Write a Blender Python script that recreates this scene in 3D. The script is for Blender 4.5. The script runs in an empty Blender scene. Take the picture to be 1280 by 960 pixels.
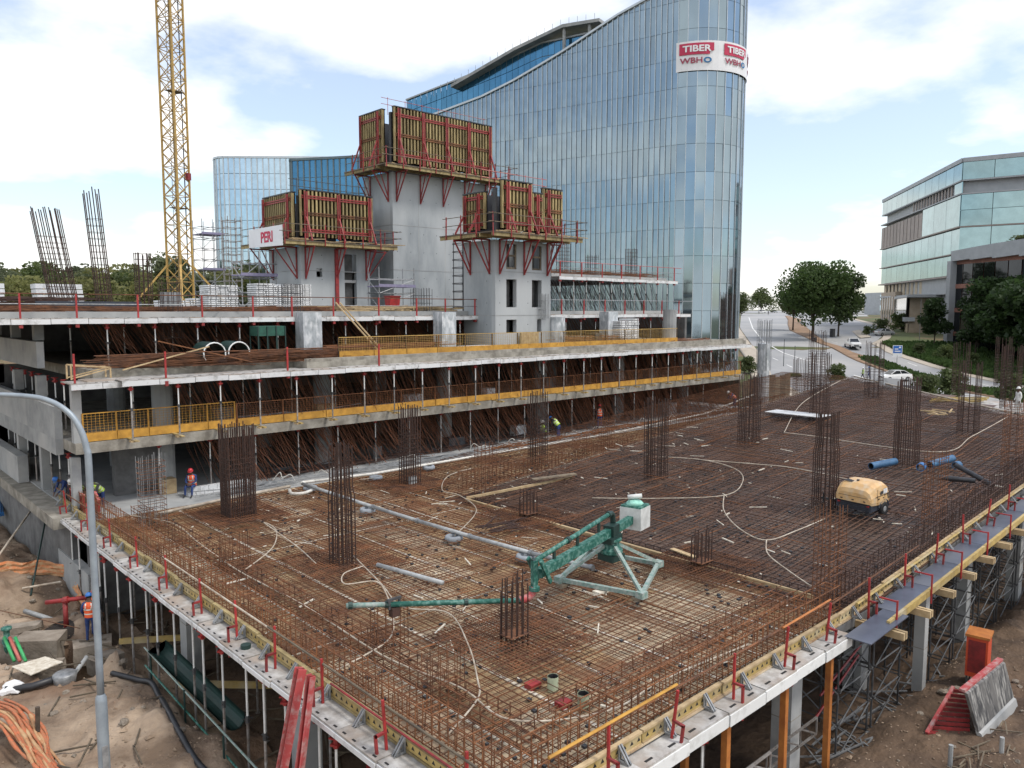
import bpy, bmesh, math, random
from mathutils import Vector, Matrix, Euler, noise
R = math.radians
PI = math.pi
random.seed(7)
S = bpy.context.scene
COL = S.collection

# ------------------------------------------------------------------ camera
TA = R(47.2)                                   # angle between the view and the long axis of the slab
RX, RY = math.sin(TA), -math.cos(TA)           # "to the right" in world axes
FX, FY = math.cos(TA), math.sin(TA)            # "ahead" in world axes
HR = math.atan2(RY, RX)
cam = bpy.data.cameras.new("camera")
co = bpy.data.objects.new("camera", cam); COL.objects.link(co)
co.location = (0, 0, 8.6)
cam.sensor_width = 36; cam.sensor_fit = 'HORIZONTAL'; cam.lens = 36*972/1280
cam.clip_start = .1; cam.clip_end = 6000
pitch = math.atan(93/972)
d = Vector((FX*math.cos(pitch), FY*math.cos(pitch), -math.sin(pitch)))
co.rotation_euler = d.to_track_quat('-Z', 'Y').to_euler()
S.camera = co

# ------------------------------------------------------------------ sky, sun, exposure
SUN_R, SUN_G, SUN_EL = .85, -.35, R(58)
sx, sy = SUN_R*RX+SUN_G*FX, SUN_R*RY+SUN_G*FY
saz = math.atan2(sy, sx)
sdir = Vector((math.cos(saz)*math.cos(SUN_EL), math.sin(saz)*math.cos(SUN_EL), math.sin(SUN_EL)))
W = bpy.data.worlds.new("World"); S.world = W; W.use_nodes = True
nt = W.node_tree; nt.nodes.clear()
N = nt.nodes.new; Lk = nt.links.new
out = N('ShaderNodeOutputWorld'); sky = N('ShaderNodeTexSky'); sky.sky_type = 'NISHITA'
sky.sun_disc = False; sky.sun_elevation = SUN_EL; sky.sun_rotation = PI/2-saz
sky.air_density = 1.0; sky.dust_density = 1.2; sky.ozone_density = 1.0
bg = N('ShaderNodeBackground'); bg.inputs[1].default_value = .15
Lk(sky.outputs[0], bg.inputs[0])
cl = N('ShaderNodeBackground'); cl.inputs[0].default_value = (1, .985, .965, 1); cl.inputs[1].default_value = .95
tc = N('ShaderNodeTexCoord'); sep = N('ShaderNodeSeparateXYZ'); Lk(tc.outputs['Generated'], sep.inputs[0])
zz = N('ShaderNodeMath'); zz.operation = 'MAXIMUM'; Lk(sep.outputs[2], zz.inputs[0]); zz.inputs[1].default_value = 0
za = N('ShaderNodeMath'); za.operation = 'ADD'; Lk(zz.outputs[0], za.inputs[0]); za.inputs[1].default_value = .22
dx = N('ShaderNodeMath'); dx.operation = 'DIVIDE'; Lk(sep.outputs[0], dx.inputs[0]); Lk(za.outputs[0], dx.inputs[1])
dy = N('ShaderNodeMath'); dy.operation = 'DIVIDE'; Lk(sep.outputs[1], dy.inputs[0]); Lk(za.outputs[0], dy.inputs[1])
cb = N('ShaderNodeCombineXYZ'); Lk(dx.outputs[0], cb.inputs[0]); Lk(dy.outputs[0], cb.inputs[1])
cb.inputs[2].default_value = 1.7
nz = N('ShaderNodeTexNoise'); Lk(cb.outputs[0], nz.inputs['Vector'])
nz.inputs['Scale'].default_value = 1.0; nz.inputs['Detail'].default_value = 9; nz.inputs['Roughness'].default_value = .52
rp = N('ShaderNodeValToRGB'); Lk(nz.outputs[0], rp.inputs[0])
rp.color_ramp.elements[0].color = (.20,.20,.20,1); rp.color_ramp.elements[0].position = .44; rp.color_ramp.elements[1].position = .55
mx = N('ShaderNodeMixShader'); Lk(rp.outputs[0], mx.inputs[0]); Lk(bg.outputs[0], mx.inputs[1]); Lk(cl.outputs[0], mx.inputs[2])
Lk(mx.outputs[0], out.inputs[0])
sl = bpy.data.lights.new("sun", 'SUN'); sl.energy = 1.5; sl.angle = R(10); sl.color = (1, .95, .87)
so = bpy.data.objects.new("sun", sl); COL.objects.link(so); so.rotation_euler = sdir.to_track_quat('Z', 'Y').to_euler()
so.location = (0, 0, 80)
S.view_settings.view_transform = 'Standard'; S.view_settings.look = 'None'
S.view_settings.exposure = .53; S.view_settings.gamma = 1
S.render.engine = 'CYCLES'
S.cycles.max_bounces = 6; S.cycles.diffuse_bounces = 1; S.cycles.glossy_bounces = 3

# ------------------------------------------------------------------ materials
def pmat(name, c1, c2=None, scale=3.0, rough=.8, metal=0., bump=0., bscale=None, rand=.12, detail=6, stretch=None, lo=.35, hi=.65, c3=None, spec=None, s3=None):
    m = bpy.data.materials.new(name); m.use_nodes = True
    t = m.node_tree; b = t.nodes['Principled BSDF']
    b.inputs['Roughness'].default_value = rough; b.inputs['Metallic'].default_value = metal
    if spec is not None: b.inputs['Specular IOR Level'].default_value = spec
    n = t.nodes.new; l = t.links.new
    tcn = n('ShaderNodeTexCoord'); oi = n('ShaderNodeObjectInfo')
    mp = n('ShaderNodeMapping'); l(tcn.outputs['Object'], mp.inputs[0])
    if stretch: mp.inputs['Scale'].default_value = stretch
    vm = n('ShaderNodeVectorMath'); vm.operation = 'MULTIPLY_ADD'
    cx = n('ShaderNodeCombineXYZ'); 
    for i in range(3): l(oi.outputs['Random'], cx.inputs[i])
    l(cx.outputs[0], vm.inputs[0]); vm.inputs[1].default_value = (37, 53, 71); l(mp.outputs[0], vm.inputs[2])
    nn = n('ShaderNodeTexNoise'); nn.inputs['Scale'].default_value = scale; nn.inputs['Detail'].default_value = detail
    nn.inputs['Roughness'].default_value = .62
    l(vm.outputs[0], nn.inputs['Vector'])
    r = n('ShaderNodeValToRGB'); l(nn.outputs[0], r.inputs[0])
    c2 = c2 or tuple(x*.72 for x in c1)
    r.color_ramp.elements[0].position = lo; r.color_ramp.elements[0].color = (*c2, 1)
    r.color_ramp.elements[1].position = hi; r.color_ramp.elements[1].color = (*c1, 1)
    colour = r.outputs[0]
    if c3:
        n3 = n('ShaderNodeTexNoise'); n3.inputs['Scale'].default_value = s3 or scale*.31; n3.inputs['Detail'].default_value = 5
        l(vm.outputs[0], n3.inputs['Vector'])
        r3 = n('ShaderNodeValToRGB'); l(n3.outputs[0], r3.inputs[0])
        r3.color_ramp.elements[0].position = .48; r3.color_ramp.elements[1].position = .66
        m3 = n('ShaderNodeMix'); m3.data_type = 'RGBA'; l(r3.outputs[0], m3.inputs[0]); l(colour, m3.inputs[6]); m3.inputs[7].default_value = (*c3, 1)
        colour = m3.outputs[2]
    if rand:
        hs = n('ShaderNodeHueSaturation'); mr = n('ShaderNodeMapRange')
        l(oi.outputs['Random'], mr.inputs[0]); mr.inputs[3].default_value = 1-rand; mr.inputs[4].default_value = 1+rand
        l(mr.outputs[0], hs.inputs['Value']); l(colour, hs.inputs['Color']); colour = hs.outputs[0]
    l(colour, b.inputs['Base Color'])
    if bump:
        bn = n('ShaderNodeTexNoise'); bn.inputs['Scale'].default_value = bscale or scale*6; bn.inputs['Detail'].default_value = 4
        l(vm.outputs[0], bn.inputs['Vector'])
        bp = n('ShaderNodeBump'); bp.inputs['Strength'].default_value = bump; bp.inputs['Distance'].default_value = .12 if name.startswith('dirt') else .03
        l(bn.outputs[0], bp.inputs['Height']); l(bp.outputs[0], b.inputs['Normal'])
    return m
M = {}
def A(k, *a, **kw): M[k] = pmat(k, *a, **kw)
A('concrete', (.36,.37,.37), (.25,.26,.265), 1.1, .85, bump=.25, bscale=14, rand=.06, c3=(.42,.42,.41))
A('concrete_core', (.38,.405,.42), (.255,.28,.295), .7, .8, bump=.2, bscale=10, rand=.03, stretch=(1,1,.35), c3=(.43,.45,.46))
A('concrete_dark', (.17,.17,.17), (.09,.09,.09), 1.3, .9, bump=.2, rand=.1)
A('concrete_edge', (.36,.34,.295), (.17,.155,.13), 1.6, .9, bump=.3, rand=.05)
A('rust', (.225,.092,.040), (.065,.032,.021), 2.2, .85, rand=.25)
A('rust_light', (.30,.122,.048), (.115,.050,.026), 1.8, .85, rand=.2)
A('rust_dark', (.070,.034,.024), (.030,.018,.015), 5, .7, rand=.25)
A('dirt_shade', (.030,.022,.017), (.018,.014,.012), 1.2, .9, bump=.8, bscale=3, rand=0)  # near-black earth; in the pits this colour paints in their shade
A('rust_mid', (.170,.085,.050), (.070,.041,.030), 1.6, .75, rand=.2)
A('rust_curtain', (.27,.11,.06), (.10,.05,.032), 3, .85, rand=.2)
A('deck_ply', (.47,.335,.185), (.20,.12,.062), .9, .75, bump=.1, rand=.22, c3=(.20,.095,.05), detail=9)
A('deck_grey', (.56,.46,.32), (.32,.23,.145), 1.1, .75, bump=.1, rand=.18, c3=(.23,.135,.08), detail=9)
A('ramp_ply', (.150,.100,.072), (.075,.054,.044), .5, .5, bump=.1, rand=.2, c3=(.12,.062,.038), detail=9)
A('strip', (.72,.68,.59), (.46,.40,.31), 6, .7, rand=.1)
A('white_steel', (.74,.75,.74), (.52,.52,.50), 3.5, .55, rand=.06, lo=.25, hi=.5)
A('white_panel', (.66,.67,.68), (.36,.36,.35), 2.2, .55, rand=.08, lo=.3, hi=.5)
A('panel_top', (.50,.49,.47), (.25,.23,.21), 3.0, .7, bump=.1, rand=.12, c3=(.33,.27,.22))
A('black_mark', (.02,.02,.02), None, 3, .8)
A('yellow_beam', (.50,.36,.12), (.33,.235,.09), 4, .65, rand=.16, c3=(.46,.39,.25))
A('wood_beam', (.40,.315,.15), (.20,.15,.07), 3, .75, rand=.3, stretch=(1,1,.3))
A('timber', (.50,.38,.22), (.34,.24,.13), 4, .8, rand=.2)
A('toe_board', (.60,.32,.05), (.38,.19,.03), 2.5, .6, rand=.1)
A('plank_dark', (.20,.16,.11), (.10,.08,.06), 3, .85, rand=.3)
A('red_steel', (.33,.035,.035), (.17,.025,.025), 5, .5, rand=.15)
A('red_bright', (.43,.035,.035), (.27,.028,.028), 4, .5, rand=.12)
A('red_pale', (.46,.075,.075), (.50,.33,.31), 5, .6, lo=.3, hi=.55)
A('galv', (.36,.37,.38), (.20,.21,.22), 6, .5, .4, rand=.2)
A('galv_dark', (.085,.088,.092), (.04,.04,.043), 5, .65, .2, rand=.3)
A('prop_steel', (.34,.33,.32), (.17,.14,.12), 7, .55, .2, rand=.3)
A('orange_steel', (.47,.175,.04), (.32,.105,.028), 3, .55, rand=.15)
A('black_ply', (.030,.030,.034), (.018,.018,.020), 2, .4, rand=.15)
A('blue_ply', (.105,.120,.165), (.065,.075,.105), 1.2, .35, rand=.12, c3=(.15,.16,.19))
A('green_paint', (.022,.145,.112), (.014,.085,.066), 9, .5, rand=.05, c3=(.13,.26,.225), lo=.3, hi=.6, s3=9, bump=.2)
A('green_worn', (.15,.27,.235), (.38,.41,.385), 9, .6)
A('green_dark', (.018,.048,.042), (.012,.034,.03), 4, .5)
A('counterweight', (.70,.715,.70), (.48,.49,.475), 2.5, .7, bump=.1)
A('aqua_cloth', (.36,.70,.58), (.24,.52,.44), 8, .8)
A('pale_green', (.50,.56,.40), (.38,.43,.30), 4, .5)
A('amber', (.70,.46,.22), (.55,.33,.14), 2.2, .45, rand=0, detail=9, c3=(.60,.46,.30), s3=3)
A('dark_blue', (.045,.055,.075), (.03,.035,.05), 4, .45)
A('tyre', (.022,.022,.024), (.012,.012,.013), 9, .85)
A('grey_tyre', (.30,.33,.36), (.22,.24,.27), 5, .7)
A('black_plastic', (.035,.037,.042), (.02,.02,.023), 4, .45)
A('white_pipe', (.66,.65,.61), (.46,.43,.38), 5, .5)
A('grey_pipe', (.42,.44,.45), (.28,.29,.29), 5, .45)
A('conduit', (.56,.50,.41), (.30,.235,.175), 3, .55)
A('blue_pipe', (.06,.16,.30), (.04,.10,.19), 4, .35)
A('blue_bright', (.05,.20,.48), (.03,.12,.32), 4, .35)
A('plastic_wrap', (.50,.53,.56), (.27,.30,.32), 2.6, .3, bump=.9, bscale=5, stretch=(1,1,.5), c3=(.62,.64,.66), s3=4)
A('green_net', (.03,.12,.085), (.02,.075,.055), 5, .8)
A('orange_net', (.62,.19,.06), (.62,.36,.20), 7, .8)
A('crane_yellow', (.50,.33,.10), (.36,.22,.06), 3, .5)
A('purple_cloth', (.26,.24,.36), (.19,.18,.28), 4, .7)
A('dirt', (.43,.33,.24), (.15,.105,.072), .5, .95, bump=1.0, bscale=3.5, rand=0, c3=(.19,.12,.078), detail=14, s3=.35)
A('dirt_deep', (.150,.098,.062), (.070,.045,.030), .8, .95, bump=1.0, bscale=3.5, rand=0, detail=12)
A('dirt_dark', (.085,.060,.045), (.050,.037,.030), .5, .95, bump=.6, bscale=4, rand=0, detail=10)
A('rock', (.33,.285,.235), (.20,.165,.13), 2, .95, bump=.7, rand=.25)
A('grass_soil', (.085,.105,.035), (.17,.115,.065), .12, .95, bump=.5, rand=0, lo=.42, hi=.5)
A('asphalt', (.34,.342,.345), (.28,.285,.29), .25, .8, bump=.1, bscale=20, rand=0, c3=(.40,.39,.38), s3=.05)
A('paving', (.50,.44,.36), (.40,.345,.28), .6, .85, rand=.05)
A('kerb', (.46,.44,.40), (.34,.32,.29), 1, .85)
A('road_paint', (.74,.74,.72), (.60,.60,.58), 3, .7)
A('median_soil', (.34,.22,.14), (.23,.15,.095), .5, .95, bump=.4)
A('leaf_street', (.085,.135,.038), (.042,.076,.022), .8, .6, rand=.25)
A('leaf_dark', (.050,.090,.026), (.026,.050,.016), .8, .6, rand=.25)
A('leaf_mid', (.13,.16,.055), (.07,.10,.034), .6, .6, rand=.25)
A('leaf_light', (.24,.235,.085), (.13,.145,.05), .5, .65, rand=.25)
A('leaf_grey', (.17,.19,.10), (.10,.125,.065), .5, .65, rand=.3)
A('grass', (.085,.145,.038), (.045,.085,.022), .7, .75, rand=.2)
A('bark', (.10,.075,.055), (.055,.042,.032), 6, .95, bump=.5)
A('stone_beige', (.46,.38,.29), (.37,.30,.225), .9, .8)
A('stone_red', (.33,.16,.12), (.25,.12,.09), 2, .85)
A('office_grey', (.38,.40,.42), (.32,.34,.36), .8, .5, rand=.05)
A('office_fin', (.37,.315,.285), (.30,.255,.23), 1, .6)
A('cream_fin', (.55,.46,.33), (.46,.38,.27), 1, .7)
A('skin', (.115,.058,.035), (.085,.042,.026), 9, .55, rand=0)
A('overall_blue', (.025,.055,.19), (.016,.035,.12), 7, .8, rand=0)
A('vest_orange', (.85,.13,.035), (.66,.09,.025), 6, .6, rand=0)
A('vest_lime', (.50,.72,.10), (.38,.56,.07), 6, .6, rand=0)
A('reflective', (.72,.72,.66), (.6,.6,.55), 8, .4, rand=0)
A('hat_blue', (.03,.16,.50), (.025,.13,.42), 5, .3, rand=0)
A('hat_white', (.76,.76,.74), (.66,.66,.64), 5, .3, rand=0)
A('hat_red', (.55,.04,.05), (.45,.03,.04), 5, .3, rand=0)
A('hair', (.012,.010,.009), None, 9, .8, rand=0)
A('cloth_dark', (.035,.035,.045), (.022,.022,.03), 7, .8, rand=0)
A('car_white', (.78,.78,.77), (.74,.74,.73), 2, .22, rand=.04)
A('car_silver', (.50,.52,.53), (.46,.48,.49), 2, .25, .5)
A('sign_blue', (.03,.16,.55), (.025,.14,.5), 3, .5)
A('sign_white', (.78,.79,.80), (.72,.73,.74), 2, .5, rand=0)
A('banner_white', (.80,.80,.82), (.72,.72,.74), .8, .6, rand=0)
A('banner_red', (.52,.025,.085), (.46,.02,.07), .8, .55, rand=0)
A('letter_navy', (.06,.075,.20), None, 2, .6, rand=0)
A('letter_maroon', (.38,.05,.10), None, 2, .6, rand=0)
A('letter_blue', (.02,.18,.42), None, 2, .6, rand=0)
A('letter_red', (.62,.04,.10), None, 2, .6, rand=0)
A('mullion', (.56,.60,.63), (.48,.52,.55), 1, .35, .5, rand=.05)
A('dark_joint', (.14,.19,.22), (.11,.155,.18), 1, .6)
A('red_orange', (.62,.085,.03), (.48,.06,.025), 3, .5)
A('stained', (.045,.045,.047), (.34,.33,.31), 3.2, .7, detail=14, lo=.36, hi=.56, stretch=(2.5,1,.6), c3=(.12,.115,.11))
A('lamp_grey', (.33,.38,.42), (.26,.30,.34), 3, .45, .2, rand=0)
A('pale_red', (.55,.16,.13), (.44,.11,.09), 4, .5)
A('bright_green', (.05,.42,.14), (.035,.30,.10), 4, .5)
A('orange_pale', (.52,.36,.20), (.44,.20,.09), 5, .8)
A('orange_net2', (.56,.155,.065), (.34,.16,.085), 14, .75)
def glass(name, c, rough=.05, metal=.92, bump=.015, bs=.35, rand=.10):
    m = pmat(name, c, tuple(x*.86 for x in c), .5, rough, metal, bump=bump, bscale=bs, rand=rand, detail=2)
    M[name] = m
glass('tower_glass', (.265,.340,.390), bump=.03, bs=.22)
glass('tower_blue', (.075,.225,.38), .12, .75)
glass('pale_glass', (.48,.62,.72), .1)
glass('office_glass', (.27,.385,.405), .07)
glass('office_dark', (.055,.060,.065), .06, .85)
glass('car_glass', (.03,.035,.04), .08, .4)

for k_ in ('leaf_street','leaf_dark','leaf_mid','leaf_light','leaf_grey','grass'):
    t_=M[k_].node_tree; b_=t_.nodes['Principled BSDF']; o_=[n for n in t_.nodes if n.type=='OUTPUT_MATERIAL'][0]
    tr_=t_.nodes.new('ShaderNodeBsdfTranslucent'); mx_=t_.nodes.new('ShaderNodeMixShader'); mx_.inputs[0].default_value=.5
    t_.links.new(b_.inputs['Base Color'].links[0].from_socket,tr_.inputs[0]); t_.links.new(b_.outputs[0],mx_.inputs[1]); t_.links.new(tr_.outputs[0],mx_.inputs[2]); t_.links.new(mx_.outputs[0],o_.inputs[0])
# ------------------------------------------------------------------ builders
OFF = {}
def wpt(r, g): return (r*RX+g*FX, r*RY+g*FY)
def tag(o, label=None, cat=None, group=None, kind=None):
    if label: o['label'] = label
    if cat: o['category'] = cat
    if group: o['group'] = group
    if kind: o['kind'] = kind
    return o
def thing(name, label, cat, base=(0,0,0), group=None, heading=False):
    o = bpy.data.objects.new(name, None); COL.objects.link(o); o.empty_display_size = .3
    if heading:
        x, y = wpt(base[0], base[1]); o.location = (x, y, base[2]); o.rotation_euler = (0,0,HR)
    else: o.location = base
    OFF[o.name] = base
    return tag(o, label, cat, group)
class MB:
    def __init__(s): s.v=[]; s.f=[]; s.m=[]; s.k=0
    def add(s, vs, fs):
        n=len(s.v); s.v.extend(vs)
        for f in fs: s.f.append([i+n for i in f]); s.m.append(s.k)
        return s
    BOXF = [(0,3,2,1),(4,5,6,7),(0,1,5,4),(1,2,6,5),(2,3,7,6),(3,0,4,7)]
    def box(s, x0,x1,y0,y1,z0,z1):
        return s.add([(x0,y0,z0),(x1,y0,z0),(x1,y1,z0),(x0,y1,z0),(x0,y0,z1),(x1,y0,z1),(x1,y1,z1),(x0,y1,z1)], s.BOXF)
    def bar(s, p, q, w, h=None, up=(0,0,1)):
        h = h or w; p=Vector(p); q=Vector(q); d=(q-p)
        if d.length<1e-6: return s
        d.normalize(); u=Vector(up)
        if abs(d.dot(u))>.98: u=Vector((1,0,0))
        a=d.cross(u).normalized()*(w/2); b=a.cross(d).normalized()*(h/2)
        return s.add([tuple(p-a-b),tuple(p+a-b),tuple(p+a+b),tuple(p-a+b),tuple(q-a-b),tuple(q+a-b),tuple(q+a+b),tuple(q-a+b)], [(0,1,2,3),(7,6,5,4),(0,4,5,1),(1,5,6,2),(2,6,7,3),(3,7,4,0)])
    def cyl(s, p, q, r, n=6, r2=None, cap=True):
        p=Vector(p); q=Vector(q); d=(q-p).normalized(); u=Vector((0,0,1)) if abs(d.z)<.95 else Vector((1,0,0))
        a=d.cross(u).normalized(); b=d.cross(a); r2=r if r2 is None else r2; vs=[]
        for c,rr in ((p,r),(q,r2)):
            for i in range(n):
                t=2*PI*i/n; vs.append(tuple(c+(a*math.cos(t)+b*math.sin(t))*rr))
        fs=[(i,(i+1)%n,n+(i+1)%n,n+i) for i in range(n)]
        if cap: fs+= [tuple(range(n-1,-1,-1)), tuple(range(n,2*n))]
        return s.add(vs,fs)
    def pipe(s, path, r, n=6):
        P=[Vector(p) for p in path]; vs=[]; L=len(P); pa=None
        for i,p in enumerate(P):
            d=(P[min(i+1,L-1)]-P[max(i-1,0)]).normalized()
            if pa is None:
                u=Vector((0,0,1)) if abs(d.z)<.9 else Vector((1,0,0)); pa=d.cross(u).normalized()
            else: pa=(pa-d*pa.dot(d)).normalized()
            b=d.cross(pa); rr = r[i] if isinstance(r,(list,tuple)) else r
            for k in range(n):
                t=2*PI*k/n; vs.append(tuple(p+(pa*math.cos(t)+b*math.sin(t))*rr))
        fs=[]
        for i in range(L-1):
            for k in range(n): fs.append((i*n+k,i*n+(k+1)%n,(i+1)*n+(k+1)%n,(i+1)*n+k))
        fs+=[tuple(range(n-1,-1,-1)), tuple(range((L-1)*n,L*n))]
        return s.add(vs,fs)
    def prism(s, poly, z0, z1):
        n=len(poly); z0f = z0 if callable(z0) else (lambda x,y:z0); z1f = z1 if callable(z1) else (lambda x,y:z1)
        vs=[(x,y,z0f(x,y)) for x,y in poly]+[(x,y,z1f(x,y)) for x,y in poly]
        return s.add(vs,[tuple(range(n-1,-1,-1)),tuple(range(n,2*n))]+[(i,(i+1)%n,n+(i+1)%n,n+i) for i in range(n)])
    def extr(s, prof, p, q, side):
        """profile [(a,b)] in (side, up) swept from p to q"""
        p=Vector(p); q=Vector(q); sd=Vector(side); u=Vector((0,0,1)); n=len(prof)
        vs=[tuple(p+sd*a+u*b) for a,b in prof]+[tuple(q+sd*a+u*b) for a,b in prof]
        return s.add(vs,[tuple(range(n-1,-1,-1)),tuple(range(n,2*n))]+[(i,(i+1)%n,n+(i+1)%n,n+i) for i in range(n)])
    def lathe(s, prof, c=(0,0,0), n=12, axis='z'):
        vs=[]
        for r,h in prof:
            for k in range(n):
                t=2*PI*k/n; a,b=r*math.cos(t),r*math.sin(t)
                vs.append({'z':(c[0]+a,c[1]+b,c[2]+h),'y':(c[0]+a,c[1]+h,c[2]+b),'x':(c[0]+h,c[1]+a,c[2]+b)}[axis])
        fs=[]
        for i in range(len(prof)-1):
            for k in range(n): fs.append((i*n+k,i*n+(k+1)%n,(i+1)*n+(k+1)%n,(i+1)*n+k))
        return s.add(vs,fs)
    def blob(s, c, rx, ry, rz, seed=0, jag=.25):
        bm=bmesh.new(); bmesh.ops.create_icosphere(bm,subdivisions=2,radius=1)
        rnd=random.Random(seed); vs=[]; o=Vector((rnd.random()*50,rnd.random()*50,0))
        for v in bm.verts:
            k=1+jag*(noise.noise(v.co*1.3+o)*1.6)
            vs.append((c[0]+v.co.x*rx*k,c[1]+v.co.y*ry*k,c[2]+v.co.z*rz*k))
        fs=[[v.index for v in f.verts] for f in bm.faces]; bm.free()
        return s.add(vs,fs)
    def mesh(s, name, mats, off=(0,0,0), smooth=False):
        me=bpy.data.meshes.new(name)
        if off!=(0,0,0):
            ox,oy,oz=off; s.v=[(x-ox,y-oy,z-oz) for x,y,z in s.v]
        me.from_pydata(s.v,[],s.f)
        for m in (mats if isinstance(mats,(list,tuple)) else [mats]): me.materials.append(M[m] if isinstance(m,str) else m)
        if any(s.m): me.polygons.foreach_set('material_index', s.m)
        if smooth: me.polygons.foreach_set('use_smooth',[True]*len(s.f))
        me.update(); return me
    def build(s, name, mats, parent=None, base=None, smooth=False):
        off = OFF[parent.name] if parent else (base or (0,0,0))
        me=s.mesh(name,mats,off,smooth); o=bpy.data.objects.new(name,me); COL.objects.link(o)
        if parent: o.parent=parent; OFF[o.name]=off
        else: o.location=off; OFF[o.name]=off
        return o
def inst(name, me, parent, loc=(0,0,0), rot=(0,0,0), sc=None):
    """one more object that shares a mesh; loc in the parent's own building coordinates"""
    o=bpy.data.objects.new(name,me); COL.objects.link(o)
    if parent:
        o.parent=parent; b=OFF[parent.name]; o.location=(loc[0]-b[0],loc[1]-b[1],loc[2]-b[2])
    else: o.location=loc
    o.rotation_euler=rot
    if sc: o.scale=sc
    return o
def dup(root, loc, rz=None, label=None, group=None, sc=None):
    r=root.copy(); COL.objects.link(r); r.location=loc
    if rz is not None: r.rotation_euler=(0,0,rz)
    if sc: r.scale=sc
    if label: r['label']=label
    if group: r['group']=group
    for ch in root.children:
        c=ch.copy(); COL.objects.link(c); c.parent=r
        for g in ch.children:
            d=g.copy(); COL.objects.link(d); d.parent=c
    return r
def xe(y): return 52.5+(y-12.7)*.72            # far edge of the deck
def zr(x, y=0): return max(0., .075*(x-23)) if y < 28 else 0.
def curve(pts, n=6):
    """smooth path through points"""
    P=[Vector(p) for p in pts]; o=[]
    for i in range(len(P)-1):
        a=P[max(i-1,0)]; b=P[i]; c=P[i+1]; d=P[min(i+2,len(P)-1)]
        for k in range(n):
            t=k/n; o.append(tuple(.5*((2*b)+(c-a)*t+(2*a-5*b+4*c-d)*t*t+(3*b-a-3*c+d)*t**3)))
    o.append(tuple(P[-1])); return o
def text_mesh(txt, size, font_bold=0.0, depth=.01, shear=0.):
    cu=bpy.data.curves.new('lettering','FONT'); cu.body=txt; cu.size=size; cu.extrude=depth; cu.offset=font_bold; cu.shear=shear
    ob=bpy.data.objects.new('lettering',cu); COL.objects.link(ob)
    dg=bpy.context.evaluated_depsgraph_get(); me=bpy.data.meshes.new_from_object(ob.evaluated_get(dg))
    bpy.data.objects.remove(ob); return me
# ------------------------------------------------------------------ ground
TZ=[(-500,-4.8),(66,-4.8),(78,-2.2),(100,-1.9),(117,-.9),(140,1.8),(200,4.2),(340,6.2),(900,8.0),(3000,8.0)]
def tz(g):
    for (a,b),(c,d_) in zip(TZ,TZ[1:]):
        if g<=c: return b+(d_-b)*(g-a)/(c-a)
    return TZ[-1][1]
def terrain():
    rs=[-2500,-900,-500,-350]+[-250+i*10 for i in range(51)]+[350,500,900,2500]
    gs=[-400,-100,0,40]+[60+i*4 for i in range(40)]+[225+i*12 for i in range(16)]+[440,560,700,900,1400,2600]
    b=MB(); n=len(rs)
    for g in gs:
        for r in rs: b.v.append((r,g,tz(g)+ (.25*noise.noise((r*.05,g*.05,3)) if g>70 and not 35<r<130 else 0)))
    for j in range(len(gs)-1):
        for i in range(n-1): b.f.append([j*n+i,j*n+i+1,(j+1)*n+i+1,(j+1)*n+i]); b.m.append(0)
    o=b.build('ground','grass_soil'); o.rotation_euler=(0,0,HR); tag(o,kind='structure')
terrain()
PITS=[(6.7,34.9,.95,.9,.9),(6.3,29.0,.9,1.6,1.0),(5.2,31.2,.7,.9,.7),(7.9,27.6,.5,.9,.8),(4.4,33.8,.8,.6,.5)]
MOUNDS=[(7.4,31.9,.9,1.1,.45),(5.6,31.3,.6,.8,.35),(7.6,27.4,.7,.6,.6),(6.0,37.5,2.2,1.0,.5),(4.6,40.5,2.5,2.5,.6),(6.9,24.0,1.0,3.2,.25),(3.6,24.0,1.6,1.6,.3),(5.0,43.0,2.5,4,.8),(7.0,22.2,.6,1.2,.3),(4.0,35.0,1.5,1.2,.4)]
def gz(x,y):
    z=-3.35+.20*noise.noise((x*.45,y*.45,1))+.13*noise.noise((x*1.3,y*1.3,4))+.075*noise.noise((x*3.1,y*3.1,7))-.10*abs(noise.noise((x*2.2,y*2.2,11)))
    if x<9 and y>5:
        for a,b,ra,rb,h in PITS:
            q=((x-a)/ra)**2+((y-b)/rb)**2
            if q<2.2: z-=h*1.8*max(0,min(1,(1.5-q)/.7))
        for a,b,ra,rb,h in MOUNDS:
            q=((x-a)/ra)**2+((y-b)/rb)**2
            z+=h*math.exp(-q*1.2)*(1+.5*noise.noise((x*1.7,y*1.7,9)))
        t=max(0,min(1,(x-7.7-.5*noise.noise((y*.6,2,0)))/1.0)); z-=.75*t*t*(3-2*t)
    elif y>9 and x>=9: z-=.72
    if y<9 or x>=9:
        if y<=9 and x>=9: 
            t=max(0,min(1,(y-8.2)/.8)); z-=.4*t
            z+=.45*math.exp(-((x-24.5)/3)**2-((y-4.2)/1.2)**2)+.7*math.exp(-((x-30)/4)**2-((y-3.0)/2)**2)
            z+=.12*noise.noise((x*.8,y*.8,12))
    return z
def site():
    def sheet(xs,ys,name,mat):
        b=MB(); n=len(xs)
        for y in ys:
            for x in xs: b.v.append((x,y,gz(x,y)))
        for j in range(len(ys)-1):
            for i in range(n-1): b.f.append([j*n+i,j*n+i+1,(j+1)*n+i+1,(j+1)*n+i]); b.m.append(0)
        tag(b.build(name,mat,smooth=True),kind='structure')
    fr=lambda a,b,s:[a+i*s for i in range(int(round((b-a)/s))+1)]
    sheet([-60,-30,-12,-6,-2,0]+fr(1,9.4,.14),[-40,-15,-5,2,8]+fr(10,50,.16)+[52,56,62,75],'earth_yard','dirt')
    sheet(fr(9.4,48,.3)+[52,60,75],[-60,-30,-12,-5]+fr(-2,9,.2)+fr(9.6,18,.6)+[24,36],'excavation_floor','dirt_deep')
site()
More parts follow.
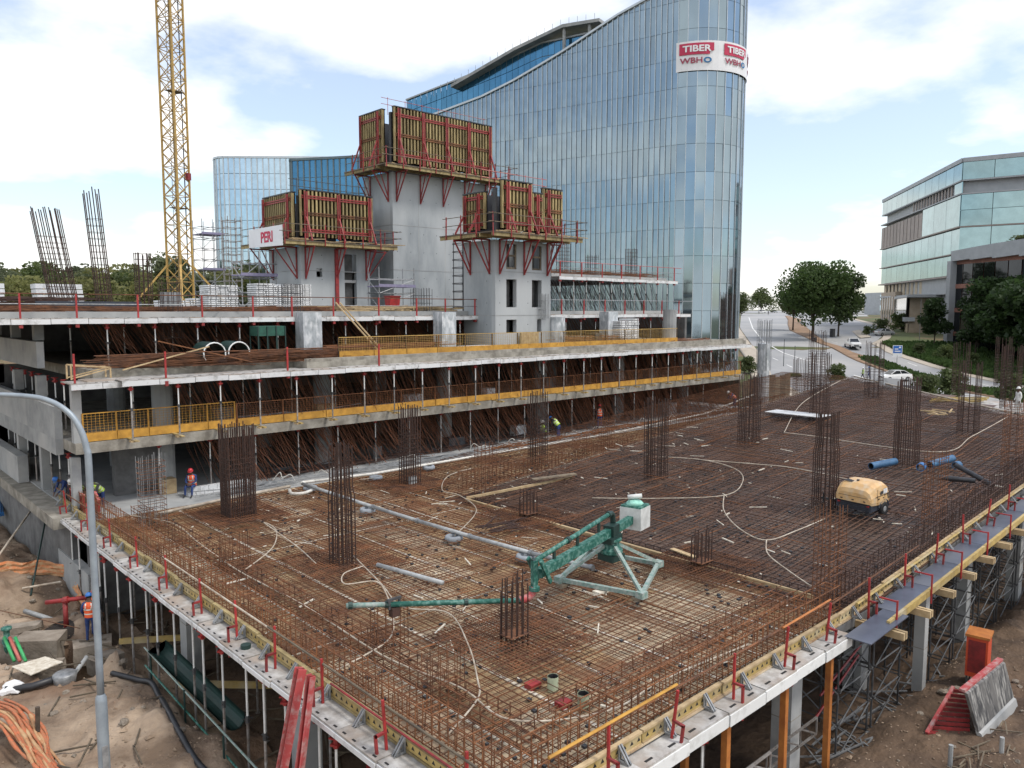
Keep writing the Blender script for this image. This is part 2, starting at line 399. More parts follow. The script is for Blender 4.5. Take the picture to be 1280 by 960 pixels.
# ------------------------------------------------------------------ roads (heading frame: r right, g ahead)
def drape(poly_l, poly_r, name, mat, dz, th=0., n=40, skirt=False):
    """strip between two polylines, draped over the terrain"""
    def samp(P,t):
        L=[0]
        for a,b in zip(P,P[1:]): L.append(L[-1]+math.dist(a,b))
        s=t*L[-1]
        for i in range(len(P)-1):
            if s<=L[i+1]+1e-9:
                k=(s-L[i])/(L[i+1]-L[i]); return (P[i][0]+(P[i+1][0]-P[i][0])*k, P[i][1]+(P[i+1][1]-P[i][1])*k)
        return P[-1]
    b=MB(); m=6
    for j in range(n+1):
        p=samp(poly_l,j/n); q=samp(poly_r,j/n)
        for i in range(m+1):
            r=p[0]+(q[0]-p[0])*i/m; g=p[1]+(q[1]-p[1])*i/m; b.v.append((r,g,tz(g)+dz))
    w=m+1
    for j in range(n):
        for i in range(m): b.f.append([j*w+i,j*w+i+1,(j+1)*w+i+1,(j+1)*w+i]); b.m.append(0)
    if skirt:
        base=len(b.v)
        for j in range(n+1):
            for i in (0,m):
                v=b.v[j*w+i]; b.v.append((v[0],v[1],v[2]-.3))
        for j in range(n):
            b.f.append([j*w,(j+1)*w,base+(j+1)*2,base+j*2]); b.m.append(0)
            b.f.append([(j+1)*w+m,j*w+m,base+j*2+1,base+(j+1)*2+1]); b.m.append(0)
    o=b.build(name,mat,smooth=True); o.rotation_euler=(0,0,HR); tag(o,kind='structure'); return o
drape([(38,84),(36,100),(37.5,112),(41,124),(44.5,144),(57,195),(88,300),(123,420),(150,520),(230,760)],[(72,70),(69,88),(66.5,107),(66,122),(66,135),(70,150),(92,190),(112,235),(150,330),(200,430),(250,520),(390,760)],'road','asphalt',.06,n=90)
drape([(58.2,86),(57.5,97),(56.8,106),(56.5,117),(56,128),(58.3,148),(66.2,186),(76,215),(93,263),(112,320)],[(63.5,86),(63.3,96),(61.2,106),(60.8,121),(58.8,134),(60.4,150),(72.5,191),(84,228),(98,264),(113,320)],'median_island','median_soil',.2,n=60,skirt=True)
drape([(58.9,87),(58.2,97),(57.5,106),(57.2,117),(57.0,127)],[(63.1,87),(62.9,96),(60.8,106),(60.4,121),(58.4,130)],'median_grass','grass',.24,n=20)
def side(P,w): return [(a+w,b) for a,b in P]
K=[(69.5,84),(67.0,101),(66.8,107),(65.3,122),(64.6,134),(67.8,147),(76,160),(91,189),(104,229),(130,308)]
drape(K,side(K,1.8),'pavement','paving',.16,n=60,skirt=True)
drape(side(K,1.8),[(160,60),(150,100),(145,110),(140,122),(140,134),(140,147),(140,160),(150,189),(160,229),(190,308)],'verge','grass_soil',.2,n=60)
B2=[(31,84),(33.6,100),(34.6,112),(38,124.5),(41.5,145),(54,196)]
drape(B2,side(B2,3.0),'footpath','paving',.18,n=40,skirt=True)
WL=[(50.1,92),(50.3,99),(50.6,109),(49.8,119),(47.8,128),(46.5,135),(47.5,146),(60,195),(90,297)]
drape(WL,side(WL,.28),'road_line','road_paint',.075,n=60)
for s in (4.2,):
    for k in range(9):
        g=97+k*6.0; r0=44.6+(.0 if g<120 else 0)-(.04*(g-97))
        drape([(r0,g),(r0-.15,g+2.2)],[(r0+.22,g),(r0+.07,g+2.2)],'lane_mark','road_paint',.075,n=2)
for k in range(6):
    g=104+k*9; r0=64.6-.02*(g-104)-(.8 if g>125 else 0)
    drape([(r0-.6,g),(r0-.6,g+3)],[(r0-.4,g),(r0-.4,g+3)],'lane_mark','road_paint',.075,n=2)
drape([(71.5,160),(79,181)],[(75.2,163),(83,186)],'traffic_island','paving',.2,n=8,skirt=True)

# ------------------------------------------------------------------ trees
def leaf_mesh(name, seed, h, w, nl, leaf, mat, trunk_h, lobes=9, flat=.85, dense=1.0):
    rnd=random.Random(seed); b=MB(); L=[]
    for i in range(lobes):
        a=rnd.random()*2*PI; q=rnd.random()**.6
        L.append((math.cos(a)*q*w*.33, math.sin(a)*q*w*.33, trunk_h+(h-trunk_h)*(.18+.66*rnd.random()), w*(.17+.13*rnd.random())))
    L.append((0,0,trunk_h+(h-trunk_h)*.62,w*.3))
    for i in range(nl):
        lx,ly,lz,lr=L[rnd.randrange(len(L))]
        v=Vector((rnd.gauss(0,1),rnd.gauss(0,1),rnd.gauss(0,1))).normalized()*(rnd.random()**.35)*lr
        if noise.noise(v*1.1+Vector((lx,ly,lz)))<-.28: continue
        p=Vector((lx+v.x,ly+v.y,min(h,lz+v.z*flat)))
        u=Vector((rnd.gauss(0,1),rnd.gauss(0,1),rnd.gauss(0,1.0))).normalized()
        w_=u.cross(Vector((rnd.gauss(0,1),rnd.gauss(0,1),rnd.gauss(0,1)))).normalized()
        s=leaf*(.55+.8*rnd.random()); u=u*s; w_=w_*s*.62
        b.add([tuple(p-u),tuple(p+w_),tuple(p+u),tuple(p-w_)],[(0,1,2,3)])
    return b, L
def make_tree(name, label, cat, seed, h, w, nl, leaf, mat, trunk_h, group=None, rg=(0,0), lobes=9, z=None, tr=.22):
    z=tz(rg[1])+.15 if z is None else z
    t=thing(name,label,cat,(rg[0],rg[1],z),group,True)
    b,L=leaf_mesh('crown',seed,h,w,nl,leaf,mat,trunk_h,lobes)
    OFF[t.name]=(0,0,0)
    b.build('crown',mat,t)
    k=MB(); rnd=random.Random(seed+1); top=(0.1,0,trunk_h+(h-trunk_h)*.3)
    k.pipe([(0,0,-.3),(.05,.03,trunk_h*.5),top],[tr,tr*.8,tr*.55],7)
    for lx,ly,lz,lr in L[:7]:
        k.pipe([(0.05,0,trunk_h*.85),(lx*.5,ly*.5,(trunk_h+lz)*.5),(lx,ly,lz)],[tr*.5,tr*.3,tr*.12],5)
    k.build('trunk','bark',t)
    return t
make_tree('street_tree','large round dark green tree on the road median, its crown the biggest beside the road','tree',3,15.5,14.5,15000,.30,'leaf_street',3.6,'street trees on the median',(60.6,157),lobes=16,tr=.35)
make_tree('street_tree','dark green median tree right behind the big round one, joined to it by its crown','tree',5,14,12,11000,.30,'leaf_street',3.2,'street trees on the median',(69.5,166),lobes=14)
make_tree('street_tree','lighter green median tree at the left end of the row with a bare double trunk','tree',8,11.5,9,6500,.30,'leaf_mid',3.4,'street trees on the median',(66.3,184))
make_tree('street_tree','light green tree beyond the median trees next to the pale office blocks','tree',9,12,9,6000,.32,'leaf_light',2.5,'street trees on the median',(86,205))
td=[make_tree('verge_tree','','tree',21,8.6,6.6,5200,.26,'leaf_dark',2.2,'dark trees on the verge below the office',(76.5,141),tr=.14),
    make_tree('verge_tree','','tree',22,9.6,7.6,5600,.27,'leaf_dark',2.0,'dark trees on the verge below the office',(80.3,134),tr=.14)]
td[0]['label']='slim dark tree with a thin forked trunk at the left end of the verge row'
td[1]['label']='dark tree second from the left on the grassy verge beside the stone block'
tl=['tall dark tree on the verge in front of the lower office wall','broad dark tree standing before the curved dark office window','bushy dark tree near the right side of the verge, behind the grass strip','dark tree leaning over the verge at the right border of the picture','low dark tree half hidden behind the front row on the verge','dark tree at the back of the verge close to the grey office column','dense low dark tree in front at the right end of the verge','dark tree at the back of the row below the glass canopy','small dark tree filling the gap beside the slim forked one','dark bushy tree in the second row at the right border','dark tree in the second row before the curved dark window']
for i,((r,g),s) in enumerate(zip([(79.5,125),(78.0,116),(75.8,106),(74.3,98),(84,120),(82,110),(73,92),(83,131),(77.5,130),(80,101),(79.5,109)],[1.1,1.15,1.1,1.1,1.15,1.1,.85,1.1,.8,1.2,1.2])):
    x,y=wpt(r,g); o=dup(td[i%2],(x,y,tz(g)+.15),HR+i*1.3,tl[i]); o.scale=(s*1.45,s*1.45,s*1.25)
fb=[make_tree('distant_tree','',"tree",31,15,16,4200,.46,'leaf_mid',2.5,'far trees behind the site on the left',(-150,190)),
    make_tree('distant_tree','',"tree",32,14,15,4200,.46,'leaf_light',2.0,'far trees behind the site on the left',(-140,170)),
    make_tree('distant_tree','',"tree",33,17,14,4200,.46,'leaf_grey',3.0,'far trees behind the site on the left',(-130,200))]
fl=['mid green far tree in the belt of trees behind the top floor','yellow green far tree in the belt of trees behind the top floor','grey green far tree in the belt of trees behind the top floor']
for o,l in zip(fb,fl): o['label']=l
rnd=random.Random(5)
for i in range(48):
    g=150+rnd.random()*80; r=(-.70+i/48*.46+rnd.uniform(-.012,.012))*g
    s=rnd.uniform(.80,1.12)*(.85+.3*(g-150)/90); k=rnd.choice([0,0,1,1,2,2]); x,y=wpt(r,g); o=dup(fb[k],(x,y,tz(g)-.5),rnd.random()*6,fl[k]); o.scale=(s*rnd.uniform(.9,1.3),s*rnd.uniform(.9,1.3),s)
for i,(r,g,s,l) in enumerate([(150,470,1.2,'round tree far up the road at its crest'),(138,470,.9,'smaller tree far up the road left of the round one'),(97,330,.8,'tree peeking out beside the right edge of the glass tower'),(190,480,1.0,'tree far up the road just left of the median crown'),(214,470,.9,'far tree up the road behind the parked vehicles')]):
    x,y=wpt(r,g); o=dup(fb[i%2],(x,y,tz(g)-1),i,l,'trees far up the road'); o.scale=(s,s,s*.9)
sb=make_tree('shrub','','shrub',41,3.2,3.4,1900,.16,'leaf_mid',.3,'shrubs between the slab and the road',(43.5,104),tr=.06)
sb['label']='green shrub behind the grey hoarding, beside the leftmost far rebar column'
for i,(r,g,s,l) in enumerate([(46.6,88,1.15,'bushy shrub behind the white board at the end of the slab'),(50.8,90,1.3,'round green shrub in the middle of the far end of the slab'),(57.2,88,1.2,'green shrub at the right edge beside the grey formwork deck'),(35.4,116,.9,'slim shrub at the foot of the glass tower corner'),(81,172,1.2,'light shrub on the bank below the stone block'),(77.5,170,.7,'low shrub at the kerb before the stone block'),(90,180,1.5,'large light shrub left of the stone block'),(68.5,131,.8,'bright shrub in the verge corner by the kerb'),(70.5,127,.9,'wide bright shrub in the verge behind the blue sign'),(72,121,.8,'bright shrub under the slim verge trees')]):
    x,y=wpt(r,g); o=dup(sb,(x,y,tz(g)),i*1.7,l); o.scale=(s,s,s)
# verge grass and the median hedge
def tufts(name,label,area,n,h,mat,seed):
    rnd=random.Random(seed); b=MB()
    for i in range(n):
        r,g=area(rnd); z=tz(g)+.18; a=rnd.random()*PI; w=h*.5; hh=h*(.5+rnd.random()); dx,dy=math.cos(a)*w,math.sin(a)*w; lx,ly=rnd.uniform(-.2,.2),rnd.uniform(-.2,.2)
        b.add([(r-dx,g-dy,z),(r+dx,g+dy,z),(r+dx*.4+lx,g+dy*.4+ly,z+hh),(r-dx*.6+lx,g-dy*.6+ly,z+hh*.8)],[(0,1,2,3)])
    o=b.build(name,mat); o.rotation_euler=(0,0,HR); tag(o,label,'grass',kind='stuff')
def kx(g):
    for (a,b),(c,d_) in zip(K,K[1:]):
        if g<=d_: return a+(c-a)*(g-b)/(d_-b)
    return K[-1][0]
def va(rnd):
    g=rnd.uniform(86,146); return kx(g)+2.0+rnd.random()**1.5*16, g
tufts('verge_grass','tall green grass on the verge below the dark trees',va,9000,.55,'grass',3)
tufts('median_hedge','low green plants along the road median',lambda q:(lambda g:(57.6+(.5 if g<100 else 0)+q.random()*(4.6 if g<100 else 2.6),g))(q.uniform(86,129)),2600,.4,'grass',4)

# ------------------------------------------------------------------ glass tower
def tower():
    A0=(22.8,110.5); D=(-.848,.53); RAD=7.0; LEN=42.2; C=(A0[0]+.53*RAD,A0[1]+.848*RAD)
    z0=-3.0; FH=3.82
    t=thing('glass_tower','curved blue grey glass office tower with a sloping roofline and rounded right end','building',(22,118,z0),None,True)
    a0=math.atan2(-.848,-.53)
    def plan(s,off=0.):
        if s<=0:
            k=-s; bow=-.9*math.sin(PI*min(k/LEN,1))       # slightly bowed front
            return (A0[0]+D[0]*k-.53*(bow+off)*1, A0[1]+D[1]*k-.848*(bow+off), a0)
        a=a0+s/RAD; rr=RAD+off
        return (C[0]+math.cos(a)*rr, C[1]+math.sin(a)*rr, a)
    TOP=[(-60,31.5),(-42,32.1),(-32.9,33.8),(-26.9,35.5),(-18.4,38.4),(-13.2,40.4),(-9.4,41.8),(-5.7,42.8),(0,44.2),(6,45.3),(30,46.2)]
    def top(s):
        for (a,b),(c,d_) in zip(TOP,TOP[1:]):
            if s<=c: return 8.6+b+(d_-b)*(s-a)/(c-a)
        return 8.6+TOP[-1][1]
    cols=[(-LEN+i*LEN/50, -LEN+(i+1)*LEN/50) for i in range(50)]
    arc=RAD*R(175); cols+=[(arc*i/16,arc*(i+1)/16) for i in range(16)]
    body=MB()                                           # dark body behind the panes
    path=[plan(c[0],-.12) for c in cols]+[plan(cols[-1][1],-.12)]
    tops=[top(c[0]) for c in cols]+[top(cols[-1][1])]
    back=[(p[0]+.53*19,p[1]+.848*19) for p in (path[0],)]
    for i in range(len(path)-1):
        p,q=path[i],path[i+1]; body.add([(p[0],p[1],z0),(q[0],q[1],z0),(q[0],q[1],tops[i+1]-.1),(p[0],p[1],tops[i]-.1)],[(0,1,2,3)])
    body.build('core_wall','dark_joint',t)
    unit=MB().box(-.5,.5,0,.05,0,1).mesh('pane','tower_glass')
    rnd=random.Random(2); todo=[]
    for ci,(s0,s1) in enumerate(cols):
        p=plan(s0); q=plan(s1); th=min(top(s0),top(s1)); cx,cy=(p[0]+q[0])/2,(p[1]+q[1])/2
        wd=math.dist(p[:2],q[:2])-.03; an=math.atan2(q[1]-p[1],q[0]-p[0]); nf=int((th-z0)/FH)
        for k in range(nf):
            zb=z0+k*FH; hh=FH-.045
            vis = math.cos(math.atan2(-cy,-cx)-(an-PI/2))
            todo.append(((-1 if ci>=26 and ci<62 and zb>4 else 1, -ci if ci<62 else 99, k),cx,cy,an,wd,zb,hh))
    todo.sort(key=lambda e:(e[0][0],math.hypot(e[1],e[2]))); far=MB()
    for i,(key,cx,cy,an,wd,zb,hh) in enumerate(todo):
        if i<300:
            inst('pane',unit,t,(cx,cy,zb),(rnd.gauss(0,.005),0,an+rnd.gauss(0,.005)),(wd,1,hh))
        else:
            dx,dy=math.cos(an)*wd/2,math.sin(an)*wd/2; e=rnd.gauss(0,.024); nx,ny=math.sin(an)*e,-math.cos(an)*e
            far.add([(cx-dx,cy-dy,zb),(cx+dx,cy+dy,zb),(cx+dx+nx,cy+dy+ny,zb+hh),(cx-dx+nx,cy-dy+ny,zb+hh)],[(0,1,2,3)])
    for ci,(s0,s1) in enumerate(cols):                   # sloping top panes
        p=plan(s0); q=plan(s1); nf=int((min(top(s0),top(s1))-z0)/FH); zb=z0+nf*FH
        far.add([(p[0],p[1],zb),(q[0],q[1],zb),(q[0],q[1],top(s1)-.1),(p[0],p[1],top(s0)-.1)],[(0,1,2,3)])
    tag(far.build('pane','tower_glass',t),kind='stuff')
    m=MB()
    for ci,(s0,s1) in enumerate(cols):
        p=plan(s0,-.02); q=plan(s0,.20 if s0<0 else .12); w=.085
        m.bar((p[0]*.5+q[0]*.5,p[1]*.5+q[1]*.5,z0),(p[0]*.5+q[0]*.5,p[1]*.5+q[1]*.5,top(s0)+.1),w,.13,up=(math.cos(p[2]),math.sin(p[2]),0))
    tag(m.build('mullion','mullion',t),kind='stuff')
    e=MB(); pr=None
    for i in range(len(path)-1):
        p,q=plan(cols[i][0],.1),plan(cols[i][1],.1)
        e.bar((p[0],p[1],top(cols[i][0])+.15),(q[0],q[1],top(cols[i][1])+.15),.5,.3)
    e.build('roof_edge','mullion',t)
    # the blue upper storeys seen over the sloping roofline
    ub=MB(); st=[(-56,46.8),(-55.4,46.9),(-42.2,49.0),(-33.5,50.5),(-26.8,52.0),(-21.3,52.0),(-4,52.2)]
    def bpt(k,off): return (A0[0]+D[0]*-k+.53*off, A0[1]+D[1]*-k+.848*off)
    pz=[]; OFFB=9
    upm=MB()
    for i in range(38):
        k0=-55.4+i*1.15; k1=k0+1.15
        def tp(k):
            for (a,b),(c,d_) in zip(st,st[1:]):
                if k<=c: return b+(d_-b)*(k-a)/(c-a)
            return st[-1][1]
        p,q=bpt(k0,OFFB),bpt(k1-.06,OFFB); zt0,zt1=tp(k0),tp(k1)
        g=MB().add([(p[0],p[1],20),(q[0],q[1],20),(q[0],q[1],zt1-2.1),(p[0],p[1],zt0-2.1)],[(0,1,2,3)])
        g.add([(p[0],p[1],zt0-2.0),(q[0],q[1],zt1-2.0),(q[0],q[1],zt1),(p[0],p[1],zt0)],[(0,1,2,3)])
        g.build('upper_pane','tower_blue',t)
        upm.bar((p[0],p[1],zt0+.1),(q[0]+.05,q[1],zt1+.1),.6,.25); 
    bb=MB(); p=bpt(-55.4,9.15); q=bpt(-8,9.15); bb.add([(p[0],p[1],-3),(q[0],q[1],-3),(q[0],q[1],51.9),(p[0],p[1],46.6)],[(0,1,2,3)])
    p2=bpt(-55.4,24); bb.add([(p[0],p[1],-3),(p2[0],p2[1],-3),(p2[0],p2[1],46.6),(p[0],p[1],46.6)],[(0,1,2,3)])
    bb.build('upper_wall','tower_blue',t)
    upm.build('upper_roof_edge','office_grey',t)
    rf=MB(); st2=[(-44,47.2),(-39.7,48.5),(-31.0,51.2),(-25.6,52.4),(-22.0,53.2),(-15.5,52.9)]
    for (a,za),(b_,zb) in zip(st2,st2[1:]):
        p,q=bpt(a,7.2),bpt(b_,7.2); p3,q3=bpt(a,18),bpt(b_,18)
        rf.add([(p[0],p[1],za),(q[0],q[1],zb),(q3[0],q3[1],zb),(p3[0],p3[1],za),(p[0],p[1],za+.5),(q[0],q[1],zb+.5),(q3[0],q3[1],zb+.5),(p3[0],p3[1],za+.5)],MB.BOXF)
    for k,zt in ((-17.5,53),(-22,53.1)):
        p=bpt(k,7.9); rf.cyl((p[0],p[1],zt-8),(p[0],p[1],zt+.1),.28,8)
    rf.build('roof_slab','concrete',t)
    rl=MB()
    for i in range(26):
        k=-54+i*1.5
        for (a,za),(b_,zb) in zip([(-56,44.5)]+st2,st2):
            if a<=k<=b_:
                z=za+(zb-za)*(k-a)/(b_-a); p=bpt(k,7.6); rl.cyl((p[0],p[1],z),(p[0],p[1],z+1.5),.035,4)
    rl.build('roof_post','galv',t)
    # small open vent and the dark hatch on the right side
    s=13.4; p=plan(s,.06); an=p[2]+PI/2; dx,dy=math.cos(an)*.55,math.sin(an)*.55
    v=MB(); v.add([(p[0]-dx,p[1]-dy,29.3),(p[0]+dx,p[1]+dy,29.3),(p[0]+dx,p[1]+dy,30.4),(p[0]-dx,p[1]-dy,30.4)],[(0,1,2,3)]); v.build('open_window','black_mark',t)
    # banner round the nose
    bn=thing('banner','white banner with red and blue lettering wrapped round the top of the glass tower','banner',(26,109,40),None,True)
    zt,zl=44.9,41.0; n=22; b=MB(); S0,S1=-.2,17.5
    def strip(s0,s1,za,zb,off,n):
        b=MB()
        for i in range(n):
            a=s0+(s1-s0)*i/n; c=s0+(s1-s0)*(i+1)/n; p,q=plan(a,off),plan(c,off); p2,q2=plan(a,off-.03),plan(c,off-.03)
            b.add([(p[0],p[1],za),(q[0],q[1],za),(q[0],q[1],zb),(p[0],p[1],zb),(p2[0],p2[1],za),(q2[0],q2[1],za),(q2[0],q2[1],zb),(p2[0],p2[1],zb)],MB.BOXF)
        return b
    strip(S0,S1,zl,zt,.24,n).build('sheet','banner_white',bn)
    def bend(txt,s0,s1,zb,hh,mat,off,bold=0.):
        me=text_mesh(txt,1.0,bold); xs=[v.co.x for v in me.vertices]; ys=[v.co.y for v in me.vertices]
        w=max(xs)-min(xs); x0,y0=min(xs),min(ys); h=max(ys)-y0
        for v in me.vertices:
            s=s0+(v.co.x-x0)/w*(s1-s0); p=plan(s,off+(.02 if v.co.z>0 else 0)); b=OFF[bn.name]
            v.co=(p[0]-b[0],p[1]-b[1],zb+(v.co.y-y0)/h*hh-b[2])
        me.materials.clear(); me.materials.append(M[mat]); o=inst('lettering',me,None); o.parent=bn
    for s0 in (.25,6.2,12.3):
        w=4.5
        strip(s0,s0+w-.55,43.1,44.6,.34,8).build('logo_panel','banner_red',bn)
        strip(s0+w-.55,s0+w,43.55,44.6,.34,2).build('logo_panel','banner_red',bn)
        bend('TIBER',s0+.45,s0+w-.35,43.45,.85,'banner_white',.375,.03)
        bend('WBH',s0+.1,s0+3.0,41.95,.75,'letter_maroon',.345,.02); bend('O',s0+3.15,s0+4.2,41.95,.75,'letter_blue',.345,.04)
tower()

# ------------------------------------------------------------------ the two glass blocks far left
def far_block(name,label,corner,wid,dep,z0,z1,mat,ang,nx,nz,rad,mm,nback=3):
    """rounded-corner glass block: panes, mullions"""
    t=thing(name,label,'building',(corner[0],corner[1],z0),None,True)
    ca,sa=math.cos(ang),math.sin(ang)
    pts=[]
    for i in range(nback): pts.append((-.0,dep*(1-i/nback)+rad*(i/nback)))
    for i in range(7):
        a=PI+i/6*PI/2; pts.append((rad+rad*math.cos(a),rad+rad*math.sin(a)))
    for i in range(1,nx+1): pts.append((rad+(wid-rad)*i/nx,0))
    P=[(corner[0]+x*ca-y*sa,corner[1]+x*sa+y*ca) for x,y in pts]
    fh=(z1-z0)/nz; w=MB(); m=MB()
    for (a,b) in zip(P,P[1:]):
        w.add([(a[0],a[1],z0),(b[0],b[1],z0),(b[0],b[1],z1+.02),(a[0],a[1],z1+.02)],[(0,1,2,3)])
        g=MB(); L=math.dist(a,b); nx_,ny_=(b[1]-a[1])/L*.06,-(b[0]-a[0])/L*.06; ex,ey=(b[0]-a[0])/L*.05,(b[1]-a[1])/L*.05
        for k in range(nz):
            za=z0+k*fh+.06; zb=z0+(k+1)*fh-.06
            g.add([(a[0]+nx_+ex,a[1]+ny_+ey,za),(b[0]+nx_-ex,b[1]+ny_-ey,za),(b[0]+nx_-ex,b[1]+ny_-ey,zb),(a[0]+nx_+ex,a[1]+ny_+ey,zb)],[(0,1,2,3)])
        g.build('pane_column',mat,t)
        m.bar((a[0]+nx_*2,a[1]+ny_*2,z0),(a[0]+nx_*2,a[1]+ny_*2,z1+.3),.14,.3)
    w.build('wall','dark_joint',t); m.build('mullion',mm,t)
    e=MB()
    for a,b in zip(P,P[1:]): e.bar((a[0],a[1],z1+.2),(b[0],b[1],z1+.2),.7,.5)
    e.build('roof_edge',mm,t)
far_block('glass_block','pale glass block with a rounded corner standing behind the tower crane',(-77.5,203),40,30,0,47.2,'pale_glass',R(2),24,12,5,'mullion')
far_block('blue_glass_block','deep blue glass block with a straight roof behind the left concrete core',(-47.6,170),34,25,0,40.2,'tower_blue',R(-14),24,11,.6,'dark_joint')

# ------------------------------------------------------------------ office on the right
def office():
    KS=1.55                                             # metres per drawing unit, measured from eye level
    class MB(globals()['MB']):
        def build(s,*a,**k):
            s.v=[(x*KS,y*KS,(z-8.6)*KS+8.6) for x,y,z in s.v]; return super().build(*a,**k)
    t=thing('office_building','pale layered glass office with long bands of windows behind the dark trees','building',(93.0,162.75,0),None,True)
    C=(59.6,105); Lf=(67.6,144); Rt=(86,86)              # corner, far end of the left face, right face
    def face(P,Q,za,zb,out,n,mat,name='glass_panel',gap=.035):
        L=math.dist(P,Q); ux,uy=(Q[0]-P[0])/L,(Q[1]-P[1])/L; nx,ny=uy,-ux
        if nx*-P[0]+ny*-P[1]<0: nx,ny=-nx,-ny
        for i in range(n):
            a=L*i/n+gap; b=L*(i+1)/n-gap; g=MB()
            p=(P[0]+ux*a+nx*out,P[1]+uy*a+ny*out); q=(P[0]+ux*b+nx*out,P[1]+uy*b+ny*out)
            p2=(p[0]-nx*.12,p[1]-ny*.12); q2=(q[0]-nx*.12,q[1]-ny*.12)
            g.add([(*p,za),(*q,za),(*q2,za),(*p2,za),(*p,zb),(*q,zb),(*q2,zb),(*p2,zb)],[f[::-1] for f in MB.BOXF])
            g.build(name,mat,t)
    def ledge(P,Q,za,zb,out,mat,name='ledge',back=1.2):
        L=math.dist(P,Q); ux,uy=(Q[0]-P[0])/L,(Q[1]-P[1])/L; nx,ny=uy,-ux
        if nx*-P[0]+ny*-P[1]<0: nx,ny=-nx,-ny
        p=(P[0]+nx*out,P[1]+ny*out); q=(Q[0]+nx*out,Q[1]+ny*out); p2=(P[0]-nx*back,P[1]-ny*back); q2=(Q[0]-nx*back,Q[1]-ny*back)
        MB().add([(*p,za),(*q,za),(*q2,za),(*p2,za),(*p,zb),(*q,zb),(*q2,zb),(*p2,zb)],[f[::-1] for f in MB.BOXF]).build(name,mat,t)
    def along(P,Q,k): return (P[0]+(Q[0]-P[0])*k,P[1]+(Q[1]-P[1])*k)
    for P,Q,n in ((C,Lf,13),(C,Rt,9)):
        ledge(P,Q,27.95,28.5,.25,'office_grey','roof_fascia'); face(P,Q,25.7,27.92,.1,n,'office_glass')
        ledge(P,Q,25.5,25.67,.2,'office_grey'); ledge(P,Q,23.75,23.92,.3,'office_grey')
        ledge(P,Q,19.45,19.62,.3,'office_fin'); ledge(P,Q,13.0,13.2,.3,'office_fin'); ledge(P,Q,16.0,16.14,.25,'office_fin')
    face(C,Rt,21.75,23.72,.1,9,'office_glass'); face(C,Rt,19.65,21.70,.1,9,'office_glass'); face(C,Rt,24.0,25.45,-1.0,6,'office_glass')
    face(C,Rt,16.2,19.42,.1,9,'office_glass'); face(C,Rt,13.3,15.95,.1,9,'office_glass')
    m=along(C,Lf,.40)
    face(C,m,19.65,23.72,.1,3,'office_glass','big_glass'); face(m,Lf,19.65,23.3,.1,12,'office_fin','brown_panel',.16)
    face(C,along(C,Lf,.07),24.0,25.45,0,1,'office_glass'); face(along(C,Lf,.09),along(C,Lf,.56),24.0,25.45,-.1,14,'office_fin','brown_panel',.45)
    face(along(C,Lf,.58),Lf,24.0,25.4,-1.6,6,'office_glass')
    face(C,Lf,16.2,19.42,-.1,12,'office_glass'); face(C,Lf,13.3,15.95,-.2,12,'office_glass')
    face(C,along(C,Lf,.97),11.0,12.9,-.4,17,'cream_fin','cream_fin',.5)
    ledge(C,Lf,10.7,10.95,.5,'office_grey')
    b=MB(); b.prism([along(C,(70,120),.03),Lf and (68.2,143.5),(95,150),(110,90),(86.6,87)],0,28.3); b.build('wall','office_grey',t)
    pl=MB().box(70,76,112,118,28.3,29.8); pl.build('plant_room','office_grey',t)
    # glass box and stone block at the road end
    gb=MB().prism([(56.6,112),(64.0,131),(74,131),(70,110)],10.35,10.75); gb.build('canopy_roof','office_grey',t)
    face((57,113),(64.2,131.3),7.6,10.3,0,6,'office_dark'); 
    ledge((57,113),(64.2,131.3),6.9,7.5,.2,'office_grey'); MB().prism([(57.6,113.2),(64.6,131),(73,131),(70,112)],-2,10.3).build('lower_wall','stone_beige',t)
    face((57.3,113),(64.3,131.2),1,6.6,.06,14,'cream_fin','cream_fin',.35)
    st=thing('stone_block','beige stone clad block with narrow slit windows beside the road bend','building',(99.2,207.70000000000002,0),None,True)
    w=MB(); A_,B_=(64.4,131.5),(67.0,142); w.prism([A_,B_,(78,142),(78,131)],4.6,11.6); w.build('wall','stone_beige',st)
    w=MB(); w.prism([(66,133.0),(68.2,141.5),(78,141.5),(78,132)],-1,4.6); w.build('base_wall','stone_red',st)
    for i in range(5):
        k=.14+i*.17; p=along(A_,B_,k); q=along(A_,B_,k+.05)
        MB().add([(p[0]-.05,p[1],6.4),(q[0]-.05,q[1],6.4),(q[0]+.3,q[1],6.4),(p[0]+.3,p[1],6.4),(p[0]-.05,p[1],10.8),(q[0]-.05,q[1],10.8),(q[0]+.3,q[1],10.8),(p[0]+.3,p[1],10.8)],[f[::-1] for f in MB.BOXF]).build('window','office_dark',st)
    # lower building: grey portal frame with dark curved glass
    lb=thing('portal_building','lower office with a grey stone frame round a curved dark glass front','building',(80.60000000000001,136.4,0),None,True)
    pts=[(52.2,93.5),(52.4,90.0),(52.8,86.5),(53.5,83.0),(54.5,79.6),(56,76)]
    n=len(pts)-1
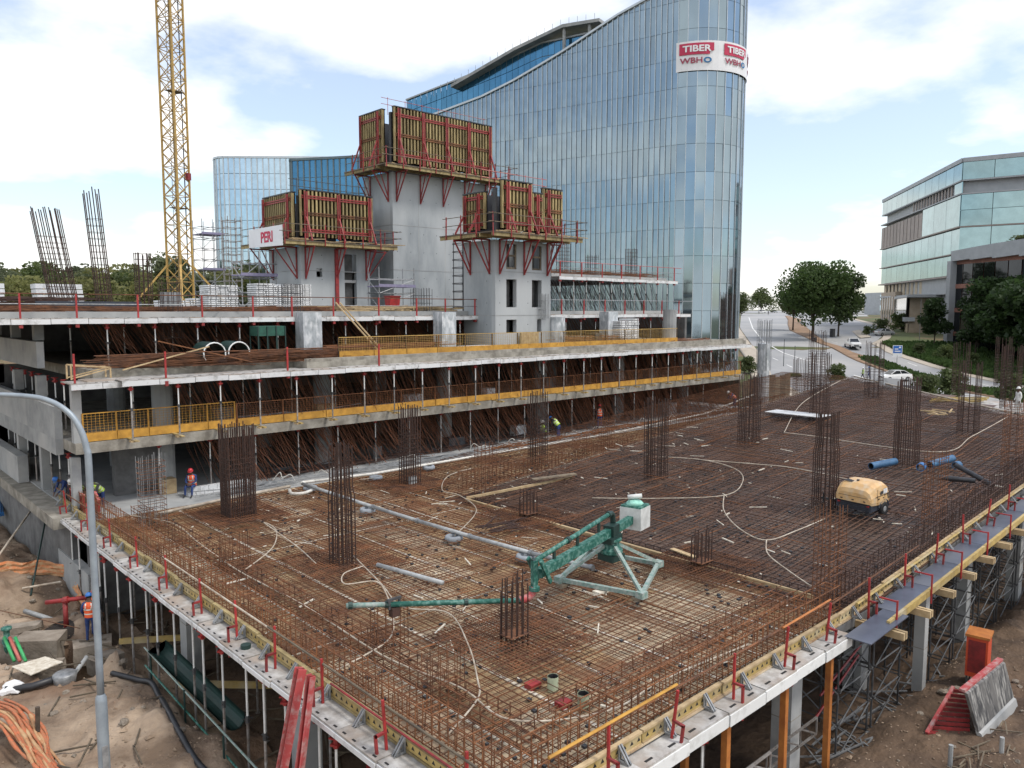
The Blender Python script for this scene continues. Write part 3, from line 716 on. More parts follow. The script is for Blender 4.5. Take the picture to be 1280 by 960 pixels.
    for i in range(n):
        p,q=pts[i],pts[i+1]
        MB().add([(*p,14.3-.03*i),(*q,14.4),(q[0]+3,q[1]+1,14.4),(p[0]+3,p[1]+1,14.3),(*p,15.5+.16*i),(*q,15.5+.16*(i+1)),(q[0]+3,q[1]+1,15.5+.16*(i+1)),(p[0]+3,p[1]+1,15.5+.16*i)],[f[::-1] for f in MB.BOXF]).build('frame_beam','office_grey',lb)
        for k in range(4):
            za,zb=3.2+k*2.8,3.2+k*2.8+2.3
            for j in range(2):
                a=along(p,q,j/2+.02); b=along(p,q,(j+1)/2-.02)
                MB().add([(a[0]+.55,a[1]+.2,za),(b[0]+.55,b[1]+.2,za),(b[0]+.55,b[1]+.2,zb),(a[0]+.55,a[1]+.2,zb)],[(3,2,1,0)]).build('pane','office_dark',lb)
            MB().add([(p[0]+.5,p[1]+.2,zb),(q[0]+.5,q[1]+.2,zb),(q[0]+.5,q[1]+.2,zb+.5),(p[0]+.5,p[1]+.2,zb+.5)],[(3,2,1,0)]).build('spandrel','stone_red',lb)
    for p in (pts[0],pts[4]): MB().box(p[0]-.15,p[0]+.9,p[1]-.35,p[1]+.45,-2,14.35).build('frame_column','office_grey',lb)
    MB().prism([(53.2,93.5),(54,86),(56,79.8),(57,75.5),(75,75),(75,95)],-2,14.6).build('wall','stone_red',lb)
    MB().box(58,66,79,85,14.6,18.2).build('roof_room','stone_red',lb)
    x,y=wpt(57*KS,88.5*KS); o=dup(sb,(x,y,19.5),0,'green shrub growing on the roof terrace of the lower office'); o.scale=(1.5,1.5,.7)
    o['group']='planting on the office terrace'
    for i,(r,g,w_,h_,zt) in enumerate([(97,190,14,9,17.0),(106,225,16,10,13.5)]):
        f=thing('distant_office',['small pale blue office far behind the stone block','low pale office beyond the median trees'][i],'building',(r,g,0),'far offices',True)
        MB().box(r,r+w_,g,g+h_,0,zt).build('wall','office_grey',f)
        for k in range(4): MB().box(r-.1,r+w_+.1,g-.1,g,zt-2.2-k*3,zt-.7-k*3).build('window_band','pale_glass',f)
office()
# ------------------------------------------------------------------ the concrete frame behind the slab
XL=8.35
def frame_building():
    t=thing('unfinished_building','grey concrete storeys under construction behind the rebar deck, open fronts full of props','building',(XL,35.6,0))
    def slab(x0,x1,y0,y1,z0,z1,name='floor_slab',m='concrete_edge'): return MB().box(x0,x1,y0,y1,z0,z1).build(name,m,t)
    slab(XL,62,34.4,72,-.32,.03,'floor_slab','concrete'); slab(XL,60.5,35.6,72,2.6,3.05); slab(19,60.8,35.75,72,5.5,5.95); slab(XL+1.2,18.99,37.2,72,5.5,5.95); slab(XL+.6,18.98,35.76,37.19,5.45,5.62,'edge_deck','panel_top')
    slab(3.0,57,39.9,72,8.1,8.5,'floor_slab','concrete'); slab(42.5,57,41.5,66,10.95,11.35,'floor_slab','concrete')
    MB().box(XL-.25,XL-.01,36,72,-5,-.505).build('foundation_wall','concrete_dark',t); MB().box(XL,62,34.45,34.7,-5,-.325).build('foundation_wall','concrete_dark',t)
    # side walls (spandrels) and dark back walls
    MB().box(XL-.3,XL,37.6,72,3.051,4.45).build('spandrel_wall','concrete',t); MB().box(XL-.3,XL+.0,37.6,72,2.35,3.05).build('spandrel_wall','concrete',t)
    MB().box(XL-.5,XL-.05,44.6,72,.0,1.35).build('spandrel_wall','concrete',t); MB().box(XL-.9,XL-.02,36,72,-.5,-.01).build('spandrel_wall','concrete_edge',t)
    MB().box(XL-.25,XL+.05,40.4,72,5.951,7.15).build('spandrel_wall','concrete',t)
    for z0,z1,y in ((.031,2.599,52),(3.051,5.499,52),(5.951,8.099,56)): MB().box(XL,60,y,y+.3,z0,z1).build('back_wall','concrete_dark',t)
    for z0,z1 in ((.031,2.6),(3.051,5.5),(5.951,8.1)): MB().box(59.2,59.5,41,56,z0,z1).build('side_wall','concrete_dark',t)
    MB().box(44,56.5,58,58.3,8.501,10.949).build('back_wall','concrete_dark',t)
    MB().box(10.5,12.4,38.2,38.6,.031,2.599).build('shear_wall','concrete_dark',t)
    for i in range(6):
        x=12.9+i*8.55
        for z0,z1,y in ((.031,2.599,38.7),(3.051,5.499,38.7),(.031,2.599,46),(3.051,5.499,46)):
            MB().cyl((x,y,z0),(x,y,z1),.48,12).build('column','concrete',t)
        if i>1: MB().cyl((x,46.8,5.951),(x,46.8,8.099),.45,12).build('column','concrete',t)
    for i,y in enumerate((42,47,52,57,62)):
        for z0,z1 in ((.031,2.34),(4.46,5.49),(7.16,8.09)): MB().box(XL+.02,XL+.42,y,y+.45,z0,z1).build('column','concrete',t)
    MB().box(XL+.0,XL+.35,36.4,36.75,.031,2.34).build('column','concrete',t)
    MB().box(XL,XL+.35,35.8,36.15,3.051,5.49).build('column','concrete',t)
    for x,wr in ((20.6,1),(29.9,1),(45.6,1)):
        MB().box(x-.55,x+.55,38.0,38.9,5.951,8.45).build('wrapped_column','plastic_wrap',t)
    MB().cyl((38.6,37.2,5.951),(38.6,37.2,8.1),.6,14).build('wrapped_column','plastic_wrap',t)
    for x in (52.6,):
        MB().cyl((x,37.9,5.951),(x,37.9,8.6),.55,14).build('column','concrete',t)
    # low edge upstand
    MB().box(19,60.4,35.76,36.0,5.951,6.12).build('kerb_upstand','concrete_edge',t)
frame_building()
ew=thing('timber_screen','brown boarded screen closing the far right end of the lowest storey','screen',(64,36.4,0))
for i in range(9): MB().box(61.6+i*.95,62.53+i*.95,36.4,36.47+.02*(i%2),-1.5,2.3+.12*((i*7)%3)).build('board','plank_dark',ew)
for i in range(6): MB().box(62.05,62.12,37.0+i*.95,37.93+i*.95,-1.5,2.5-.1*(i%2)).build('board','plank_dark',ew)

def deck_row(name,label,x0,x1,yf,yb,z,step=1.5,fascia=.26,axis='x',group=None):
    """formwork panels along a slab edge: each panel a part"""
    t=thing(name,label,'formwork',(x0,yf,z)); n=int(round((x1-x0)/step)); st=(x1-x0)/n
    b=MB(); g=.012
    b.box(g,st-g,0,yb-yf,-.04,0)
    b.k=1; b.box(g,st-g,-.02,.03,-fascia,-.041)
    b.k=2
    for k in range(3): b.box(st*(k+.35)/3,st*(k+.62)/3,.10,.15,.0,.012)
    me=b.mesh('formwork_panel',['panel_top','white_panel','black_mark'])
    for i in range(n): inst('formwork_panel',me,t,(x0+i*st,yf,z+random.uniform(-.02,.02)))
    return t
deck_row('edge_formwork','white formwork panels along the edge of the second floor, over the orange toe boards',10.0,60,34.75,35.74,5.66)
deck_row('edge_formwork','short lower row of white formwork panels at the left corner of the second floor',8.2,10.6,35.25,36.9,5.60,1.2)
deck_row('edge_formwork','long white formwork panels along the edge of the top floor',2.4,38.5,38.9,39.88,8.22)
deck_row('edge_formwork','white formwork panels of the top floor right of the concrete cores',38.7,57,38.9,39.88,8.25)
deck_row('edge_formwork','white formwork panels of the small upper floor in front of the glass tower',42.3,57.3,40.5,41.48,11.1)

# props
def prop_mesh(h,joined,orange=False):
    o=MB().cyl((0,0,0),(0,0,h*.55),.038,6); o.box(-.07,.07,-.07,.07,0,.012)
    i=MB().cyl((0,0,h*.55),(0,0,h-.02),.03,6)
    c=MB().cyl((0,0,h*.53),(0,0,h*.58),.06,6); c.bar((-.13,0,h*.56),(.13,0,h*.56),.02)
    k=MB().box(-.11,.11,-.11,.11,h-.03,h); k.cyl((0,0,h-.26),(0,0,h-.03),.06,6); k.box(-.09,.09,-.09,.09,h-.20,h-.15)
    return o,i,c,k
PG={}
def make_prop(h,label,group,mats=('prop_steel','white_steel','galv_dark','red_bright')):
    t=thing('steel_prop',label,'prop',(0,0,0),group)
    for nm,b,m in zip(('tube','inner_tube','collar','head'),prop_mesh(h,0),mats): b.build(nm,m,t)
    return t
rnd=random.Random(11)
def prop_row(h,z,xs,y,label,group,mats=('prop_steel','white_steel','galv_dark','red_bright'),jit=.05):
    first=make_prop(h,label,group,mats); k=0
    for x in xs:
        yy=y(x) if callable(y) else y
        loc=(x+rnd.uniform(-jit,jit),yy+rnd.uniform(-jit,jit),z)
        if k==0: first.location=loc
        else: dup(first,loc,rnd.random()*3)
        k+=1
    return first
fr=lambda a,b,s:[a+i*s for i in range(int((b-a)/s)+1)]
prop_row(2.33,3.10,fr(10.4,58,1.9),34.95,'grey steel prop with a red head under the front edge of the second floor','props along the second floor edge')
prop_row(2.40,3.06,fr(11.2,56,2.6),37.4,'grey steel prop standing inside the middle storey behind the orange rail','props inside the middle storey')
prop_row(2.55,.04,fr(12,56,2.3),36.6,'grey steel prop behind the rust coloured bars of the lowest storey','props inside the lowest storey')
prop_row(1.98,5.96,fr(4.5,37.5,2.1)[3:],39.3,'grey steel prop with a red head under the edge of the top floor','props along the top floor edge')
prop_row(1.98,5.96,fr(40,56.5,1.7),39.3,'grey steel prop under the top floor right of the concrete cores','props right of the cores')
prop_row(2.5,8.5,fr(42.8,56.8,1.5),40.9,'slim steel prop under the small upper floor before the glass tower','props under the small upper floor')
prop_row(2.0,5.96,fr(10,40,2.4),42.5,'grey steel prop deep inside the storey under the top floor','props deep under the top floor')
P=make_prop(2.3,'grey steel prop in the open left side of the lowest storey','props along the left side')
for i,y in enumerate(fr(38,60,1.6)):
    if i==0: P.location=(XL+.25,y,.04)
    else: dup(P,(XL+.25,y,.04),i)
    dup(P,(XL+.7,y+.5,3.1),i,'grey steel prop in the open left side of the middle storey','props in the left side of the middle storey')

# bent bars hanging in each storey
def curtain(label,x0,x1,y0,y1,z0,z1,n,seed,lean=(.25,.9),mat='rust_curtain'):
    rnd=random.Random(seed); b=MB()
    for i in range(n):
        x=rnd.uniform(x0,x1); y=rnd.uniform(y0,y1); l=rnd.uniform(*lean)*(z1-z0)
        h=z1-z0; lo=z0+ (rnd.random()**2)*h*.45
        dxl=l*(z1-lo)/h
        b.pipe([(x,y,z1),(x+dxl*.42,y-rnd.uniform(0,.15),z1-(z1-lo)*.45),(x+dxl,y-rnd.uniform(0,.5),lo)],.011+.006*rnd.random(),3)
    tag(b.build('hanging_bar',mat),label,'rebar',kind='stuff')
curtain('rusty bars slanting down through the lowest storey',14,60,36.2,40,.05,2.6,1500,1)
curtain('rusty bars slanting down inside the middle storey',12.5,60,36.0,39.5,3.06,5.5,1000,2,(.2,.6))
curtain('rusty bars slanting down under the top floor',10.5,37,40.2,44.5,5.96,8.1,800,3,(.3,.9))
curtain('rusty bars slanting down under the top floor right of the cores',39,57,40.2,44.5,5.96,8.1,330,4,(.3,.9))
curtain('dark bars slanting under the small upper floor',43,56.5,41.8,47,8.52,10.95,260,5,(.2,.8),'rust_dark')

# orange edge barrier of the middle storey, yellow one of the second floor
def barrier(label,x0,x1,y,z,h,step,toe,slope=0.,netmat='toe_board',post='toe_board',mesh=True):
    t=thing('edge_barrier',label,'barrier',(x0,y,z)); n=int(round((x1-x0)/step)); st=(x1-x0)/n
    tb=MB().box(.02,st-.02,-.02,.02,.02,toe).mesh('toe_board','toe_board')
    po=MB().box(-.03,.03,-.03,.03,0,h).mesh('post',post)
    rail=MB().bar((0,0,h-.02),(st,0,h-.02),.04).mesh('rail',netmat)
    w=MB()
    for k in range(7): w.bar((0,0,toe+.03+(h-toe-.06)*k/7),(st,0,toe+.03+(h-toe-.06)*k/7),.010)
    for k in range(int(st/.16)): w.bar((k*.16,0,toe),(k*.16,0,h-.03),.010)
    wm=w.mesh('mesh_panel',netmat)
    for i in range(n):
        x=x0+i*st; inst('toe_board',tb,t,(x,y,z),(0,0,random.gauss(0,.004))); inst('rail',rail,t,(x,y+.03,z))
        if mesh: inst('mesh_panel',wm,t,(x,y+.01,z))
    for i in range(n+1): inst('post',po,t,(x0+i*st,y+.05,z))
    return t
barrier('orange mesh barrier with toe boards along the front of the middle storey, left part',8.7,15.2,35.72,3.06,1.22,1.3,.38)
barrier('long rusty rail with orange toe boards along the front of the middle storey',15.3,60,35.72,3.06,1.12,2.4,.38,netmat='rust_light',post='rust_light')
barrier('yellow mesh fence with toe boards on the second floor edge in front of the cores',21.2,51.5,36.35,6.0,1.15,2.2,.40,netmat='crane_yellow',post='rust_dark')
barrier('short rusty mesh fence behind the toe boards at the left of the second floor',22,28.5,37.2,6.0,1.1,1.6,.0+.05,netmat='rust_light',post='rust_light')

# cantilever beams below the second-floor props
bm_=thing('cantilever_beam','short yellow timber beam sticking out under the prop feet of the middle storey','beam',(10.4,35.6,3.0),'cantilever beams of the middle storey')
MB().box(10.36,10.5,34.55,36.4,3.055,3.10).build('flange','yellow_beam',bm_); MB().box(10.26,10.6,34.75,35.05,3.0,3.054).build('foot','timber',bm_)
for x in fr(12.3,58,1.9): dup(bm_,(x,35.6,3.0))

# ------------------------------------------------------------------ concrete cores
def wall_holes(b,x0,x1,z0,z1,holes,y0,y1):
    xs=sorted({x0,x1,*[h[0] for h in holes],*[h[1] for h in holes]}); 
    for a,c in zip(xs,xs[1:]):
        hs=sorted([(h[2],h[3]) for h in holes if h[0]<=a+1e-6 and h[1]>=c-1e-6]); z=z0
        for lo,hi in hs:
            if lo>z: b.box(a,c,y0,y1,z,lo)
            z=hi
        if z<z1: b.box(a,c,y0,y1,z,z1)
def core(label,x0,x1,y0,y1,z0,z1,holes,lifts,tw=.35):
    t=thing('concrete_core',label,'building core',(x0,y0,z0))
    f=MB(); wall_holes(f,x0,x1,z0,z1,holes,y0,y0+tw); f.build('front_wall','concrete_core',t)
    MB().box(x0,x0+tw,y0+tw,y1,z0,z1).build('left_wall','concrete_core',t); MB().box(x1-tw,x1,y0+tw,y1,z0,z1).build('right_wall','concrete_core',t)
    MB().box(x0,x1,y1,y1+tw,z0,z1).build('back_wall','concrete_core',t)
    for zl in lifts:
        j=MB().box(x0-.012,x1+.012,y0-.012,y1,zl,zl+.05); j.build('pour_joint','concrete',t)
    h=MB(); 
    for zl in list(lifts)+[z1]:
        for i in range(int((x1-x0)/1.25)+1):
            for dz in (-.6,-2.0): h.box(x0+.35+i*1.25,x0+.40+i*1.25,y0-.006,y0,zl+dz,zl+dz+.05)
        for dz in (-.6,-2.0): h.box(x0-.006,x0,y0+.8,y0+.85,zl+dz,zl+dz+.05)
    h.build('tie_hole','black_mark',t)
    return t
c_r=core('short concrete core at the slab edge with two columns of window openings',33,38,37.2,40.0,5.951,13.0,
     [(33.95,34.85,8.75,10.55),(36.25,37.15,8.75,10.55),(33.95,34.85,7.1,7.95),(36.75,37.15,7.1,7.95),(33.95,34.85,11.2,12.8),(36.25,37.15,11.2,12.8)],[8.2,11.0])
for i,x in enumerate((33.95,36.25)):
    for z in (11.2,12.0,): MB().box(x,x+.9,37.25,37.33,z,z+.12).build('timber_frame','plank_dark',c_r)
    for xx in (x,x+.82): MB().box(xx,xx+.08,37.24,37.34,11.2,12.8).build('timber_frame','plank_dark',c_r)
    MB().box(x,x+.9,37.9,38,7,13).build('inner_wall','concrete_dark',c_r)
c_m=core('tallest concrete core in the middle with a long blank grey face',34,43.6,50,53.4,8.5,18.95,[],[11.6,15.0])
j=MB()
for x in (36.4,39.0,41.6): j.box(x-.02,x+.02,49.992,50,8.5,18.9)
j.build('panel_joint','concrete',c_m)
c_l=core('left concrete core with a door opening and a small square window',26.3,31.9,50,54.5,8.5,13.0,[(29.75,30.75,8.9,12.6),(27.5,27.95,10.9,11.5)],[11.3])
MB().box(29.75,30.75,50.1,50.3,10.55,10.75).build('lintel','concrete',c_l)
MB().box(29.75,30.75,50.6,50.7,8.9,12.7).build('inner_wall','concrete_dark',c_l)
MB().box(28.95,29.2,49.85,50,8.7,12.9).build('red_shaft','red_steel',c_l)

def platform(label,x0,x1,y0,y1,z,oh,fz0,fz1,sections,left_sec,groove=None,over_left=None):
    """climbing formwork: deck, brackets, red frames and timber-beam panels on the front and left faces"""
    ol=over_left or oh
    t=thing('climbing_formwork',label,'formwork',(x0,y0,z))
    n=int((x1-x0+oh+ol)/1.3); L=(x1+oh-(x0-ol))/n
    for k,(ya,yb) in enumerate(((y0-oh,y0-oh*.52),(y0-oh*.5,y0-.05))):
        me=MB().box(.01,L-.01,0,yb-ya,.13,.20).mesh('deck_plank','plank_dark')
        for i in range(n): inst('deck_plank',me,t,(x0-ol+i*L,ya,z))
    MB().box(x0-ol,x0-.05,y0,y1+oh*.6,z+.13,z+.20).build('deck_plank','plank_dark',t); MB().box(x1+.05,x1+oh,y0,y1,z+.13,z+.20).build('deck_plank','plank_dark',t)
    for y in (y0-oh+.05,y0-.35): MB().box(x0-ol,x1+oh,y,y+.09,z-.08,z+.125).build('timber_beam','wood_beam',t)
    for x in (x0-ol+.05,x0-.4): MB().box(x,x+.09,y0+.0,y1+oh*.6,z-.08,z+.125).build('timber_beam','wood_beam',t)
    def bracket(px,py,dx,dy):
        b=MB(); o=oh-.1 if dy else ol-.1
        b.bar((px,py,z-.13),(px+dx*o,py+dy*o,z-.13),.09); b.bar((px+dx*.06,py+dy*.06,z-.1),(px+dx*.06,py+dy*.06,z-2.3),.09)
        b.bar((px+dx*o*.95,py+dy*o*.95,z-.15),(px+dx*.06,py+dy*.06,z-2.25),.075); b.bar((px+dx*o*.5,py+dy*o*.5,z-.15),(px+dx*.06,py+dy*.06,z-1.9),.06)
        b.build('bracket','red_steel',t)
    nb=max(2,int((x1-x0)/2.4))
    for i in range(nb+1):
        x=x0+.35+(x1-x0-.7)*i/nb; bracket(x,y0,0,-1)
    for i in range(2): bracket(x0,y0+.5+i*(y1-y0-.9),-1,0)
    for i in range(2): bracket(x1,y0+.5+i*(y1-y0-.9),1,0)
    # guard rails
    gp=MB().box(-.03,.03,-.03,.03,-.3,1.15).mesh('guard_post','red_steel'); ge=[]
    for i in range(int((x1-x0+oh+ol)/1.5)+1): ge.append((x0-ol+i*1.5,y0-oh-.02))
    for i in range(3): ge.append((x0-ol-.02,y0+i*1.5))
    for i in range(3): ge.append((x1+oh+.02,y0-oh*.6+i*1.2))
    for x,y in ge: inst('guard_post',gp,t,(x,y,z+.2),(random.gauss(0,.03),random.gauss(0,.03),0))
    for h in (.55,1.05):
        b=MB(); b.cyl((x0-ol-.4,y0-oh-.06,z+.2+h),(x1+oh+.3,y0-oh-.06,z+.2+h),.024,5); b.build('rail','plank_dark',t)
        b=MB(); b.cyl((x0-ol-.06,y0-oh-.3,z+.2+h),(x0-ol-.06,y1+.5,z+.2+h),.024,5); b.build('rail','plank_dark',t)
        b=MB(); b.cyl((x1+oh+.06,y0-oh-.3,z+.2+h),(x1+oh+.06,y1+.5,z+.2+h),.024,5); b.build('rail','galv_dark',t)
    # formwork panels on the front
    def panel(P,Q,za,zb,nx,ny,cut=None):
        L=math.dist(P,Q); ux,uy=(Q[0]-P[0])/L,(Q[1]-P[1])/L
        MB().add([(*P,za),(*Q,za),(Q[0]-nx*.05,Q[1]-ny*.05,za),(P[0]-nx*.05,P[1]-ny*.05,za),(*P,zb),(*Q,zb),(Q[0]-nx*.05,Q[1]-ny*.05,zb),(P[0]-nx*.05,P[1]-ny*.05,zb)],[f[::-1] for f in MB.BOXF]+MB.BOXF).build('plywood_sheet','black_ply',t)
        nbm=int(L/.30); bh=zb-za-.05
        me=MB().box(-.04,.04,-.08,.08,0,bh); me.box(-.065,.065,-.115,-.075,0,bh); me=me.mesh('timber_beam','wood_beam')
        an=math.atan2(uy,ux)
        for i in range(nbm+1):
            q=.06+(L-.12)*i/nbm; inst('timber_beam',me,t,(P[0]+ux*q+nx*.10,P[1]+uy*q+ny*.10,za+.02+random.uniform(-.03,.05)),(0,0,an))
        for zz in (.14,.5,.86):
            b=MB(); z_=za+(zb-za)*zz
            for dz in (-.07,.07): b.bar((P[0]+ux*.1+nx*.24,P[1]+uy*.1+ny*.24,z_+dz),(Q[0]-ux*.1+nx*.24,Q[1]-uy*.1+ny*.24,z_+dz),.05,.08)
            b.build('waler','red_steel' if zz!=.5 else 'rust',t)
        b=MB(); b.bar((*[P[0]+nx*.06,P[1]+ny*.06],zb+.04),(*[Q[0]+nx*.06,Q[1]+ny*.06],zb+.04),.34,.08); b.build('top_board','black_ply',t)
    def strong(px,py,nx,ny,za,zb):
        b=MB(); tx,ty=-ny,nx
        for s in (-.08,.08): b.bar((px+nx*.36+tx*s,py+ny*.36+ty*s,za-.1),(px+nx*.36+tx*s,py+ny*.36+ty*s,zb-.1),.055,.10)
        b.build('strongback','red_steel',t)
        b=MB(); b.bar((px+nx*.42,py+ny*.42,za+(zb-za)*.42),(px+nx*1.15,py+ny*1.15,za-.25),.09); b.bar((px+nx*.4,py+ny*.4,za-.2),(px+nx*1.2,py+ny*1.2,za-.3),.08); b.build('brace','red_steel',t)
    for (a,c,zb) in sections:
        panel((x0+a,y0-.3),(x0+c,y0-.3),fz0,zb,0,-1)
        ns=max(1,round((c-a)/2.4)); 
        for i in range(ns+1 if c-a>2 else 1): strong(x0+a+.35+(c-a-.7)*(i/ns if ns else 0),y0-.3,0,-1,fz0,zb)
    for (a,c,zb) in left_sec:
        panel((x0-.3,y0+c),(x0-.3,y0+a),fz0,zb,-1,0)
        for q in (a+.4,c-.4): strong(x0-.3,y0+q,-1,0,fz0,zb)
    # inner and far faces, seen edge on
    MB().box(x0+.4,x1,y1+.3,y1+.5,fz0,fz1-.2).build('rear_sheet','black_ply',t); MB().box(x1+.1,x1+.3,y0,y1,fz0,fz1-.2).build('side_sheet','black_ply',t)
    MB().box(x0-.22,x0+.0,y0-.22,y0+.02,fz0-.3,fz1-.35).build('corner_sheet','black_ply',t)
    # upper working rail
    b=MB()
    for i in range(int((x1-x0)/1.6)+1): b.cyl((x0+.3+i*1.6,y0+.9,fz1-.3),(x0+.3+i*1.6,y0+.9,fz1+1.0),.025,4)
    for h in (.45,.9): b.cyl((x0-.3,y0+.9,fz1+h),(x1+.5,y0+.9,fz1+h),.02,4)
    b.build('upper_rail','galv_dark' if x0<30 else 'red_pale',t)
    # clutter on the deck
    b=MB(); rr=random.Random(int(x0))
    for i in range(26):
        x=rr.uniform(x0-ol+.3,x1+oh-.3); y=rr.uniform(y0-oh+.15,y0-.8); l=rr.uniform(.4,1.6); a=rr.gauss(0,.3)
        b.bar((x,y,z+.25+.1*rr.random()),(x+l*math.cos(a),y+l*math.sin(a)*.4,z+.25+.12*rr.random()),.07,.05)
    tag(b.build('loose_timber','timber',t),kind='stuff')
    return t
platform('highest climbing formwork with red brackets, on top of the tallest core',34,43.6,50,53.4,19.05,1.55,19.6,23.6,[(-.1,9.6,23.6)],[(.5,3.7,23.5)])
platform('nearest climbing formwork, a yellow beam box on the short core at the slab edge',33,38,37.2,40.0,13.15,1.55,13.65,16.5,[(.15,2.75,16.65),(2.8,3.75,16.1),(3.8,5.6,16.5)],[(.45,2.6,15.95)])
lf=platform('leftmost climbing formwork with a white banner hung on its rail',26.3,31.9,50,54.5,13.05,1.5,13.6,16.75,[(-.2,5.6,16.75)],[(.1,4.6,16.6)],over_left=1.9)
pb=thing('banner','white banner with red letters hung on the rail of the leftmost formwork','banner',(24.3,50,13))
MB().add([(24.28,53.7,12.95),(24.28,48.6,12.85),(24.28,48.6,14.2),(24.28,53.7,14.2),(24.33,53.7,12.95),(24.33,48.6,12.85),(24.33,48.6,14.2),(24.33,53.7,14.2)],MB.BOXF).build('sheet','banner_white',pb)
me=text_mesh('PERI',1.0,.025); me.materials.append(M['letter_red']); o=inst('lettering',me,pb,(24.265,51.8,13.2),(PI/2,0,-PI/2))
# ------------------------------------------------------------------ tower crane, scaffolds, stores on the top floor
def crane():
    x0,y0=wpt(-29.6,70); t=thing('tower_crane','yellow lattice tower crane mast rising out of the picture behind the top floor','crane',(x0,y0,-4))
    OFF[t.name]=(0,0,0); t.rotation_euler=(0,0,R(28)); w=.74; h=2.5
    b=MB()
    for i in (-1,1):
        for j in (-1,1): b.box(i*w-.07,i*w+.07,j*w-.07,j*w+.07,0,h-.02)
    for q in range(4):
        c=[(-w,-w),(w,-w),(w,w),(-w,w)]; p=c[q]; r_=c[(q+1)%4]
        b.bar((*p,.05),(*r_,.05),.055)
        for k in range(2):
            a0,a1=k*h/2,(k+1)*h/2; pm=((p[0]+r_[0])/2,(p[1]+r_[1])/2)
            b.bar((*p,a0+.05),(*pm,a0+h/4),.055); b.bar((*r_,a0+.05),(*pm,a0+h/4),.055); b.bar((*pm,a0+h/4),(*p,a1),.055); b.bar((*pm,a0+h/4),(*r_,a1),.055)
    me=b.mesh('mast_section','crane_yellow')
    for i in range(23): inst('mast_section',me,t,(0,0,i*h))
    l=MB()
    for x in (-.2,.2): l.cyl((x,.3,0),(x,.3,57),.03,4)
    for k in range(150): l.bar((-.2,.3,k*.38),(.2,.3,k*.38),.02)
    l.build('ladder','galv_dark',t)
    for z in (15,21.5,31.5,40): MB().box(-.66,.66,-.66,.3,z,z+.05).build('landing','plank_dark',t)
    MB().cyl((.55,-.4,0),(.55,-.4,50),.05,5).build('cable','black_plastic',t)
    for z,m in ((24.0,'red_steel'),(41.2,'red_steel'),(43.5,'galv_dark')): MB().box(.3,.7,-1.0,-.7,z,z+.6).build('control_box',m,t)
    w2=MB()
    for a,b_ in (((-w,-w),(-3.2,-3)),((w,-w),(3,-3.2)),((w,w),(3.1,3.1)),((-w,w),(-3,3.2))): w2.bar((*a,16.5),(*b_,12.4),.16)
    w2.build('base_brace','crane_yellow',t)
crane()
def scaffold(name,label,x0,x1,y0,y1,z0,z1,lift,nx,mat='galv',group=None,dia=True,r=.035,cat='scaffold',platz=(),platm='purple_cloth',rail=0,base=None):
    t=thing(name,label,cat,(x0,y0,z0),group)
    xs=[x0+(x1-x0)*i/nx for i in range(nx+1)]; s=MB().cyl((0,0,0),(0,0,z1-z0),r,5).mesh('standard',mat)
    for x in xs:
        for y in (y0,y1): inst('standard',s,t,(x,y,z0))
    b=MB(); z=z0+.25; k=0
    d=MB()
    while z<z1-.05:
        for y in (y0,y1): b.cyl((x0-.1,y,z),(x1+.1,y,z),r*.85,4)
        for x in xs: b.cyl((x,y0-.1,z+.06),(x,y1+.1,z+.06),r*.85,4)
        if dia and z+lift<=z1:
            i=k%nx; d.cyl((xs[i],y0-.05,z),(xs[i+1],y0-.05,z+lift),r*.8,4); d.cyl((x0-.05,y0,z),(x0-.05,y1,z+lift),r*.8,4)
        z+=lift; k+=1
    b.build('ledger',mat,t)
    if d.v: d.build('brace',mat,t)
    for pz in platz: MB().box(x0-.05,x1+.05,y0-.05,y1+.05,pz,pz+.09).build('platform',platm,t)
    for pz in platz: MB().box(x0-.08,x1+.08,y0-.1,y0-.07,pz,pz+.2).build('toe_cloth',platm,t)
    return t
scaffold('stair_scaffold','tall grey stair scaffold with two purple platforms in front of the pale glass block',28.6,30.6,73.2,75.4,8,17.0,1.0,2,platz=(12.3,15.6))
scaffold('rebar_tower','slim grey scaffold tower beside the white banner',24.6,25.6,58,59,8.5,15.6,.5,1,'prop_steel',dia=False,r=.03)
scaffold('access_scaffold','small grey scaffold with a purple platform at the foot of the tallest core',30.6,33.6,46.8,48.2,8.5,11.6,1.0,1,platz=(10.2,))
scaffold('access_scaffold','grey scaffold with a purple platform before the red shaft of the left core',22.7,25.2,51.5,53,8.5,12.6,1.0,2,platz=(10.9,))
scaffold('lift_scaffold','dark narrow ladder scaffold in the gap between the two right cores',37.6,38.5,46.0,47.2,8.5,14.4,.6,1,'galv_dark',dia=False)
MB().box(37.5,38.6,45.8,45.86,8.55,11.1) and tag(MB().box(37.5,38.6,45.8,45.86,8.55,11.1).build('hoist_screen','dark_blue',base=(38,45.8,8.5)),'dark blue upright screen at the foot of the narrow ladder scaffold','screen')
def stack(label,x0,y0,nx,nz,z=8.5,w=.62,dp=1.35,h=.125,mat='white_panel'):
    t=thing('panel_stack',label,'panel stack',(x0,y0,z)); b=MB().box(0,w-.03,0,dp,0,h-.035); b.k=1; b.box(.1,.16,-.005,.02,.02,h-.05); b.box(w-.2,w-.14,-.005,.02,.02,h-.05)
    me=b.mesh('panel',[mat,'black_mark'])
    for i in range(nx):
        for k in range(nz-(random.random()<.3)): inst('panel',me,t,(x0+i*w+random.uniform(-.02,.02),y0+random.uniform(-.04,.04),z+.12+k*h))
    MB().box(x0,x0+nx*w,y0+.2,y0+.3,z,z+.115).build('bearer','timber',t); MB().box(x0,x0+nx*w,y0+1,y0+1.1,z,z+.115).build('bearer','timber',t)
    return t
stack('wide white stack of formwork panels on the top floor in front of the left core',21.2,46,6,13)
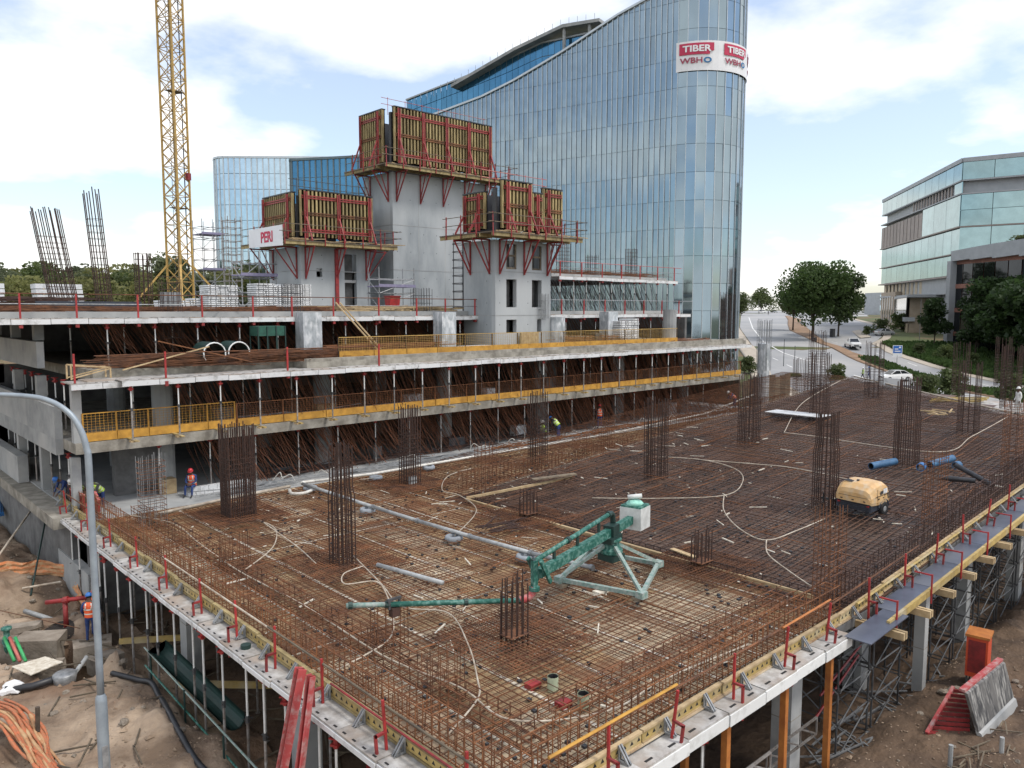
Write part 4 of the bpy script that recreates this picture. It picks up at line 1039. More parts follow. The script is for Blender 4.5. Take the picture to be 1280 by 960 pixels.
stack('smaller white stack of formwork panels left of the wide one on the top floor',18.6,47,3,12)
stack('low white stack of panels beside the crane base',16.2,48,4,5,h=.14)
for i,(x,y,l) in enumerate([(10.0,49,'white bundles of panels behind the leftmost bent rebar cage'),(6.4,50,'white bundles of panels at the left border of the picture')]):
    t=thing('panel_bundle',l,'panel stack',(x,y,8.5)); me=MB().box(0,2.3,0,1.2,0,.26).mesh('bundle','white_panel')
    for k in range(4): inst('bundle',me,t,(x+random.uniform(-.05,.05),y,8.85+k*.30))
    for k in range(4): MB().box(x+.3,x+.4,y,y+1.2,8.80+k*.30,8.848+k*.30).build('bearer','timber',t)
stack('white upright stack of panels on the second floor right of the cores',45.6,37.3,3,11,z=5.96,w=.75,h=.17)
# slanting cages on the top floor
def cage(name,label,loc,w,d,h,nx,ny,step,mat='rust_dark',r=.016,lean=(0,0),tiefrom=0.,group=None,neck=None,ext=1.0,cat='rebar cage',tm=None):
    t=thing(name,label,cat,loc,group); OFF[t.name]=(0,0,0)
    def P(x,y,z):
        k=1.0
        if neck and z>neck: k=.86
        return (x*k+lean[0]*z,y*k+lean[1]*z,z)
    per=[]
    for i in range(nx): per+= [(-w/2+w*i/(nx-1),-d/2),(-w/2+w*i/(nx-1),d/2)]
    for j in range(1,ny-1): per+= [(-w/2,-d/2+d*j/(ny-1)),(w/2,-d/2+d*j/(ny-1))]
    rr=random.Random(int(loc[0]*10+loc[1]))
    for x,y in per:
        hh=h*rr.uniform(.94,1.0) ; b=MB()
        pts=[P(x,y,0)]+([P(x,y,neck-.15),P(x,y,neck+.15)] if neck else [])+[P(x+rr.gauss(0,.012),y+rr.gauss(0,.012),hh)]
        b.pipe(pts,r,4); b.build('bar',mat,t)
    z=tiefrom; b=MB().box(-w/2-.02,w/2+.02,-d/2-.02,-d/2,0,.018); b.box(-w/2-.02,w/2+.02,d/2,d/2+.02,0,.018); b.box(-w/2-.02,-w/2,-d/2,d/2,0,.018); b.box(w/2,w/2+.02,-d/2,d/2,0,.018)
    me=b.mesh('stirrup',tm or mat)
    while z<h*ext:
        k=.86 if neck and z>neck else 1
        inst('stirrup',me,t,(lean[0]*z,lean[1]*z,z+rr.uniform(-.02,.02)),(rr.gauss(0,.01),rr.gauss(0,.01),0),(k,k,1)); z+=step
    return t
cage('bent_cage','leftmost tall rebar cage on the top floor, leaning to the left',(10.35,44.6,8.6),1.15,.6,5.2,6,3,.28,r=.026,lean=(-.12,.10),ext=.75)
cage('bent_cage','taller narrow rebar cage on the top floor, left of the crane mast',(12.15,44.4,8.6),.6,.6,6.3,3,3,.33,r=.028,lean=(-.06,.04),ext=.78)
cage('bent_cage','short dark rebar cage on the top floor between the narrow cage and the crane',(14.3,45.0,8.6),.7,.6,3.1,4,3,.3,r=.024,ext=1)
cage('starter_cage','dark starter bar cage at the edge of the top floor below the crane',(14.0,40.2,7.2),.95,.5,3.0,5,3,.3)
cage('starter_cage','cage of vertical starter bars above the wrapped column left of the cores',(20.6,40.4,8.5),1.0,.8,1.55,7,4,.5,'galv_dark')
cage('starter_cage','cage of vertical starter bars on the top floor before the tallest core',(30.0,41.0,8.5),1.1,.8,1.5,6,4,.5,'galv_dark')
cage('starter_cage','starter bars sticking up in front of the short core windows',(37.2,36.95,8.0),.7,.4,1.7,6,3,.6,'galv')
for i,(x,l) in enumerate([(45.6,'first rebar column on the small upper floor before the glass tower'),(49.0,'second rebar column on the small upper floor before the glass tower'),(54.2,'rightmost rebar column on the small upper floor before the glass tower')]):
    cage('column_cage',l,(x,43.2,11.4),.9,.6,2.5-(i==1)*.8,5,3,.3,'rust_dark',r=.02)
cage('column_cage','rebar column at the corner where the building meets the glass tower',(62.2,38.5,5.2),1.0,.9,5.0,6,5,.35,'rust_dark',r=.022,ext=.6)
cage('column_cage','pale wrapped rebar column at the right end of the second floor',(63.6,35.6,3.2),.9,.9,4.6,6,5,.4,'galv',r=.022,ext=.3)
MB().cyl((63.6,35.6,2.0),(63.6,35.6,4.9),.5,12) and tag(MB().cyl((63.6,35.6,0),(63.6,35.6,5.6),.52,12).build('column_wrap','plastic_wrap',base=(63.6,35.6,0)),'plastic wrapped round column below the pale rebar column','column')
# heaps and odds on the floors
def heap(name,label,x0,x1,y0,y1,z0,z1,n,mat,ln,r=.014,ang=.25,cat='rebar heap',seed=1):
    rr=random.Random(seed); b=MB()
    for i in range(n):
        x=rr.uniform(x0,x1); y=rr.uniform(y0,y1); l=rr.uniform(*ln); a=rr.gauss(0,ang); z=rr.uniform(z0,z1)
        b.bar((x-l/2*math.cos(a),y-l/2*math.sin(a),z),(x+l/2*math.cos(a),y+l/2*math.sin(a),z+rr.gauss(0,.05)),r*2)
    return tag(b.build(name,mat,base=((x0+x1)/2,(y0+y1)/2,z0)),label,cat,kind='stuff')
heap('rebar_heap','heap of rusty bars lying on the second floor at the left',11,22,36.6,38.6,5.98,6.5,420,'rust',(2,5),seed=1)
heap('rebar_heap','low heap of bars and planks along the edge of the top floor',5,24,40.5,43,8.52,8.75,260,'rust',(2,5),seed=2)
heap('rebar_heap','rust coloured bundle on the top floor at the left border',6,10.5,43,46,8.6,9.2,200,'rust_dark',(2,4),seed=3)
heap('plank_heap','loose planks and boards scattered before the tallest core',23.5,33,40.6,46,8.53,8.8,160,'timber',(.8,2.6),.04,.6,'planks',4)
heap('rebar_heap','rusty bar bundles on the small upper floor before the glass tower',44,57,42,45,11.4,11.75,160,'rust',(1.5,4),seed=6)
heap('rebar_heap','bundles of bars behind the yellow fence',22,29,37.5,39.2,5.98,6.6,200,'rust_light',(2,4),seed=7)
heap('rebar_heap','bundles of bars behind the yellow fence right of the short core',38.5,45,36.9,38.5,5.98,6.7,160,'rust_light',(2,4),seed=8)
tag(MB().box(8.5,13.2,42.0,42.12,8.52,9.0).build('dark_board','dark_blue',base=(11,42,8.5)),'long dark blue board standing on edge on the top floor','board')
tag(MB().box(15,15.9,44,44.7,8.52,9.55).build('steel_locker','galv',base=(15.4,44.3,8.5)),'grey steel box beside the short dark cage on the top floor','box')
rb=thing('red_bin','bright red bin beside the small scaffold on the top floor','bin',(31.1,46.0,8.5)); MB().add([(30.8,45.7,8.52),(31.5,45.7,8.52),(31.5,46.3,8.52),(30.8,46.3,8.52),(30.72,45.65,9.5),(31.58,45.65,9.5),(31.58,46.35,9.5),(30.72,46.35,9.5)],MB.BOXF).build('body','red_bright',rb); MB().box(30.68,31.62,45.6,46.4,9.5,9.57).build('rim','red_steel',rb)
# green net cage and the two curved forms on the second floor
gc=thing('net_crate','green netted crate standing left of the wrapped column on the second floor','crate',(18.2,38.3,5.95))
MB().box(17.5,19.0,38.0,38.9,7.25,7.75).build('upper_net','green_net',gc); MB().box(17.5,19.0,38.0,38.9,5.97,6.35).build('lower_net','green_net',gc); b=MB()
for x in (17.5,18,18.5,19): b.bar((x,37.98,5.97),(x,37.98,7.75),.05); b.bar((x,38.92,5.97),(x,38.92,7.75),.05)
b.build('frame','green_dark',gc)
for i,(x,l) in enumerate(((14.8,'left one of two open curved column forms with pale rims'),(16.0,'right one of two open curved column forms with pale rims'))):
    f=thing('curved_form',l,'formwork',(x,37.4,5.95)); b=MB(); k=12; a0,a1=(R(-30),R(215)) if i==0 else (R(5),R(185))
    vs=[];
    for j in range(k+1):
        a=a0+(a1-a0)*j/k
        for rr_,yy in ((.5,36.9),(.5,38.3),(.56,38.3),(.56,36.9)): vs.append((x+rr_*math.cos(a),yy,6.5+rr_*math.sin(a)))
    b.add(vs,[(j*4+q,j*4+(q+1)%4,j*4+4+(q+1)%4,j*4+4+q) for j in range(k) for q in range(4)]+[(3,2,1,0),tuple(k*4+q for q in range(4))]); b.build('shell','green_dark',f)
    b=MB(); b.pipe([(x+.53*math.cos(a0+(a1-a0)*j/k),36.88,6.5+.53*math.sin(a0+(a1-a0)*j/k)) for j in range(k+1)],.035,5); b.build('rim','white_steel',f)
tag(MB().bar((10.5,36.3,5.98),(14.2,36.0,6.9),.09,.05).build('plank','timber',base=(12,36,6)),'pale plank leaning over the rusty bars on the second floor left','plank')
tag(MB().bar((12.0,36.2,7.2),(16.2,35.9,6.1),.05).build('tube','rust_light',base=(14,36,6)),'brown tube slanting across the bars at the left of the second floor','tube')
for i in range(2): tag(MB().bar((22.6+i*.25,39.0,9.0),(24.4+i*.25,37.0,5.98),.12,.06).build('leaning_plank','timber',base=(23,38,6)),'pale plank leaning against the top floor edge','plank','pair of planks leaning on the top floor edge')
tr=thing('timber_trestle','yellow timber frame on the formwork at the left corner of the second floor','trestle',(8.8,36.3,5.65)); b=MB()
for y in (35.9,36.6):
    b.bar((8.4,y,5.7),(8.4,y,6.3),.06); b.bar((9.9,y,5.7),(9.9,y,6.15),.06); b.bar((8.4,y,6.3),(9.9,y,6.15),.06); b.bar((8.4,y,5.75),(9.9,y,6.1),.05)
b.build('frame','timber',tr)
tag(MB().box(30.5,32.7,36.9,38,5.97,6.35).build('wrapped_pallet','white_panel',base=(31.5,37.4,5.95)),'low white wrapped pallet behind the yellow fence','pallet')
tag(MB().box(35.0,36.6,36.9,37.05,6.0,7.1).build('plywood_board','timber',base=(35.8,37,5.95)),'tan plywood board leaning at the foot of the short core','board')
tag(MB().box(42.9,43.6,37.4,38,5.97,6.9).build('blue_drum','dark_blue',base=(43.2,37.7,5.95)),'dark blue container on the second floor right of the short core','container')
for i,(x0,x1,y0,y1,z0,n_,m_,l) in enumerate([(14,30,34.7,35.5,.06,60,'galv','tubes and bars lying along the near part of the walkway'),(31,50,34.7,35.6,.06,90,'rust_light','rusty bars lying along the far part of the walkway'),(50,60,34.6,36,.06,80,'rust','rusty bars heaped at the far end of the walkway'),(16,40,36.6,38,.06,120,'rust_dark','dark bars lying inside the lowest storey'),(14,32,36.3,37.2,3.08,60,'galv','tubes lying inside the middle storey'),(34,56,36.3,37.4,3.08,90,'rust','bars lying inside the middle storey at the right'),(23,37,40.2,42,5.98,90,'plank_dark','dark planks lying under the top floor'),(40,56,36.4,38,5.98,150,'rust','bars lying on the second floor right of the short core'),(24,33,36.6,37.6,5.98,60,'timber','pale boards lying behind the yellow fence')]): heap('floor_clutter',l,x0,x1,y0,y1,z0,z0+.22,n_,m_,(1,3.5),.018,.15,'site clutter',70+i)
q=random.Random(91)
for i in range(16):
    x=12.5+i*2.9; z=(.04,3.07)[i%2]; y=36.9+q.random(); w_,h_=q.uniform(.5,1.3),q.uniform(.25,.9); m_=q.choice(('plank_dark','timber','white_panel','concrete_dark','galv_dark'))
    tag(MB().box(-w_/2,w_/2,0,.6,0,h_).build('site_crate',m_),'%s site box standing inside the %s storey'%({'plank_dark':'dark wooden','timber':'pale wooden','white_panel':'white','concrete_dark':'grey','galv_dark':'dark steel'}[m_],('lowest','middle')[i%2]),'box','boxes inside the open storeys').location=(x,y,z)
ct=tag(MB().box(34.5,37.3,36.4,37.0,5.97,6.0).build('floor_sheet','plank_dark',base=(36,36.5,5.96)),'dark sheet lying before the foot of the short core','sheet')
# red guard posts and rails along floor edges
gp=thing('guard_post','red guard post clamped to the edge of the second floor','guard post',(0,0,0),'red guard posts on the second floor edge')
MB().box(-.035,.035,-.035,.035,-.35,1.1).build('post','red_bright',gp); b=MB().box(-.07,.07,-.09,.09,-.40,-.18); b.build('clamp','red_steel',gp)
gp.location=(11.8,34.8,5.7)
for x in (8.4,17.5,22.7): dup(gp,(x,34.85 if x>9 else 35.4,5.7))
for x in fr(4.5,37,2.6): dup(gp,(x+.3*math.sin(x*3),39.0,8.2),None,'red guard post on the edge of the top floor','red guard posts on the top floor edge')
for x in fr(41,57,2.4): dup(gp,(x,39.0,8.25),None,'red guard post on the top floor right of the cores','red guard posts right of the cores'); 
for x in fr(42.5,57.5,2.4): dup(gp,(x,40.6,11.1),None,'red guard post on the small upper floor','red guard posts on the small upper floor')
for x in (34,35.6,37.2): pass
def rail(label,p,q,mat='rust',r=.024,name='handrail'): 
    return tag(MB().cyl(p,q,r,5).build(name,mat,base=p),label,'rail')
rail('thin brown rail along the edge of the top floor, upper of two',(3,39.0,9.3),(38,39.0,9.25)); rail('thin brown rail along the edge of the top floor, lower of two',(3,39.02,8.85),(38,39.02,8.8),'galv')
rail('rail in front of the rusty heap on the second floor',(9,34.8,6.72),(23,34.85,6.7)); rail('rail of the top floor right of the cores',(39,39.0,9.3),(57.4,39,9.3),'galv'); rail('rail of the small upper floor, upper of two',(42,40.6,12.2),(58,40.6,12.2),'red_pale'); rail('rail of the small upper floor, lower of two',(42,40.6,11.75),(58,40.6,11.75),'galv')
# ------------------------------------------------------------------ the rebar deck
def deck():
    t=thing('slab_deck','wide formwork deck of plywood sheets under the rebar mat, rising gently to the far end','deck',(8.4,9,0))
    rr=random.Random(4)
    pm=[MB().box(.006,1.494,.006,2.494,-.03,0).mesh('plywood_sheet',m) for m in ('deck_ply','deck_grey','ramp_ply')]
    x=8.5
    while x<21.3:
        y=9.0
        while y<34.4:
            m=pm[1] if rr.random()<(.75 if y<15 else .25) else pm[0]
            inst('plywood_sheet',m,t,(x,y,rr.uniform(-.006,.0)),sc=(min(1,(21.4-x)/1.5),min(1,(34.4-y)/2.5),1)); y+=2.5
        x+=1.5
    x=21.4
    rp_=MB().box(.006,2.494,.006,3.094,-.03,0).mesh('plywood_sheet','ramp_ply')
    while x<67:
        y=9.0
        while y<27.5:
            if x+1.2>xe(y+1.5): y+=3.1; continue
            o=inst('plywood_sheet',rp_,t,(x,y,zr(x)+rr.uniform(-.006,0)),(0,-math.atan(zr(x+2.5)-zr(x))/1 if x>22 else 0,0),(math.hypot(2.5,zr(x+2.5)-zr(x))/2.5,1,1)); 
            if x<=22: o.rotation_euler=(0,-math.atan((zr(x+2.5)-zr(x))/2.5),0)
            else: o.rotation_euler=(0,-math.atan(.075),0)
            y+=3.1
        x+=2.5
    fl=MB(); fl.box(21.4,66,27.75,34.39,-.05,-.004); fl.build('flat_strip','deck_ply',t)
    s=MB(); s.add([(23,27.6,-.05),(63,27.6,-.05),(63,27.6,3.0),(23,27.6,0),(23,27.72,-.05),(63,27.72,-.05),(63,27.72,3.0),(23,27.72,0)],MB.BOXF); s.build('ramp_side','plank_dark',t)
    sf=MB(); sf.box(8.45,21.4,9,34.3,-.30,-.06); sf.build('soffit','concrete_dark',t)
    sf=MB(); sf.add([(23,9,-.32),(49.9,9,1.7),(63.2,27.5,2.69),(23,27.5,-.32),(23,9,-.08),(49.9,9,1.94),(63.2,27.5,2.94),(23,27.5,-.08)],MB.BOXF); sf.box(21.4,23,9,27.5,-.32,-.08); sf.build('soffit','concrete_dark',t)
    b=MB()
    for k in range(7):
        x=9.9+k*1.83; b.bar((x,9.1,.012),(x,34,.012),.10,.02)
    for y in (9.5,17.4,25.8): b.bar((8.6,y,.012),(21,y,.012),.05,.02)
    b.build('joint_strip','strip',t)
    return t
deck()
rr=random.Random(17)
def mat_grid(label,x0,x1,y0,y1,sx,sy,z,mat,r=.011,name='rebar_mat',jit=.028,skip=0.):
    """a layer of bars in both directions, laid in staggered lengths"""
    b=MB()
    y=y0
    while y<y1:
        x=x0+rr.uniform(0,.3); X1=min(x1,xe(y))
        while x<X1:
            l=min(rr.uniform(4,9),X1-x)
            if rr.random()>=skip:
                n=1
                xa,xb=x,x+l; ja,jb=rr.gauss(0,jit),rr.gauss(0,jit); dz=rr.uniform(0,.02)
                if xa<23<xb: 
                    b.bar((xa,y+ja,z+zr(xa,y)+dz),(23,y+ja,z+dz),r*2); b.bar((23,y+ja,z+dz),(xb,y+jb,z+zr(xb,y)+dz),r*2)
                else: b.bar((xa,y+ja,z+zr(xa,y)+dz),(xb,y+jb,z+zr(xb,y)+dz),r*2)
            x+=l-.4 if l>.8 else 1
        y+=sy*rr.uniform(.7,1.3)
    x=x0
    while x<x1:
        y=max(y0,12.7+(x-52.5)/.72)+rr.uniform(0,.3)
        while y<y1:
            l=min(rr.uniform(4,8),y1-y)
            if rr.random()>=skip: 
                za=z+zr(x,y0)+.022; b.bar((x+rr.gauss(0,jit),y,za),(x+rr.gauss(0,jit),y+l,za),r*2)
            y+=l-.4 if l>.8 else 1
        x+=sx*rr.uniform(.7,1.3)
    return tag(b.build(name,mat,base=(x0,y0,z)),label,'rebar',kind='stuff')
mat_grid('lower rebar mat on the flat near part of the deck',8.7,21.5,9.1,34.0,.20,.20,.05,'rust',.0062)
mat_grid('upper rebar mat on the flat near part of the deck',8.7,21.5,9.1,33.5,.25,.25,.20,'rust_light',.0066,skip=.15)
mat_grid('lower rebar mat on the rising far part of the deck',21.5,66,9.2,27.5,.32,.24,.05,'rust_dark',.009)
mat_grid('upper rebar mat on the rising far part of the deck',21.8,65.5,9.2,27.3,.50,.22,.22,'rust_mid',.009,skip=.1)
mat_grid('rebar mat on the flat strip beside the building',21.5,64,27.8,34.0,.26,.26,.05,'rust',.012)
for X in (12.95,21.45):
    for Y in (13.98,22.25,30.4):
        l={(12.95,13.98):'dense rusty square of bars round the nearest stub of column bars',(12.95,22.25):'dense bars round the foot of the tall near column cage',(12.95,30.4):'dense bars round the foot of the widest column cage',(21.45,13.98):'dense bars round the short stub beside the pour strip',(21.45,22.25):'dense bars round the small stub at the end of the pour strip',(21.45,30.4):'dense bars round the foot of the cage with the grey base'}[(X,Y)]
        mat_grid(l,X-1.6,X+1.6,Y-1.6,Y+1.6,.13,.13,.28,'rust',.009,'dense_mat',.012)
# upstanding bars: edge cages
def fence(label,line,h,step,rows,mat,z0=.04,seed=1,hj=.12,name='edge_cage',r=.0095):
    """rows of uprights with horizontals along a line ((x,y),(x,y)) plus cross ties"""
    q=random.Random(seed); (x0,y0),(x1,y1)=line; L=math.dist(*line); ux,uy=(x1-x0)/L,(y1-y0)/L; b=MB()
    for k,o in enumerate(rows):
        s=0
        while s<L:
            x=x0+ux*s-uy*o+q.gauss(0,.012); y=y0+uy*s+ux*o+q.gauss(0,.012); hh=h*q.uniform(1-hj,1+hj); z=zr(x,y)
            b.bar((x,y,z+z0),(x+q.gauss(0,.02),y+q.gauss(0,.02),z+z0+hh),r*2); s+=step
        for f in (.15,.55,.95):
            s=0
            while s<L-.2:
                l=min(5,L-s); x=x0+ux*s-uy*o; y=y0+uy*s+ux*o; xb=x+ux*l; yb=y+uy*l
                b.bar((x,y,zr(x,y)+z0+h*f+q.gauss(0,.015)),(xb,yb,zr(xb,yb)+z0+h*f+q.gauss(0,.015)),r*2); s+=l
    if len(rows)>1:
        s=0
        while s<L:
            for f in (.1,.93):
                a=(x0+ux*s-uy*rows[0],y0+uy*s+ux*rows[0]); c=(x0+ux*s-uy*rows[-1],y0+uy*s+ux*rows[-1]); z=zr(*a)+z0+h*f
                b.bar((*a,z),(*c,z),r*1.8)
            s+=step
    return tag(b.build(name,mat,base=(x0,y0,0)),label,'rebar',kind='stuff')
fence('upright rebar cage along the whole left edge of the deck',((8.55,9.2),(8.55,38.3)),.85,.26,(0,-.42),'rust_light',seed=1)
fence('second row of upright bars inside the left edge cage',((9.9,10.2),(9.9,34)),.45,.36,(0,-.5),'rust',seed=2)
fence('upright rebar cage along the near right edge of the deck',((9.3,9.35),(21.3,9.35)),.85,.26,(0,.42),'rust_light',seed=3)
fence('upright rebar cage along the far right edge of the rising deck',((21.4,9.15),(49.5,9.15)),1.0,.28,(0,.45),'rust_dark',seed=4)
fence('inner row of upright bars behind the near right edge cage',((11,10.6),(21.3,10.6)),.36,.4,(0,.5),'rust',seed=5)
fence('upright bars along the pour strip',((21.75,9.3),(21.75,26)),.32,.3,(0,),'rust_dark',seed=7)
fence('upright rebar along the low wall between the deck and the building',((23,28.3),(63,30.2)),.9,.28,(0,.3),'rust',seed=8)
fence('upright rebar at the far left end of the deck beside the building',((44,31.8),(66,34.4)),1.0,.3,(0,.4),'rust',seed=9)
for i,(x,y,l) in enumerate([(10.3,24.6,'small group of starter bars inside the left edge of the deck'),(10.6,16.0,'small group of starter bars near the white hose loop at the left edge'),(10.0,13.0,'small group of starter bars near the front corner')]):
    cage('starter_cage',l,(x,y,.05),.9,.35,1.25,5,3,.5,'rust',r=.012)
# column cages
CG=[(12.95,30.4,1.05,.95,4.0,12,8,'widest dark column cage at the left of the deck, full of bars',None,'rust_dark'),
 (12.95,22.25,.62,.62,4.3,5,4,'tall slim column cage nearest the camera, rust brown bars bent in at mid height',2.6,'rust_dark'),
 (21.45,30.4,.72,.72,4.1,6,5,'column cage standing in a grey concrete base beside the pump pipe',None,'rust_dark'),
 (29.9,30.2,.75,.75,4.2,6,5,'column cage close to the building walkway, left of the seated workers',None,'rust_dark'),
 (30.0,22.25,.78,.78,3.9,6,5,'column cage in the middle of the deck beyond the pour strip',None,'rust_dark'),
 (30.1,13.98,.72,.72,4.1,5,5,'dark column cage standing right beside the beige compressor',2.6,'rust_dark'),
 (38.4,22.25,.85,.85,4.0,6,5,'column cage with a single tie band on the far half of the deck',None,'rust_dark'),
 (38.4,13.98,.85,.85,4.3,5,5,'column cage behind the compressor, before the short blue pipe',2.5,'rust_dark'),
 (46.7,22.25,.85,.85,4.2,6,5,'column cage standing on the white boards at the far end',None,'rust_dark'),
 (47.0,13.98,.85,.85,4.0,5,4,'column cage at the far right beside the pale timber pieces',None,'rust_dark'),
 (55.3,22.5,.9,.9,4.0,5,4,'far column cage in front of the parked white saloon',None,'rust_dark'),
 (55.4,14.2,.9,.9,4.0,5,4,'far column cage at the right end beside the grey deck',None,'rust_dark'),
 (56,27.0,.9,.9,4.6,5,4,'far column cage left of the grey hoarding',None,'rust_dark'),
 (61.5,31.0,.9,.9,4.6,6,4,'far left column cage by the end of the orange toe boards',None,'rust_dark'),
 (60.0,18.5,.8,.8,3.6,4,3,'thin far column cage in front of the round shrub',None,'rust_dark'),
 (64,17.0,.8,.8,3.6,4,3,'thin far column cage before the kerb of the road',None,'rust_dark')]
for x,y,w,d_,h,nx,ny,l,nk,m in CG: cage('column_cage',l,(x,y,zr(x,y)+.05),w,d_,h,nx,ny,.20 if not nk else .38,m,.025 if x<40 else .018,neck=nk,ext=.66 if not nk else .85,cat='column cage')
for x,y,w,d_,h,l in [(22.0,10.0,1.0,.5,2.9,'light wall cage at the right edge where the pour strip ends'),(31.0,10.2,1.0,.5,2.8,'light wall cage at the right edge below the black pipes'),(40.6,10.2,1.0,.6,3.2,'light wall cage near the right border of the picture'),(10.0,31.6,.9,.5,3.0,'grey wall cage with pale uprights at the left corner of the deck'),(22.8,26.4,.9,.5,2.6,'light wall cage at the far end of the pour strip'),(32.0,28.9,.9,.5,1.6,'low wall cage beside the walkway, left of the middle column cage'),(37.4,31.6,.9,.5,1.8,'low wall cage before the middle of the walkway')]:
    cage('wall_cage',l,(x,y,zr(x,y)+.05),w,d_,h,5,3,.22,'galv' if x==10.0 else 'rust',.012,cat='wall cage',ext=.9,tm='rust')
for x,y,l,h in [(12.98,13.95,'stub of thick straight bars in the dense rusty square near the front',1.9),(21.4,14.0,'stub of thick dark bars beside the pour strip, right of the boom base',1.5),(21.45,22.2,'stub of thick dark bars at the bend of the pour strip',1.35)]:
    t=thing('column_stub',l,'column stub',(x,y,.05)); OFF[t.name]=(0,0,0); q=random.Random(int(x*7+y))
    for i in range(4):
        for j in range(3):
            if i in(1,2) and j==1: continue
            for e in (0,.035): MB().cyl((-.28+i*.19+e,-.2+j*.2,0),(-.28+i*.19+e+q.gauss(0,.02),-.2+j*.2,h*q.uniform(.75,1.05)),.017,5).build('bar','rust_dark',t)
    MB().box(-.3,.34,-.25,.25,.35,.37).build('stirrup','rust',t)
tag(MB().box(21.2,21.6,30.05,30.2,.0,.65).build('footing_block','concrete',base=(21.4,30.1,0)),'small grey block at the foot of the cage beside the pump pipe','block')
# pour strip timber
tt=thing('timber_stop','long pale timber laid across the deck along the pour strip','timber',(21.45,18,0))
for a,c in ((10.2,14.2),(14.3,19.2),(19.3,23.2),(23.3,26.2)): MB().box(21.42+rr.uniform(-.05,.05),21.52,a,c,.16,.28).build('board','timber',tt)
tag(MB().bar((21.6,26.3,.25),(27.2,25.1,.55),.12,.1).build('timber_board','timber',base=(24,26,0)),'pale board turning along the ramp from the end of the pour strip','timber')
# pipes, tyres, hoses
def pipe(name,label,path,r,mat,cat='pipe',n=8,sm=True): return tag(MB().pipe(path,r,n).build(name,mat,base=tuple(path[0]),smooth=sm),label,cat)
pl=thing('pump_line','long grey concrete pump pipe running over tyres to the green boom','pipe',(17.3,33.5,.3))
ys=[33.3,30.3,27.3,24.3,21.3,18.4,16.0]
for i in range(6):
    xa=17.3+.02*i+(.25*(i/5)**3*2); xb=17.3+.02*(i+1)+(.25*((i+1)/5)**3*2)
    MB().cyl((xa,ys[i]-.03,.40),(xb,ys[i+1]+.03,.40),.075,9).build('pipe_length','grey_pipe',pl,smooth=True)
    MB().cyl((xb,ys[i+1]+.06,.40),(xb,ys[i+1]-.06,.40),.10,9).build('coupling','galv',pl)
MB().pipe(curve([(17.3,33.3,.4),(17.35,33.42,.4),(17.5,33.5,.4),(18,33.42,.4)],4),.075,8).build('bend','white_pipe',pl,smooth=True)
def wavy(a,b_,n,amp,seed): 
    q=random.Random(seed); return [(a[0]+(b_[0]-a[0])*i/n+q.gauss(0,amp),a[1]+(b_[1]-a[1])*i/n+q.gauss(0,amp),a[2]+(b_[2]-a[2])*i/n) for i in range(n+1)]
pipe('pump_pipe','long pale pipe along the walkway from the bend to the far end of the building',[(18,33.42,.4),(21,33.0,.38),(29.5,33.1,.38),(39,33.0,.4),(52,34.0,.5),(66,36.6,1.2)],.07,'white_pipe')
pipe('pump_pipe','grey pipe lying along the walkway behind the widest column cage',[(10.4,32.6,.3),(13,33.0,.33),(16.7,33.35,.36)],.07,'conduit')
pipe('pipe_elbow','short white pipe elbow lying on the mat left of the pipe bend',curve([(16.45,32.9,.3),(16.2,32.2,.3),(16.5,31.8,.32),(17.05,31.95,.34)],5),.075,'white_pipe')
pipe('loose_pipe','loose straight grey pipe lying on the mat above the long boom arm',[(13.48,20.98,.36),(14.0,18.2,.36)],.075,'grey_pipe')
for i,(x,y,l) in enumerate([(17.3,27.6,'first grey tyre under the pump pipe, nearest the bend'),(17.45,22.0,'grey tyre under the middle of the pump pipe'),(17.85,18.6,'grey tyre under the pump pipe close to the boom'),(17.5,32.9,'grey tyre under the corner bend of the pump pipe'),(24.5,33.0,'grey tyre under the walkway pipe left of the grey-based cage'),(21,32.7,'grey tyre under the walkway pipe near the bend')]):
    t=tag(MB().lathe([(.17,0),(.30,-.01),(.34,.05),(.34,.14),(.30,.2),(.17,.19),(.17,0)],(0,0,0),16).build('tyre','grey_tyre',smooth=True),l,'tyre','tyres carrying the pump pipe'); t.location=(x,y,.12)
def hose(label,pts,r=.022,seed=1): 
    q=random.Random(seed); P=[(x,y,zr(x,y)+.30) for x,y in pts]
    return tag(MB().pipe(curve(P,7),r,6).build('white_hose','conduit',base=P[0],smooth=True),label,'hose')
hose('long white hose along the left edge of the deck to the front corner',[(8.8,34.6),(10.4,31.2),(10.2,27.3),(10.0,23.55),(10.12,19.58),(9.97,15.31),(10.33,12.85),(10.24,11.06),(11.96,9.97),(13.94,10.01),(17,9.7)],seed=1)
hose('short white hose curling before the widest cage',[(10.2,23.6),(11.9,25.2),(13.0,27.2),(13.1,28.4),(12.6,24.8),(12.16,22.6)])
hose('white hose looping beside the tall slim cage and down to the left edge',[(13.18,21.33),(12.32,21.11),(11.87,20.27),(12.67,19.82),(12.2,18.47),(11.35,16.93),(10.54,15.99),(9.23,15.54),(8.7,15.44)])
hose('white hose crossing under the boom arm to the front corner',[(13.54,22.66),(12.7,19.6),(12.1,17.6),(12.76,16.37),(11.88,14.44),(10.85,12.86),(10.28,12.19),(8.96,11.52)])
hose('short white hose round the light wall cage by the walkway',[(17.5,22.0),(20.4,24.2),(21.54,26.69),(21.61,28.07),(23.69,30.3),(25.81,30.97)])
hose('white hose bending across the middle of the rising deck',[(25.08,21.97),(26.6,19.8),(28.7,17.71),(30.92,18.16),(32.62,19.51),(33.27,21.72),(32.6,24)])
hose('white hose running up the rising deck towards the compressor cage',[(33.27,21.72),(34.2,18.6),(34.34,17.58),(34.1,15.54),(33.6,13.4)])
